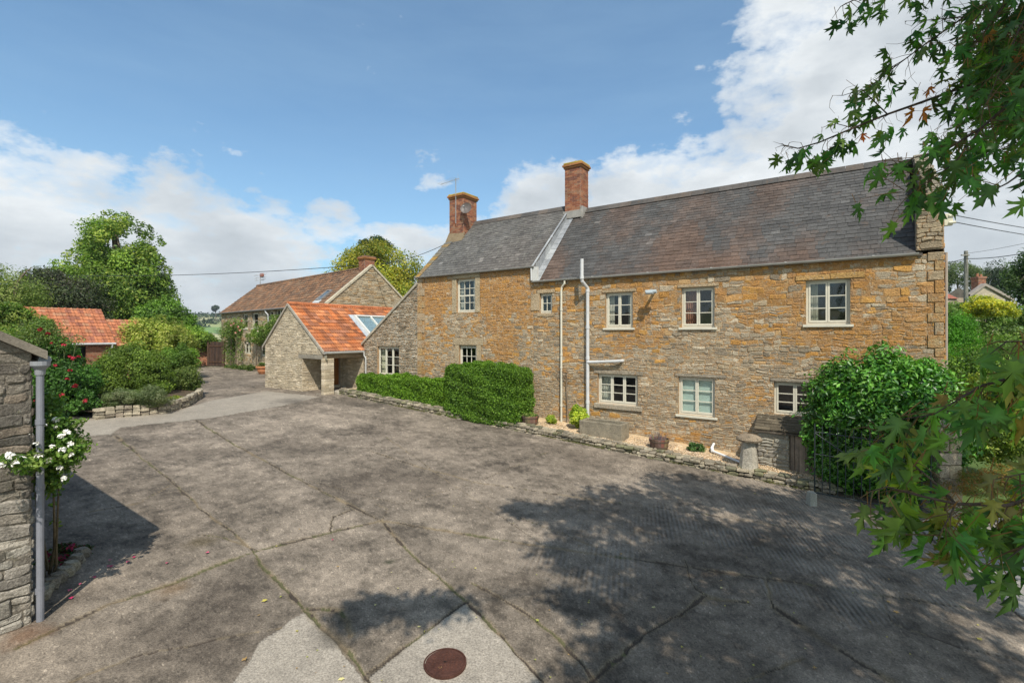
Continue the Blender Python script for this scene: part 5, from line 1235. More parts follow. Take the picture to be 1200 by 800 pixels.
# ------------------------------------------------------------------ iron gate and pier at the right
ig = Thing('iron_gate', 'tall black iron railing gate with a diagonal brace in front of the laurel', 'gate', HF, (.7, 13.0, 0))
gP, gQ = (-.42, 12.86), (1.6, 12.98)
def gpnt(k, z): return (gP[0]+(gQ[0]-gP[0])*k, gP[1]+(gQ[1]-gP[1])*k, z-.055*(gP[0]+(gQ[0]-gP[0])*k))
IC = (.026, .034, .034)
for k in range(15):
    q = k/14; m = MB(); m.tube([gpnt(q, .12), gpnt(q, 1.70 if k in (0, 14) else 1.62)], .016 if k in (0, 14) else .011, IC, 6)
    if k not in (0, 14): m.tube([gpnt(q, 1.62), gpnt(q, 1.70)], [.012, .001], IC, 6)
    ig.part('bar', m, M['iron'])
for zz in (.14, 1.02, 1.52): m = MB(); m.tube([gpnt(0, zz), gpnt(1, zz)], .016 if zz < .2 else .012, IC, 6); ig.part('rail', m, M['iron'])
m = MB(); m.tube([gpnt(0, 1.5), gpnt(1, .16)], .014, IC, 6); ig.part('brace', m, M['iron'])
m = MB(); pz = P3(1113, 500, 9.9); pw = .46
for k in range(8):
    z0 = -.3+k*.27; jx = random.uniform(-.015, .015)
    if k % 2: m.box((pz.x-pw/2+jx, 9.85, z0), (pz.x+pw/2+jx, 10.3, z0+.262), random.choice([(.36, .30, .22), (.40, .34, .26), (.3, .25, .18)]), .02, .01)
    else: m.box((pz.x-pw/2+jx, 9.86, z0), (pz.x-.03, 10.3, z0+.262), (.34, .28, .2), .02, .01); m.box((pz.x-.02, 9.85, z0), (pz.x+pw/2, 10.3, z0+.262), (.42, .34, .22), .02, .01)
m.box((pz.x-pw/2-.05, 9.8, 1.86), (pz.x+pw/2+.05, 10.35, 1.98), (.34, .31, .26), .03, .01)
single('stone_pier', m, M['nearstone'], 'squared stone gate pier behind the hanging maple leaves at the right', 'pier', WF, (pz.x, 10, -.2))

# ------------------------------------------------------------------ hedges, laurel
HG = [(.09, .18, .018), (.13, .24, .025), (.18, .31, .035), (.065, .135, .018)]
def hedge(name, label, t0, t1, n0, n1, z0, z1, nl, size, pal, seed, core=.12, cat='hedge'):
    b = HF.w((t0+t1)/2, (n0+n1)/2, z0); th = Thing(name, label, cat, WF, b)
    o = foliage('foliage', None, nl, size, pal, 'hedge_leaf', seed, parent=th.o, off=b, box=(t0, t1, n0, n1, z0, z1, HF), hue=.15, up=.2, rnd=.65)
    m = MB(); L = MB(); cz = core
    m.box((t0+cz, n0+cz, z0), (t1-cz, n1-cz, z1-cz), tuple(q*.8 for q in pal[0]), .12)
    o2 = m.build('inner_foliage', M['hedge_leaf'], None, ((t0+t1)/2, (n0+n1)/2, z0)); o2.parent = th.o; o2.rotation_euler = (0, 0, HF.a); return th
hedge('box_hedge', 'low clipped bright green hedge in front of the grey lean-to wall', -17.95, -12.25, 13.62, 14.5, .72, 1.98, 52000, .065, [(.11, .22, .018), (.16, .29, .022), (.21, .35, .035), (.08, .16, .018)], 301)
hedge('box_bush', 'large clipped block-shaped green bush against the farmhouse wall', -12.38, -8.92, 13.32, 14.7, .5, 2.66, 70000, .065, HG, 302)
LG = [(.045, .15, .014), (.06, .19, .02), (.10, .27, .03), (.035, .11, .014), (.15, .32, .045)]
c1 = HF.w(.55, 14.1, 1.5); c2 = HF.w(1.35, 13.9, 1.5); c3 = HF.w(-.05, 14.0, 1.2)
bush('laurel_bush', 'big glossy dark green laurel covering the right corner of the farmhouse', 'bush', [((c1.x, c1.y, 1.75), (1.25, .95, 1.75)), ((c2.x, c2.y, 1.5), (1.25, .95, 1.75)), ((c3.x, c3.y, 1.35), (.75, .7, 1.35)), ((c2.x+.1, c2.y+.1, 2.5), (.95, .75, .85)), ((c1.x-.35, c1.y, 2.35), (.75, .7, .8)), ((c1.x+.2, c1.y-.15, .9), (1.3, .6, 1.0))], 60000, .12, LG, 303, mat='gloss_leaf', sub=.26, nsub=60, shell=.7, floor=-.05, asp=.42, rnd=.7)

# ------------------------------------------------------------------ island bed at the left
IP = [(112, 492), (135, 489), (165, 487), (195, 484), (222, 476), (238, 466), (236, 460), (222, 457), (200, 455)]
path = [Vector((*GP(x, y), 0)) for x, y in IP]
m = MB(); r = random.Random(31); pts = []
for a_, b_ in zip(path[:-1], path[1:]):
    k = max(1, int((b_-a_).length/.20)); pts += [a_.lerp(b_, i/k) for i in range(k)]
pts.append(path[-1])
for a_, b_ in zip(pts[:-1], pts[1:]):
    d = (b_-a_).normalized(); nn_ = Vector((-d.y, d.x, 0)); z0 = zg(a_.x, a_.y)-.05
    for j in range(4):
        h0, h1 = z0+j*.10+r.uniform(-.01, .01), z0+(j+1)*.10-.004; c_ = r.choice([(.36, .31, .22), (.42, .36, .26), (.30, .26, .19), (.24, .2, .15)]); o_ = r.uniform(-.025, .025)
        A, B = a_+d*.006+nn_*o_, b_-d*.006+nn_*o_; vs = [(A.x, A.y, h0), (B.x, B.y, h0), (B.x+nn_.x*.22, B.y+nn_.y*.22, h0), (A.x+nn_.x*.22, A.y+nn_.y*.22, h0)]
        i_ = .015; vs += [(A.x+nn_.x*i_+d.x*i_, A.y+nn_.y*i_+d.y*i_, h1), (B.x+nn_.x*i_-d.x*i_, B.y+nn_.y*i_-d.y*i_, h1), (B.x+nn_.x*.21, B.y+nn_.y*.21, h1), (A.x+nn_.x*.21, A.y+nn_.y*.21, h1)]
        vs = [tuple(q+r.uniform(-.01, .01) for q in p) for p in vs]; m.add(vs, [(4, 5, 6, 7), (0, 1, 5, 4), (1, 2, 6, 5), (2, 3, 7, 6), (3, 0, 4, 7)], c_)
single('retaining_wall', m, M['nearstone'], 'low curved dry-stone wall round the planted island bed', 'wall', WF, (path[3].x, path[3].y, 1.05))
back = [GP(200, 450), GP(150, 449), GP(90, 452), GP(60, 462), GP(70, 490)]
m = MB(); ring = [(p.x, p.y, 1.32) for p in path]+[(x, y, 1.34) for x, y in back]; cx_ = sum(p[0] for p in ring)/len(ring); cy_ = sum(p[1] for p in ring)/len(ring); nr_ = len(ring)
m.add(ring+[(cx_, cy_, 1.55)], [(i, (i+1) % nr_, nr_) for i in range(nr_)], (.09, .065, .04)); single('soil', m, M['soil'], 'brown soil of the island bed', 'soil', WF, (cx_, cy_, 1.2), kind='structure')
G1 = [(.10, .16, .022), (.14, .21, .03), (.18, .26, .04), (.07, .12, .02)]
def P(x, y, Z): p = P3(x, y, Z); return (p.x, p.y, p.z)
bush('evergreen_bush', 'large rounded mid green bush in the middle of the island bed', 'bush', [(P(155, 438, 19.2), (1.35, 1.2, 1.28)), (P(182, 444, 18.8), (.75, .8, .8)), (P(125, 444, 19), (.65, .8, .85))], 42000, .075, G1, 311, mat='hedge_leaf', floor=1.35, sub=.22, nsub=90, shell=.86)
LV = [(.13, .17, .07), (.18, .22, .10), (.10, .14, .05), (.22, .24, .13)]
bush('lavender', 'grey-green low lavender bush at the front left of the island bed', 'bush', [(P(143, 468, 15.9), (.55, .4, .38)), (P(126, 468, 16.2), (.35, .3, .3))], 11000, .07, LV, 312, floor=1.3, asp=.22, rnd=.4, up=.0)
bush('lavender', 'grey-green low lavender bush right of the other one by the retaining wall', 'bush', [(P(172, 466, 16.1), (.62, .4, .40)), (P(192, 466, 16.6), (.38, .3, .32))], 12000, .07, LV, 313, floor=1.3, asp=.22, rnd=.4, up=.0)
bush('low_shrub', 'loose olive-green shrub at the right tip of the island bed', 'shrub', [(P(218, 446, 20.5), (.65, .6, .62))], 8000, .08, [(.12, .17, .04), (.17, .21, .06), (.09, .13, .03)], 314, floor=1.3, sub=.4)
bush('herb_clump', 'small yellow-green clump on the edge of the curved retaining wall', 'plant', [(P(207, 467, 17.6), (.28, .25, .15))], 1800, .05, [(.35, .36, .05), (.2, .28, .05)], 315, floor=1.3)
m = MB(); m.box(*[(a_, b_, c_) for a_, b_, c_ in ((GP(176, 487)[0]-.8, 0, 0),)][0:0] or ((0, 0, -9), (.01, .01, -8.9)), (.1, .1, .1)) if False else None
YL = [(.24, .30, .05), (.32, .36, .07), (.18, .25, .04), (.40, .40, .10)]
bush('variegated_shrub', 'pale yellow-green broad shrub behind the island bed', 'shrub', [(P(178, 398, 29), (1.9, 1.6, 1.5)), (P(206, 404, 28), (1.2, 1.2, 1.2))], 26000, .14, YL, 316, floor=1.1, sub=.3, nsub=50)
bush('garden_shrub', 'mid green shrub below the pale yellow-green one by the drive', 'shrub', [(P(212, 420, 25), (.9, .9, .9))], 9000, .1, [(.10, .18, .03), (.15, .24, .04)], 317, floor=1.1)
bush('climbing_hedge', 'bright yellow-green foliage spilling over the orange brick wall', 'hedge', [(P(222, 396, 39.5), (1.6, .9, .9)), (P(240, 398, 39.8), (1.0, .7, .8)), (P(208, 400, 37), (1.3, 1, 1.3))], 16000, .16, [(.22, .33, .05), (.30, .40, .07), (.14, .24, .04)], 318, sub=.35)
# red rose
RP = [(.045, .12, .02), (.07, .16, .03), (.10, .21, .04), (.035, .085, .018)]
rb = Thing('rose_bush', 'tall bushy rose with crimson flowers left of the island bed', 'rose', WF, P(75, 485, 15.5))
foliage('foliage', [(P(78, 452, 15.6), (1.05, .9, .95)), (P(62, 425, 15.6), (.75, .8, .8)), (P(90, 470, 15.2), (.6, .6, .5))], 30000, .085, RP, 'leaf', 321, parent=rb.o, off=rb.base, sub=.3, nsub=50, floor=1.1)
foliage('shoots', [(P(52, 392, 15.6), (.7, .5, .45)), (P(70, 402, 15.6), (.5, .4, .4)), (P(35, 405, 15.2), (.5, .5, .5))], 3600, .075, [(.12, .2, .05), (.16, .22, .05), (.10, .13, .04)], 'leaf', 322, parent=rb.o, off=rb.base, sub=.5)
def flower_mesh(r, cols, seed):
    m = MB(); rr = random.Random(seed)
    for k in range(22):
        a_ = rr.uniform(0, 6.28); el = rr.uniform(-.2, 1.4); d = Vector((cos(a_)*cos(el), sin(a_)*cos(el), sin(el))); u = d.cross(Vector((.3, .2, 1))).normalized(); v = d.cross(u); c0 = d*r*rr.uniform(.3, .7); w_ = r*.6
        m.add([c0-v*w_*.3, c0+u*w_*.6+d*w_*.3, c0+v*w_+d*w_*.45, c0-u*w_*.6+d*w_*.3], [(0, 1, 2), (0, 2, 3)], rr.choice(cols))
    return m
def flowers(parent, base, spots, r, cols, name='flower', seed=1):
    first = None; rr = random.Random(seed)
    for p in spots:
        if first is None: first = flower_mesh(r, cols, seed).build(name, M['petal'], parent); o = first
        else: o = first.copy(); COL.objects.link(o); o.parent = parent
        o.location = Vector(p)-Vector(base); o.rotation_euler = (rr.uniform(-.6, .6), rr.uniform(-.6, .6), rr.uniform(0, 6)); o.scale = [rr.uniform(.7, 1.25)]*3
RS = [(.38, .008, .03), (.28, .006, .02), (.48, .02, .05)]
flowers(rb.o, rb.base, [P(x, y, Z) for x, y, Z in ((56, 391, 15.0), (75, 404, 14.9), (82, 418, 14.8), (60, 402, 15), (47, 386, 15.1), (82, 434, 14.7), (79, 444, 14.6), (73, 463, 14.6), (88, 452, 14.7), (65, 428, 14.7), (50, 446, 14.8), (92, 418, 15.6), (100, 470, 14.9), (40, 470, 14.8), (86, 420, 14.8))], .068, RS, seed=3)
m = MB(); r = random.Random(8)
for k in range(9):
    q = P(r.uniform(60, 90), 484, 15.5); e = P(r.uniform(30, 95), r.uniform(380, 420), 15.5); m.tube([q, (q[0]*.5+e[0]*.5+r.uniform(-.2, .2), e[1], (q[2]+e[2])/2), e], [.02, .013, .005], (.12, .15, .06), 5)
rb.part('stem', m, M['bark'])
# white rose in the corner by the downpipe
wb0 = HF.w(-8.75, 1.95, .48); wr = Thing('rose_bush', 'leggy white-flowered rose climbing beside the grey downpipe', 'rose', WF, wb0)
WB = [(P(72, 500, 5.8), (.22, .22, .18)), (P(60, 566, 5.9), (.18, .2, .14)), (P(62, 525, 5.9), (.36, .34, .30)), (P(48, 505, 6.0), (.30, .3, .22)), (P(30, 540, 5.4), (.26, .2, .13)), (P(8, 541, 5.05), (.22, .18, .10)), (P(58, 552, 5.9), (.24, .22, .16)), (P(50, 480, 6.2), (.22, .25, .18))]
WB += [(P(54, 590, 6.2), (.10, .12, .10)), (P(64, 612, 6.3), (.07, .08, .09)), (P(40, 575, 6.1), (.14, .15, .12)), (P(60, 470, 6.3), (.16, .2, .14))]
foliage('foliage', WB, 8600, .055, [(.10, .19, .03), (.15, .25, .04), (.20, .28, .06), (.07, .14, .03)], 'leaf', 331, parent=wr.o, off=wb0, sub=.4, nsub=14, rnd=.6)
m = MB(); st0 = [GP(58, 672), GP(56, 668), GP(61, 675), GP(52, 676)]
for (gx, gy), mid, e in zip(st0, [(64, 620, 6.1), (50, 610, 6.0), (66, 640, 6.3), (46, 630, 6)], [(62, 545, 5.9), (44, 560, 6.0), (70, 540, 5.9), (40, 555, 5.8)]):
    m.tube([(gx, gy, zg(gx, gy)), P(mid[0], mid[1]+22, 6.4), P(*mid), P(*e)], [.022, .018, .014, .007], (.15, .12, .07), 6)
for a_, b_ in (((62, 545, 5.9), (80, 500, 5.9)), ((44, 560, 6), (10, 540, 5.1)), ((62, 545, 5.9), (50, 490, 6.1)), ((44, 560, 6), (30, 530, 5.5))): m.tube([P(*a_), P(*b_)], [.008, .004], (.13, .17, .06), 5)
wr.part('stem', m, M['bark'])
flowers(wr.o, wb0, [P(x, y, Z) for x, y, Z in ((78, 507, 5.6), (72, 511, 5.55), (61, 523, 5.5), (73, 527, 5.5), (83, 520, 5.6), (52, 498, 5.6), (46, 535, 5.4), (33, 508, 5.5), (18, 543, 5.0), (11, 534, 5.0), (47, 553, 5.5), (75, 560, 5.6), (84, 533, 5.7), (70, 548, 5.7), (66, 500, 5.7), (25, 538, 5.2), (38, 548, 5.4), (57, 540, 5.5), (42, 520, 5.5), (3, 545, 4.95), (66, 492, 5.8))], .038, [(.80, .78, .70), (.8, .76, .66), (.88, .87, .82)], seed=5)
m = MB(); eg = [GP(x, y) for x, y in ((95, 652), (84, 668), (68, 682), (52, 696), (44, 708))]
r = random.Random(4)
for a_, b_ in zip(eg[:-1], eg[1:]):
    for j in range(2):
        A = Vector((*a_, 0)).lerp(Vector((*b_, 0)), j/2); lump(m, (A.x, A.y, zg(A.x, A.y)+.05), (.12, .09, .10), r.choice([(.24, .21, .16), (.3, .27, .2)]), r, 7)
single('stone_edging', m, M['nearstone'], 'row of rough stones round the little rose bed by the downpipe', 'edging', WF, (eg[2][0], eg[2][1], .45))
bush('rose_bed_plants', 'low dark plants with magenta petals under the white rose', 'plant', [((eg[1][0]-.45, eg[1][1]+.35, .55), (.35, .35, .10))], 900, .06, [(.05, .09, .03), (.08, .1, .03), (.25, .02, .07)], 333, floor=.48)
# fallen petals and leaves on the yard
rr = random.Random(15); m = MB(); m2 = MB()
PET = [(127, 668), (133, 655), (84, 694), (95, 683), (152, 657), (193, 661), (110, 675), (390, 631), (242, 647), (86, 700), (157, 652), (130, 662)]
for (x, y) in PET:
    for k in range(1):
        gx, gy = GP(x+rr.uniform(-4, 4), y+rr.uniform(-3, 3)); z0 = zg(gx, gy)+.02; s_ = rr.uniform(.018, .032); a_ = rr.uniform(0, 6); m.add([(gx-s_*cos(a_), gy-s_*sin(a_), z0), (gx+s_*sin(a_), gy-s_*cos(a_), z0+.01), (gx+s_*cos(a_), gy+s_*sin(a_), z0+.004), (gx-s_*sin(a_), gy+s_*cos(a_), z0+.012)], [(0, 1, 2, 3)], rr.choice([(.42, .03, .10), (.5, .1, .16)]))
single('fallen_petals', m, M['petal'], 'scattered pink rose petals on the concrete near the rose', 'petals', kind='stuff')
LP = [(396, 665), (491, 736), (630, 728), (766, 713), (1041, 706), (1050, 718), (1148, 750), (955, 784), (310, 705), (885, 579), (865, 563), (845, 690), (287, 774), (400, 797), (728, 650)]
for i in range(90): LP.append((rr.uniform(300, 1150), rr.uniform(560, 800)))
for i, (x, y) in enumerate(LP):
    gx, gy = GP(x, y); z0 = zg(gx, gy)+.018; s_ = rr.uniform(.022, .045) if i < 15 else rr.uniform(.01, .022); a_ = rr.uniform(0, 6)
    vs = []; 
    for k in range(10): q = s_*(1 if k % 2 == 0 else .45); vs.append((gx+q*cos(a_+k*.628), gy+q*sin(a_+k*.628), z0+rr.uniform(0, .012)))
    m2.add(vs, [tuple(range(10))], rr.choice([(.42, .36, .08), (.3, .3, .07), (.5, .45, .2), (.35, .22, .08)]))
single('fallen_leaves', m2, M['petal'], 'scattered small dry leaves on the concrete yard', 'leaves', kind='stuff')

# ------------------------------------------------------------------ climbers and pot by the barn
def Bp(x, y, dn=.35): t_, z_ = BF.on_n(x, y, BN0-dn); w_ = BF.w(t_, BN0-dn, z_); return (w_.x, w_.y, w_.z)
vine = Thing('climbing_rose', 'tall climbing rose with pink flowers trained on the long barn wall', 'climbing rose', WF, (*Bp(275, 430)[:2], 1.08))
foliage('foliage', [(Bp(268, 392), (.8, .4, 1.3)), (Bp(276, 385), (1.1, .4, .7)), (Bp(281, 408), (.4, .3, 1.2)), (Bp(270, 415), (.5, .3, 1.3))], 5200, .11, [(.11, .18, .04), (.14, .22, .05), (.20, .26, .06)], 'leaf', 341, parent=vine.o, off=vine.base, sub=.42)
flowers(vine.o, vine.base, [Bp(x, y, .8) for x, y in ((274, 379), (279, 383), (271, 381), (283, 376), (276, 390), (286, 397), (281, 387))], .10, [(.55, .16, .14), (.45, .05, .05), (.6, .4, .3)], seed=6)
m = MB(); [m.tube([(*Bp(x, 432)[:2], 1.05), Bp(x+1, 400), Bp(x-2, 380)], [.04, .03, .015], (.13, .1, .07), 5) for x in (276, 270)]; vine.part('stem', m, M['bark'])
vine2 = Thing('climber', 'loose green climber with pale flowers between the upper barn windows', 'climber', WF, (*Bp(305, 432)[:2], 1.08))
foliage('foliage', [(Bp(308, 390), (.9, .35, .75)), (Bp(298, 396), (.7, .35, .6)), (Bp(320, 384), (.6, .35, .8)), (Bp(326, 376, .5), (.4, .3, .5))], 5200, .11, [(.12, .20, .04), (.16, .24, .05), (.24, .3, .08)], 'leaf', 342, parent=vine2.o, off=vine2.base, sub=.42)
flowers(vine2.o, vine2.base, [Bp(x, y, .8) for x, y in ((292, 390), (296, 396), (302, 388), (290, 402))], .09, [(.8, .72, .6), (.75, .6, .45)], seed=7)
m = MB(); m.tube([(*Bp(300, 432)[:2], 1.05), Bp(301, 405), Bp(310, 385)], [.04, .03, .015], (.13, .1, .07), 5); vine2.part('stem', m, M['bark'])
bush('border_plants', 'low green border plants at the foot of the barn wall', 'plant', [(Bp(x, 431, .5), (.45, .3, .28)) for x in (268, 277, 286, 295)], 3500, .09, [(.08, .14, .03), (.14, .18, .05)], 343, floor=1.08)
pt = Bp(308.5, 436, 1.0); z0 = 1.08
m = MB(); m.lathe((pt[0], pt[1], z0), [(.22, 0), (.34, .18), (.40, .42), (.46, .44), (.46, .54), (.41, .54), (.38, .45), (0, .44)], (.52, .22, .10), 24); single('terracotta_pot', m, M['terracotta'], 'wide terracotta flower pot at the near end of the barn wall', 'pot', WF, (pt[0], pt[1], z0), smooth=False)
bush('pot_plant', 'small green plant growing in the wide terracotta pot', 'plant', [((pt[0], pt[1], z0+.62), (.36, .36, .16))], 900, .08, [(.09, .15, .03), (.15, .2, .05)], 344)

# ------------------------------------------------------------------ trees
BIG = [(.12, .20, .035), (.16, .25, .04), (.21, .30, .05), (.09, .15, .028), (.28, .33, .06)]
def tb(x, y, Z, rx, rz, ry=None): return (P(x, y, Z), (rx*Z/F, (ry or rx)*Z/F, rz*Z/F))
Z = 48
tree('broadleaf_tree', 'tall bright green broadleaf tree behind the brick outbuilding', 'tree', (P(140, 420, Z)[0], Z, 1.08),
     [tb(140, 290, Z, 40, 38), tb(112, 315, Z, 36, 30), tb(165, 318, Z, 34, 36), tb(140, 345, Z, 52, 40), tb(175, 352, Z, 30, 30), tb(110, 355, Z, 34, 30), tb(133, 262, Z, 20, 16), tb(182, 280, Z, 12, 14), tb(178, 300, Z, 14, 12)], 56000, .27, BIG, 401, r0=.45, sub=.24, nsub=30, shell=.72)
Z = 40
tree('copper_tree', 'dark purplish green spreading tree left of the tall bright one', 'tree', (P(70, 420, Z)[0], Z, 1.08), [tb(75, 352, Z, 46, 34), tb(45, 345, Z, 34, 34), tb(105, 365, Z, 26, 28), tb(60, 328, Z, 24, 16)], 30000, .20, [(.055, .075, .035), (.075, .095, .045), (.10, .12, .055), (.07, .065, .045)], 402, r0=.3, sub=.3)
Z = 29
tree('willow_tree', 'light feathery green tree at the left edge of the view', 'tree', (P(-5, 420, Z)[0], Z, 1.08), [tb(0, 345, Z, 42, 50), tb(20, 330, Z, 24, 36), tb(12, 385, Z, 34, 40), tb(-40, 340, Z, 40, 60)], 42000, .17, [(.16, .22, .05), (.22, .28, .07), (.12, .18, .04), (.26, .30, .09)], 403, asp=.3, r0=.25, sub=.34, droop=1.2)
bush('garden_shrub', 'mixed green shrubs below the willow beyond the roof verge', 'shrub', [tb(20, 405, 20, 26, 24), tb(0, 415, 18, 30, 30), tb(38, 392, 22.5, 22, 26), tb(10, 372, 22, 26, 22), tb(30, 372, 22.3, 14, 16), tb(48, 382, 22.5, 12, 14)], 30000, .11, [(.10, .18, .03), (.14, .22, .04), (.22, .26, .06)], 404, floor=1.08)
Z = 44
tree('broadleaf_tree', 'smaller green tree between the tall tree and the hills', 'tree', (P(205, 420, Z)[0], Z, 1.08), [tb(198, 372, Z, 22, 24), tb(212, 383, Z, 18, 20), tb(186, 376, Z, 22, 26), tb(220, 388, Z, 12, 14)], 20000, .22, [(.12, .22, .03), (.17, .28, .05), (.08, .15, .03)], 405, r0=.2)
Z = 56
YT = [(.28, .28, .03), (.36, .33, .04), (.20, .24, .03), (.42, .36, .05), (.14, .19, .03)]
tree('yellowing_tree', 'domed tree turning yellow-green behind the barn chimney', 'tree', (P(440, 420, Z)[0], Z, 1.08), [tb(445, 318, Z, 44, 36), tb(410, 322, Z, 26, 30), tb(476, 322, Z, 22, 34), tb(440, 345, Z, 60, 36), tb(430, 303, Z, 26, 20)], 46000, .26, YT, 406, r0=.4, sub=.26, nsub=44, shell=.72)
Z = 70
tree('pine_tree', 'dark pine top just showing above the yellow domed tree', 'tree', (P(440, 420, Z)[0], Z, 1.08), [tb(438, 286, Z, 18, 9), tb(452, 290, Z, 12, 8), tb(426, 288, Z, 9, 6), tb(440, 310, Z, 16, 20)], 8000, .28, [(.03, .06, .025), (.045, .08, .03)], 407, r0=.3)
# right side
Z = 78
tree('garden_tree', 'grey-green tree behind the telegraph pole', 'tree', (P(1122, 420, Z)[0], Z, 0), [tb(1122, 322, Z, 20, 16), tb(1145, 328, Z, 16, 18), tb(1108, 330, Z, 12, 14)], 11000, .22, [(.12, .16, .06), (.17, .2, .08), (.08, .12, .04)], 411, r0=.2)
Z = 76
tree('dark_tree', 'dark bluish tree right of the distant brick chimney', 'tree', (P(1178, 420, Z)[0], Z, 0), [tb(1170, 328, Z, 18, 22), tb(1186, 325, Z, 16, 24), tb(1166, 345, Z, 20, 18)], 12000, .24, [(.05, .085, .04), (.08, .12, .06), (.04, .06, .03)], 412, r0=.25)
Z = 34
tree('dark_tree', 'tallest dark tree at the right edge of the view', 'tree', (P(1205, 420, Z)[0], Z, 0), [tb(1204, 322, Z, 20, 32), tb(1225, 330, Z, 30, 40), tb(1195, 345, Z, 12, 16)], 12000, .18, [(.04, .075, .025), (.07, .11, .035)], 413, r0=.25)
bush('conifer_bush', 'bright green rounded conifer just right of the farmhouse corner', 'bush', [tb(1120, 392, 19, 24, 26), tb(1132, 408, 18.5, 20, 20), tb(1108, 430, 18, 26, 26)], 30000, .07, [(.09, .27, .018), (.13, .34, .025), (.07, .19, .018)], 414, sub=.3, nsub=60, mat='hedge_leaf', asp=.35)
bush('yellow_shrub', 'bright yellow flowering shrub beyond the green conifer', 'shrub', [tb(1158, 360, 24, 22, 12), tb(1178, 364, 24, 14, 9)], 9000, .10, [(.55, .48, .03), (.42, .42, .05), (.30, .34, .05)], 415, sub=.35)
bush('green_shrubs', 'mass of mid green garden shrubs behind the yellow one', 'shrub', [tb(1120, 365, 28, 26, 12), tb(1150, 375, 26, 30, 14), tb(1190, 372, 25, 26, 14), tb(1230, 380, 24, 30, 22), tb(1140, 400, 24, 30, 24), tb(1190, 410, 22, 40, 28)], 34000, .13, [(.10, .17, .03), (.14, .22, .05), (.19, .25, .06), (.07, .12, .03)], 416, sub=.3, nsub=36)
bush('garden_hedge', 'yellow-green clipped shrub right of the stone pier', 'hedge', [tb(1165, 512, 11.2, 40, 40), tb(1215, 500, 11.6, 46, 50), tb(1180, 470, 12.5, 46, 40)], 34000, .075, [(.16, .22, .03), (.11, .17, .025), (.22, .27, .04), (.07, .12, .02)], 417, sub=.28, nsub=50, mat='hedge_leaf', floor=-.1)
bush('garden_hedge', 'dark green hedge filling the gap behind the stone pier', 'hedge', [tb(1135, 450, 15, 36, 46), tb(1180, 440, 16, 50, 46), tb(1120, 500, 13, 24, 34)], 30000, .09, [(.07, .14, .025), (.11, .19, .035), (.15, .24, .04)], 418, sub=.3, nsub=50, floor=-.1)
bush('bronze_fern', 'loose rusty orange fern-like plants at the foot of the stone pier', 'plant', [tb(1140, 566, 9.6, 26, 14), tb(1175, 560, 9.9, 26, 18), tb(1100, 572, 9.9, 20, 14), tb(1205, 575, 9.6, 26, 16)], 7000, .07, [(.28, .13, .04), (.35, .2, .06), (.14, .18, .04), (.2, .2, .05)], 419, asp=.2, floor=-.15, sub=.4)
# far hedgerow and field trees on the hills
rr = random.Random(55); rs = np.random.RandomState(9); Cc = []; Sz = []
for i in range(110):
    a_ = radians(rr.choice([rr.uniform(-36, -28)]*3+[rr.uniform(-60, 60)])); R_ = rr.uniform(600, 1350); x, y = R_*sin(a_), R_*cos(a_); z = zhill(x, y); h = rr.uniform(2.5, 6)
    k = 60; d = rs.normal(size=(k, 3))*np.array([h*.8, h*.8, h*.35])+np.array([x, y, z+h*.45]); Cc.append(d); Sz.append(np.full(k, h*.5))
Cc = np.concatenate(Cc); Sz = np.concatenate(Sz); V, Fq, CC = leaf_cloud(Cc, unit(rs.normal(size=(len(Cc), 3))+[0, 0, .4]), Sz, np.array([[.035, .06, .025], [.05, .08, .03], [.03, .05, .025]])[rs.randint(0, 3, len(Cc))], rs, .8)
tag(npmesh('field_trees', V, Fq, CC, M['leaf']), 'distant dark hedgerow trees scattered on the hillside', 'trees', kind='stuff')
hp = P3(253, 391, 620); zz = zhill(hp.x, hp.y)
tree('lone_tree', 'tiny lone round tree on the skyline of the far hill', 'tree', (hp.x, hp.y, zz), [((hp.x, hp.y, P3(253, 361, 620).z), (6, 6, 4.5))], 500, 2.2, [(.05, .07, .04)], 420, r0=.6)

# ------------------------------------------------------------------ distant cottage, pole, wires
dc = Thing('cottage', 'distant cottage with red tiled roof and brick chimney beyond the garden', 'house', WF, (P3(1130, 391, 60).x, 60, 0))
A, B = P3(1096, 391, 58).x, P3(1150, 391, 58).x; ze, zr_ = P3(0, 349, 58).z, P3(0, 336, 60).z
m = MB(); m.box((A, 58, -.5), (B, 64, ze), (.36, .30, .22)); m.add([(B, 58, ze), (B, 64, ze), (B, 61, zr_)], [(0, 1, 2)], (.36, .3, .22))
gA_, gB_ = P3(1138, 391, 56).x, P3(1178, 391, 56).x; gm = (gA_*.62+gB_*.38); m.add([(gA_, 56, -.5), (gB_, 56, -.5), (gB_, 56, P3(0, 351, 56).z), (gm, 56, P3(0, 335, 56).z), (gA_, 56, P3(0, 345, 56).z)], [(0, 1, 2, 3, 4)], (.40, .34, .25)); dc.part('wall', m, M['greystone'])
m = MB(); sl3 = lambda u, s_, d: (u, 57.8+s_*.8, ze-.1+s_*(zr_-ze)/4.0+d); tiles(m, A, gA_+.2, 0, 4.0, sl3, lambda u, s_, r: kj((.36, .13, .09), r.uniform(.8, 1.15)), exp=.4, wid=.4, rolls=1)
m.add([(A, 61, zr_), (gA_, 61, zr_), (gA_, 64.2, ze-.1), (A, 64.2, ze-.1)], [(0, 1, 2, 3)], (.3, .12, .08)); dc.part('roof', m, M['clay'])
m = MB()
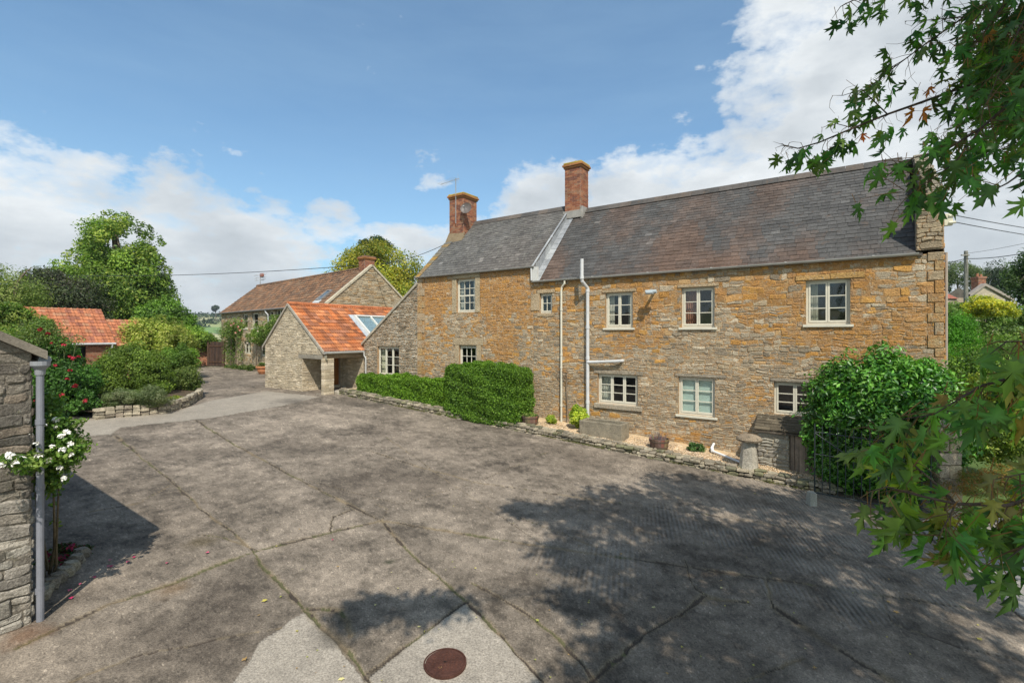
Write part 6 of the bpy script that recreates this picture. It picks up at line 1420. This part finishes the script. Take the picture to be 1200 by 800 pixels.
for p, q in (((gA_-.3, P3(0, 347, 56).z), (gm, P3(0, 334, 56).z)), ((gm, P3(0, 334, 56).z), (gB_+.8, P3(0, 351, 56).z))):
    m.add([(p[0], 55.8, p[1]-.12), (q[0], 55.8, q[1]-.12), (q[0], 55.8, q[1]+.2), (p[0], 55.8, p[1]+.2), (p[0], 56.4, p[1]-.12), (q[0], 56.4, q[1]-.12), (q[0], 56.4, q[1]+.2), (p[0], 56.4, p[1]+.2)], [(0, 1, 2, 3), (7, 6, 5, 4), (3, 2, 6, 7), (0, 4, 5, 1)], (.3, .26, .22))
dc.part('verge', m, M['coping'])
m = MB(); c0 = P3(1151, 391, 57).x; brick_stack(m, c0-.45, c0+.45, 57, 57.9, 8, P3(0, 326, 57).z, 5); m.box((c0-.52, 56.93, P3(0, 326, 57).z), (c0+.52, 57.97, P3(0, 324, 57).z), (.3, .15, .1)); oc = dc.part('chimney', m, M['brick'])
m = MB(); m.tube([(c0-.2, 57.4, P3(0, 324, 57).z), (c0-.2, 57.4, P3(0, 320, 57).z)], .13, (.35, .15, .08), 10); m.tube([(c0+.22, 57.4, P3(0, 324, 57).z), (c0+.22, 57.4, P3(0, 321, 57).z)], .13, (.35, .15, .08), 10); dc.part('chimney_pot', m, M['terracotta'], parent=oc)
pp_ = P3(1132, 391, 30); tp_ = Thing('telegraph_pole', 'wooden telegraph pole with a small crossarm beyond the house corner', 'pole', WF, (pp_.x, 30, 0))
m = MB(); m.tube([(pp_.x, 30, -.2), (pp_.x, 30, P3(0, 294, 30).z)], [.15, .10], (.20, .19, .16), 10); tp_.part('post', m, M['bark'])
m = MB(); zt = P3(0, 300, 30).z; m.box((pp_.x-.4, 29.85, zt), (pp_.x+.1, 29.93, zt+.07), (.25, .23, .2)); m.box((pp_.x-.09, 29.8, zt-3.0), (pp_.x+.09, 29.9, zt-2.6), (.35, .36, .36)); tp_.part('crossarm', m, M['bark'])
def wire(label, a_, b_, sag, r=.012, n_=14):
    a_, b_ = Vector(a_), Vector(b_); m = MB(); m.tube([a_.lerp(b_, k/n_)-Vector((0, 0, sag*4*(k/n_)*(1-k/n_))) for k in range(n_+1)], r, (.03, .03, .035), 5)
    single('overhead_wire', m, M['iron'], label, 'wire', WF, tuple(a_))
Bk = HF.w(T2+.2, 15.05, zI)
wire('upper of the two close wires leaving the right corner of the farmhouse', (Bk.x, Bk.y, zI+.08), P3(1290, 279, 17), .05, .010)
wire('lower of the two close wires leaving the right corner of the farmhouse', (Bk.x, Bk.y, zI-.08), P3(1290, 287, 17), .05, .010)
wire('thick wire rising from the telegraph pole to the right edge', P3(1132, 303, 29.9), P3(1300, 268, 20), .35, .022)
wire('thick wire running from the telegraph pole to the farmhouse side', P3(1132, 303, 29.9), P3(1090, 312, 26), .02, .022)
wire('thin wire from the top of the telegraph pole to the right edge', P3(1132, 297, 29.9), P3(1300, 258, 24), .2, .010)
wire('long wire from the trees at the left across to the barn chimney', P3(60, 322, 46), P3(433, 310, 30.6), .35, .022)
wire('wire from behind the barn chimney to the left farmhouse chimney', P3(433, 310, 30.6), P3(530, 282, 23.4), .3, .015)
# ------------------------------------------------------------------ the maple by the camera
LOBES = [(0, -.50), (.05, -.40), (.30, -.46), (.24, -.30), (.46, -.22), (.30, -.12), (.52, .12), (.30, .10), (.34, .22), (.44, .44), (.24, .34), (.12, .22), (.10, .40), (.16, .48), (.08, .54), (0, .86)]
LOBES = [(0, -.42), (.10, -.36), (.34, -.44), (.24, -.27), (.40, -.22), (.17, -.08), (.34, .06), (.60, .16), (.42, .20), (.48, .36), (.22, .18), (.09, .14), (.10, .34), (.22, .50), (.10, .50), (0, .86)]
def leaf_outline(): return [(x, y) for x, y in LOBES]+[(-x, y) for x, y in LOBES[-2:0:-1]]
def maple_leaves(centres, seed, size=(.085, .135), cols=None):
    rs = random.Random(seed); out = leaf_outline(); n = len(out); V = []; Fc = []; Cc = []
    half = len(LOBES)
    for (c, twig) in centres:
        s = rs.uniform(*size); c = Vector(c)
        down = (Vector((0, 0, -1))*rs.uniform(.5, 1.3)+Vector((rs.gauss(0, .45), rs.gauss(0, .45), 0))+Vector(twig)*.5).normalized()
        nrm = Vector((rs.gauss(0, .6), -rs.uniform(.1, 1.0)+rs.gauss(0, .4), rs.uniform(.1, .9))); side = down.cross(nrm).normalized(); nrm = side.cross(down).normalized()
        col = rs.choice(cols); col = tuple(q*rs.uniform(.75, 1.25) for q in col); col2 = col
        curl = rs.uniform(.2, 1.0); fold = rs.uniform(.15, .8); tw = rs.uniform(-.5, .5); ph = rs.uniform(0, 6); sxw = rs.uniform(.75, 1.0)
        o = len(V); cen = c
        for (x, y) in [(0, -.05)]+out:
            z = -fold*abs(x)*.9 - curl*max(0, y)**2*.9 - .45*(x*x)*curl+tw*x*y + .06*sin(9*x+5*y+ph)
            V.append(tuple(cen+side*x*s*sxw+down*y*s*(1-.12*curl)+nrm*z*s)); k = 1+.22*sin(11*x+7*y+ph); k *= 1.25 if (x == 0 or abs(x) < .11) else .95; Cc.append((col[0]*k, col[1]*k, col[2]*k, 1))
        Fc += [(o, o+1+i, o+1+(i+1) % n) for i in range(n)]
        pet = c+down*(-.42*s)
        tip = pet - down*s*.45 + Vector((rs.gauss(0, .02), rs.gauss(0, .02), .01)); w = side*.0016
        o = len(V); V += [tuple(pet-w), tuple(pet+w), tuple(tip+w), tuple(tip-w)]; Cc += [(.25, .12, .05, 1)]*4; Fc += [(o, o+1, o+2), (o, o+2, o+3)]
    return V, Fc, Cc
MG = [(.055, .13, .028), (.07, .165, .033), (.095, .20, .04), (.13, .24, .045), (.04, .095, .028), (.065, .15, .045)]
MY = MG+[(.28, .24, .03), (.20, .22, .03), (.14, .20, .03), (.15, .11, .05)]
tb0 = (5.6, -.4, zg(5.6, -.4))
mp = Thing('maple_tree', 'silver maple reaching in from the right with hanging lobed green leaves', 'tree', WF, tb0)
tk = MB(); BKc = (.10, .085, .07)
tk.tube([tb0, (5.6, -.3, 2), (5.5, -.1, 4.2), (5.3, .3, 6.6), (5.0, 1.0, 9.0), (4.6, 1.6, 11.5)], [.34, .27, .24, .19, .13, .05], BKc, 12)
mp.part('trunk', tk, M['bark'])
br = MB(); cents = []; centsY = []; rs_ = random.Random(99)
def twig(pts, r0, leaves, jit=.10, lst=None, spread=1.0, sub=True):
    P_ = [P3(*p) for p in pts]; n = len(P_); br.tube(P_, [r0*(1-.8*i/(n-1)) for i in range(n)], (.085, .06, .045), 6)
    tot = sum((b-a).length for a, b in zip(P_[:-1], P_[1:]))
    for k in range(leaves):
        u = ((k+rs_.random())/leaves)**.85*tot; i = 0
        while i < n-2 and u > (P_[i+1]-P_[i]).length: u -= (P_[i+1]-P_[i]).length; i += 1
        d = (P_[i+1]-P_[i]).normalized(); p = P_[i].lerp(P_[i+1], min(1, u/((P_[i+1]-P_[i]).length+1e-6)))
        off = Vector((rs_.gauss(0, jit), rs_.gauss(0, jit), rs_.gauss(-.04, jit*.8)))*spread
        if sub and off.length > .07: br.tube([p, p+off*.35+d*.02+Vector((0, 0, .008)), p+off*.7+d*.03+Vector((0, 0, .004)), p+off], [.0022, .0018, .0012, .0008], (.14, .09, .04), 4, cap=False)
        (lst if lst is not None else cents).append((p+off+Vector((0, 0, -.05)), d))
# upper long twig reaching over the roof, and its neighbours
twig([(1330, -60, 3.6), (1200, 30, 3.3), (1140, 98, 3.1), (1080, 120, 3.0), (1040, 134, 2.95), (1000, 150, 2.9), (960, 167, 2.85), (935, 174, 2.85), (918, 170, 2.85)], .012, 52, .05)
twig([(960, 167, 2.85), (935, 174, 2.85), (918, 170, 2.85), (906, 166, 2.85)], .003, 9, .045)
twig([(1040, 134, 2.95), (1010, 105, 2.95), (988, 112, 2.95), (975, 112, 2.95)], .004, 9, .045)
twig([(1000, 150, 2.9), (980, 145, 2.9), (972, 150, 2.9)], .003, 6, .04)
twig([(1250, -60, 3.2), (1130, 20, 3.1), (1080, 55, 3.1), (1040, 85, 3.05), (1020, 102, 3.0)], .008, 60, .09)
twig([(1130, 20, 3.1), (1085, 24, 3.1), (1060, 25, 3.1)], .004, 7, .05)
twig([(1130, -80, 3.0), (1040, -20, 3.0), (1010, -5, 3.0), (985, 8, 2.95), (975, 22, 2.95)], .006, 26, .07)
twig([(1110, -60, 3.0), (1085, -10, 3.0), (1080, -2, 3)], .004, 7, .05)
twig([(1300, 20, 2.7), (1220, 90, 2.6), (1150, 150, 2.5), (1110, 175, 2.5), (1070, 185, 2.5), (1040, 205, 2.5)], .010, 84, .10)
twig([(1150, 150, 2.5), (1120, 190, 2.4), (1085, 215, 2.4), (1055, 225, 2.4)], .005, 36, .07)
for k in range(16):
    x0, y0 = rs_.uniform(1210, 1320), rs_.uniform(-60, 150); z0 = rs_.uniform(2.3, 3.6); x1, y1 = rs_.uniform(1120, 1205), rs_.uniform(10, 200)
    twig([(x0, y0, z0), ((x0+x1)/2, (y0+y1)/2-8, z0), (x1, y1, z0)], .006, 36, .12)
for k in range(7):
    x0, y0 = rs_.uniform(1180, 1300), rs_.uniform(-90, -20); z0 = rs_.uniform(2.6, 3.6); x1, y1 = rs_.uniform(1110, 1190), rs_.uniform(20, 90)
    twig([(x0, y0, z0), ((x0+x1)/2, (y0+y1)/2-8, z0), (x1, y1, z0)], .006, 20, .10)
twig([(1300, 120, 2.2), (1230, 180, 2.0), (1180, 215, 1.95), (1150, 230, 1.95)], .007, 13, .06)
# lower sprays
twig([(1330, 400, 2.0), (1240, 440, 1.75), (1195, 440, 1.6), (1150, 452, 1.6), (1120, 470, 1.6), (1095, 485, 1.6)], .008, 62, .07, centsY)
twig([(1240, 440, 1.75), (1200, 400, 1.5), (1180, 400, 1.45), (1160, 415, 1.45)], .005, 20, .06, centsY)
twig([(1330, 560, 2.0), (1240, 575, 1.75), (1180, 592, 1.6), (1120, 590, 1.55), (1075, 580, 1.55), (1040, 570, 1.6), (1022, 575, 1.6)], .008, 80, .06, centsY)
twig([(1120, 590, 1.55), (1095, 565, 1.6), (1060, 535, 1.65), (1030, 505, 1.7), (1020, 490, 1.7)], .004, 22, .05, centsY)
twig([(1095, 485, 1.6), (1065, 490, 1.65), (1040, 492, 1.7)], .003, 6, .04, centsY)
twig([(1320, 600, 1.8), (1240, 625, 1.6), (1200, 640, 1.5), (1180, 655, 1.5)], .006, 26, .07, cents)
twig([(1120, 590, 1.55), (1110, 610, 1.5), (1098, 630, 1.5)], .003, 12, .05, centsY)
for k in range(5):
    x1, y1 = rs_.uniform(1160, 1205), rs_.uniform(395, 640); twig([(x1+120, y1-30, 1.9), (x1+50, y1-10, 1.7), (x1, y1, 1.6)], .005, 16, .07, centsY)
# limbs joining the sprays to the trunk
def limb(p, q, r): p, q = Vector(p), Vector(q); m_ = p.lerp(q, .5)+Vector((0, 0, .25)); br.tube([p, p.lerp(m_, .6), m_, m_.lerp(q, .6), q], [r, r*.8, r*.6, r*.45, r*.3], BKc, 7)
for q, z0 in (((1330, -60, 3.6), 5.2), ((1250, -60, 3.2), 5.6), ((1300, 20, 2.7), 4.9), ((1330, 400, 2.0), 3.4), ((1330, 560, 2.0), 2.9), ((1320, 600, 1.8), 2.8), ((1130, -80, 3.0), 6.0), ((1300, 120, 2.2), 4.4)): limb((5.5, -.1, z0), P3(*q), .05)
# overhead canopy that shades the yard
SUNH = (-.153*1.0, .765*1.0)
canopy = []
SH = [((820, 575), 1.3, 8.6), ((760, 600), 1.5, 8.8), ((880, 590), 1.3, 8.4), ((680, 612), 1.0, 9.2), ((960, 600), 1.1, 8.3), ((830, 650), 1.5, 8.6), ((730, 660), 1.1, 8.2), ((950, 660), 1.7, 8.6), ((1060, 640), 1.3, 8.4),
      ((800, 730), 1.1, 7.8), ((900, 740), 1.2, 8), ((1020, 740), 1.2, 8.0), ((1130, 700), 1.2, 7.8), ((1120, 790), 1.3, 7.4), ((980, 840), 1.2, 7.4), ((850, 840), 1.0, 7.2), ((740, 800), .75, 7.2), ((620, 604), .5, 8.8), ((655, 655), .55, 8.2),
      ((490, 728), .36, 7.4), ((530, 722), .22, 7.4), ((445, 722), .2, 7.4), ((415, 735), .28, 7.6), ((690, 720), .5, 7.8), ((1000, 585), 1.3, 7.8), ((1080, 600), 1.2, 7.4), ((1180, 650), 1.4, 7.8), ((720, 880), .9, 7), ((640, 1000), 1.0, 7)]
for (xy, rad, H) in SH:
    gx, gy = GP(*xy); canopy.append(((gx+.153*H, gy-.765*H, zg(gx, gy)+H), rad))
rsn = np.random.RandomState(77); CV = []; CS = []
for (c, rad) in canopy:
    nt_ = int(80*rad*rad)+12; d = rsn.normal(size=(nt_, 3)); d /= np.linalg.norm(d, axis=1)[:, None]; q = rsn.rand(nt_, 1)**.5
    cc = np.array(c)+d*q*np.array([rad, rad*.85, rad*.42]); k = 13
    pts = (cc[:, None, :]+rsn.normal(size=(nt_, k, 3))*.11).reshape(-1, 3); CV.append(pts)
    base_l = Vector((5.1, .8, 8.3)); limb(base_l, c, .018+.012*rad)
CV = np.concatenate(CV)
# keep the canopy out of the air in front of the lens: those leaves would stand in the photograph
hh = (CV[:, 2]-CAMZ)/np.maximum(CV[:, 1], .05); ww = CV[:, 0]/np.maximum(CV[:, 1], .05)
inview = (CV[:, 1] > 0) & (hh < .735) & (ww < 1.12) & (ww > -1.12); CV = CV[~inview]
n = len(CV); print('canopy leaves', n)
Nn = unit(rsn.normal(size=(n, 3))+[0, 0, .6]); U = unit(np.cross(Nn, rsn.normal(size=(n, 3)))); W2 = np.cross(Nn, U); s = (.10+.06*rsn.rand(n))[:, None]
sh = [(0, -.45), (.35, -.38), (.2, -.15), (.52, .15), (.2, .15), (0, .65), (-.2, .15), (-.52, .15), (-.2, -.15), (-.35, -.38)]
V = np.stack([CV+W2*s*x+U*s*y-Nn*s*.12*abs(x) for x, y in sh], 1).reshape(-1, 3); K_ = len(sh)
Fq = (np.arange(n)[:, None]*K_+np.arange(K_)[None])
cc = np.repeat(np.array(MG)[rsn.randint(0, len(MG), n)], K_, 0)
crown = npmesh('crown', V, Fq, np.concatenate([cc, np.ones((len(cc), 1))], 1), M['maple'], mp.o, tb0)
V1, F1, C1 = maple_leaves(cents, 7, (.072, .112), MG*10+[(.40, .14, .02), (.2, .18, .03)])
V2, F2, C2 = maple_leaves(centsY, 8, (.070, .118), [(.10, .20, .045), (.13, .25, .05), (.17, .29, .06), (.20, .32, .06), (.09, .18, .05), (.15, .26, .07), (.13, .22, .05), (.11, .22, .05), (.14, .25, .05), (.10, .19, .05), (.22, .31, .06), (.34, .30, .06), (.24, .20, .08)])  # lower sprays: sunlight put into the lighter greens, a few leaves yellowing
for nm, V_, F_, C_ in (('leaves', V1, F1, C1), ('sunlit_yellowing_leaves', V2, F2, C2)):
    npmesh(nm, np.array(V_), np.array(F_), np.array(C_), M['maple'], mp.o, tb0)
mp.part('branches', br, M['bark'])

# ------------------------------------------------------------------ sky with clouds, sun, camera
EL_, AZH = radians(51), atan2(-.196, .98)     # light travels towards (-.196, .98)
w = bpy.data.worlds.new('World'); scene.world = w; w.use_nodes = True; nt = w.node_tree
for n_ in list(nt.nodes): nt.nodes.remove(n_)
skyn = nt.nodes.new('ShaderNodeTexSky'); skyn.sky_type = 'NISHITA'; skyn.sun_disc = False; skyn.sun_elevation = EL_
sd = Vector((.196, -.98, 0)).normalized()     # direction towards the sun on the ground plan
skyn.sun_rotation = atan2(sd.x, sd.y) % (2*pi); skyn.air_density = 1.0; skyn.dust_density = .9; skyn.ozone_density = 1.6
tc = nt.nodes.new('ShaderNodeTexCoord').outputs['Generated']
sx = nt.nodes.new('ShaderNodeSeparateXYZ'); nt.links.new(tc, sx.inputs[0]); X_, Y_, Z_ = sx.outputs
az = mth(nt, 'MULTIPLY', mth(nt, 'ARCTAN2', X_, Y_), 57.2958); el = mth(nt, 'MULTIPLY', mth(nt, 'ARCSINE', Z_), 57.2958)
def ell(a0, e0, wa, we, amp=1.0):
    u = mth(nt, 'DIVIDE', mth(nt, 'SUBTRACT', az, a0), wa); v = mth(nt, 'DIVIDE', mth(nt, 'SUBTRACT', el, e0), we)
    d = mth(nt, 'ADD', mth(nt, 'MULTIPLY', u, u), mth(nt, 'MULTIPLY', v, v))
    return mth(nt, 'MULTIPLY', mth(nt, 'MAXIMUM', mth(nt, 'SUBTRACT', 1.0, d), -1.0), amp)
E = [ell(-60, 4, 26, 17.5, 1.4), ell(-40, 4, 18, 13.0, 1.2), ell(-30, 7, 9, 7.0, 1.0), ell(52, 18, 27, 26, 1.5), ell(33, 14, 17, 15, 1.3), ell(37, 27, 13, 14, 1.2), ell(15, 13, 15, 9, 1.2), ell(5, 15.5, 8, 6, 1.0), ell(-10.2, 18.8, 4.0, 2.6, .50), ell(-20.8, 12.2, 3.6, 2.6, .55),
     ell(-12, 10.5, 7, 3, .8), ell(-3, 12, 6, 2.2, .45), ell(0, 2, 60, 7, .5), ell(140, 30, 50, 25, .9), ell(-130, 25, 40, 22, .9), ell(100, 20, 25, 18, 1.0)]
bias = E[0]
for q in E[1:]: bias = mth(nt, 'MAXIMUM', bias, q)
mpg = N(nt, 'ShaderNodeMapping', {'Vector': tc, 'Scale': (1, 1, 1.9), 'Location': (.35, .1, .2)}).outputs[0]
n1 = N(nt, 'ShaderNodeTexNoise', {'Vector': mpg, 'Scale': 3.4, 'Detail': 12.0, 'Roughness': .60, 'Distortion': .15}).outputs[0]
n1b = N(nt, 'ShaderNodeTexNoise', {'Vector': mpg, 'Scale': 11.0, 'Detail': 10.0, 'Roughness': .62}).outputs[0]
f = mth(nt, 'ADD', mth(nt, 'MULTIPLY', bias, .62), mth(nt, 'ADD', mth(nt, 'MULTIPLY', mth(nt, 'SUBTRACT', n1, .5), 1.6), mth(nt, 'MULTIPLY', mth(nt, 'SUBTRACT', n1b, .5), 1.5)))
mask = ramp(nt, f, [(.06, 0), (.22, .55), (.46, .98)])
n2 = N(nt, 'ShaderNodeTexNoise', {'Vector': N(nt, 'ShaderNodeMapping', {'Vector': tc, 'Scale': (1, 1, 2.4), 'Location': (2.3, .7, .52)}).outputs[0], 'Scale': 3.6, 'Detail': 9.0, 'Roughness': .55}).outputs[0]
thick = mth(nt, 'ADD', mth(nt, 'MULTIPLY', mth(nt, 'SUBTRACT', .62, n2), 1.4), mth(nt, 'MULTIPLY', f, -.28))
ccol_ = N(nt, 'ShaderNodeValToRGB', {0: mth(nt, 'ADD', .62, thick)}); e = ccol_.color_ramp.elements
e[0].position = .15; e[0].color = (.40, .44, .47, 1); e[1].position = .85; e[1].color = (.80, .83, .84, 1); q = e.new(.5); q.color = (.56, .60, .63, 1)
wisp = ramp(nt, N(nt, 'ShaderNodeTexNoise', {'Vector': N(nt, 'ShaderNodeMapping', {'Vector': tc, 'Scale': (.6, .6, 3)}).outputs[0], 'Scale': 3.0, 'Detail': 8.0, 'Roughness': .6}).outputs[0], [(.40, .02), (.8, .24)])
hz = mth(nt, 'MULTIPLY', mth(nt, 'POWER', mth(nt, 'MAXIMUM', mth(nt, 'SUBTRACT', 1.0, mth(nt, 'MULTIPLY', mth(nt, 'ABSOLUTE', el), 1/26.)), 0.0), 1.4), .45)
sky_c = mixc(nt, 1.0, skyn.outputs[0], (.80, 1.0, 1.02), 'MULTIPLY')
b1 = N(nt, 'ShaderNodeBackground', {'Color': sky_c, 'Strength': .145}); b2 = N(nt, 'ShaderNodeBackground', {'Color': ccol_.outputs[0], 'Strength': 1.0})
b3 = N(nt, 'ShaderNodeBackground', {'Color': (.36, .54, .70, 1), 'Strength': 1.0})
m0 = N(nt, 'ShaderNodeMixShader', {0: mth(nt, 'MAXIMUM', hz, wisp), 1: b1.outputs[0], 2: b3.outputs[0]})
mx = N(nt, 'ShaderNodeMixShader', {0: mask, 1: m0.outputs[0], 2: b2.outputs[0]})
ow = N(nt, 'ShaderNodeOutputWorld'); nt.links.new(mx.outputs[0], ow.inputs[0])
L = bpy.data.lights.new('sun', 'SUN'); L.energy = 4.3; L.angle = radians(.53); L.color = (1, .94, .84)
so = bpy.data.objects.new('sun', L); COL.objects.link(so)
sdir = Vector((sd.x*cos(EL_), sd.y*cos(EL_), sin(EL_))); so.rotation_euler = sdir.to_track_quat('Z', 'Y').to_euler(); so.location = (0, -20, 30)
cam = bpy.data.cameras.new('camera'); co = bpy.data.objects.new('camera', cam); COL.objects.link(co); scene.camera = co
co.location = (0, 0, CAMZ); co.rotation_euler = (radians(90), 0, 0)
cam.sensor_width = 36; cam.lens = F/1200*36; cam.shift_y = -(400-HY)/1200; cam.clip_start = .05; cam.clip_end = 9000
vs_ = scene.view_settings; vs_.view_transform = 'Standard'; vs_.look = 'None'; vs_.exposure = .27; vs_.gamma = 1; vs_.use_curve_mapping = False
scene.cycles.max_bounces = 6; scene.cycles.transparent_max_bounces = 12; scene.cycles.diffuse_bounces = 3; scene.cycles.glossy_bounces = 3; scene.cycles.use_denoising = True
try: scene.cycles.denoiser = 'OPENIMAGEDENOISE'
except Exception: pass
scene.cycles.sample_clamp_indirect = 6
# ------------------------------------------------------------------ the air between here and the hills
hz_m = bpy.data.materials.new('haze_air'); hn = nodes_of(hz_m)
pv = N(hn, 'ShaderNodeVolumePrincipled', {'Color': (.78, .86, .95, 1), 'Density': .00022, 'Anisotropy': .3}); oo = N(hn, 'ShaderNodeOutputMaterial'); hn.links.new(pv.outputs[0], oo.inputs['Volume'])
hb = MB(); hb.box((-1750, -1750, -60), (1750, 1750, 140), (1, 1, 1)); single('haze', hb, hz_m, 'pale summer haze in the air towards the hills', 'haze', kind='stuff')
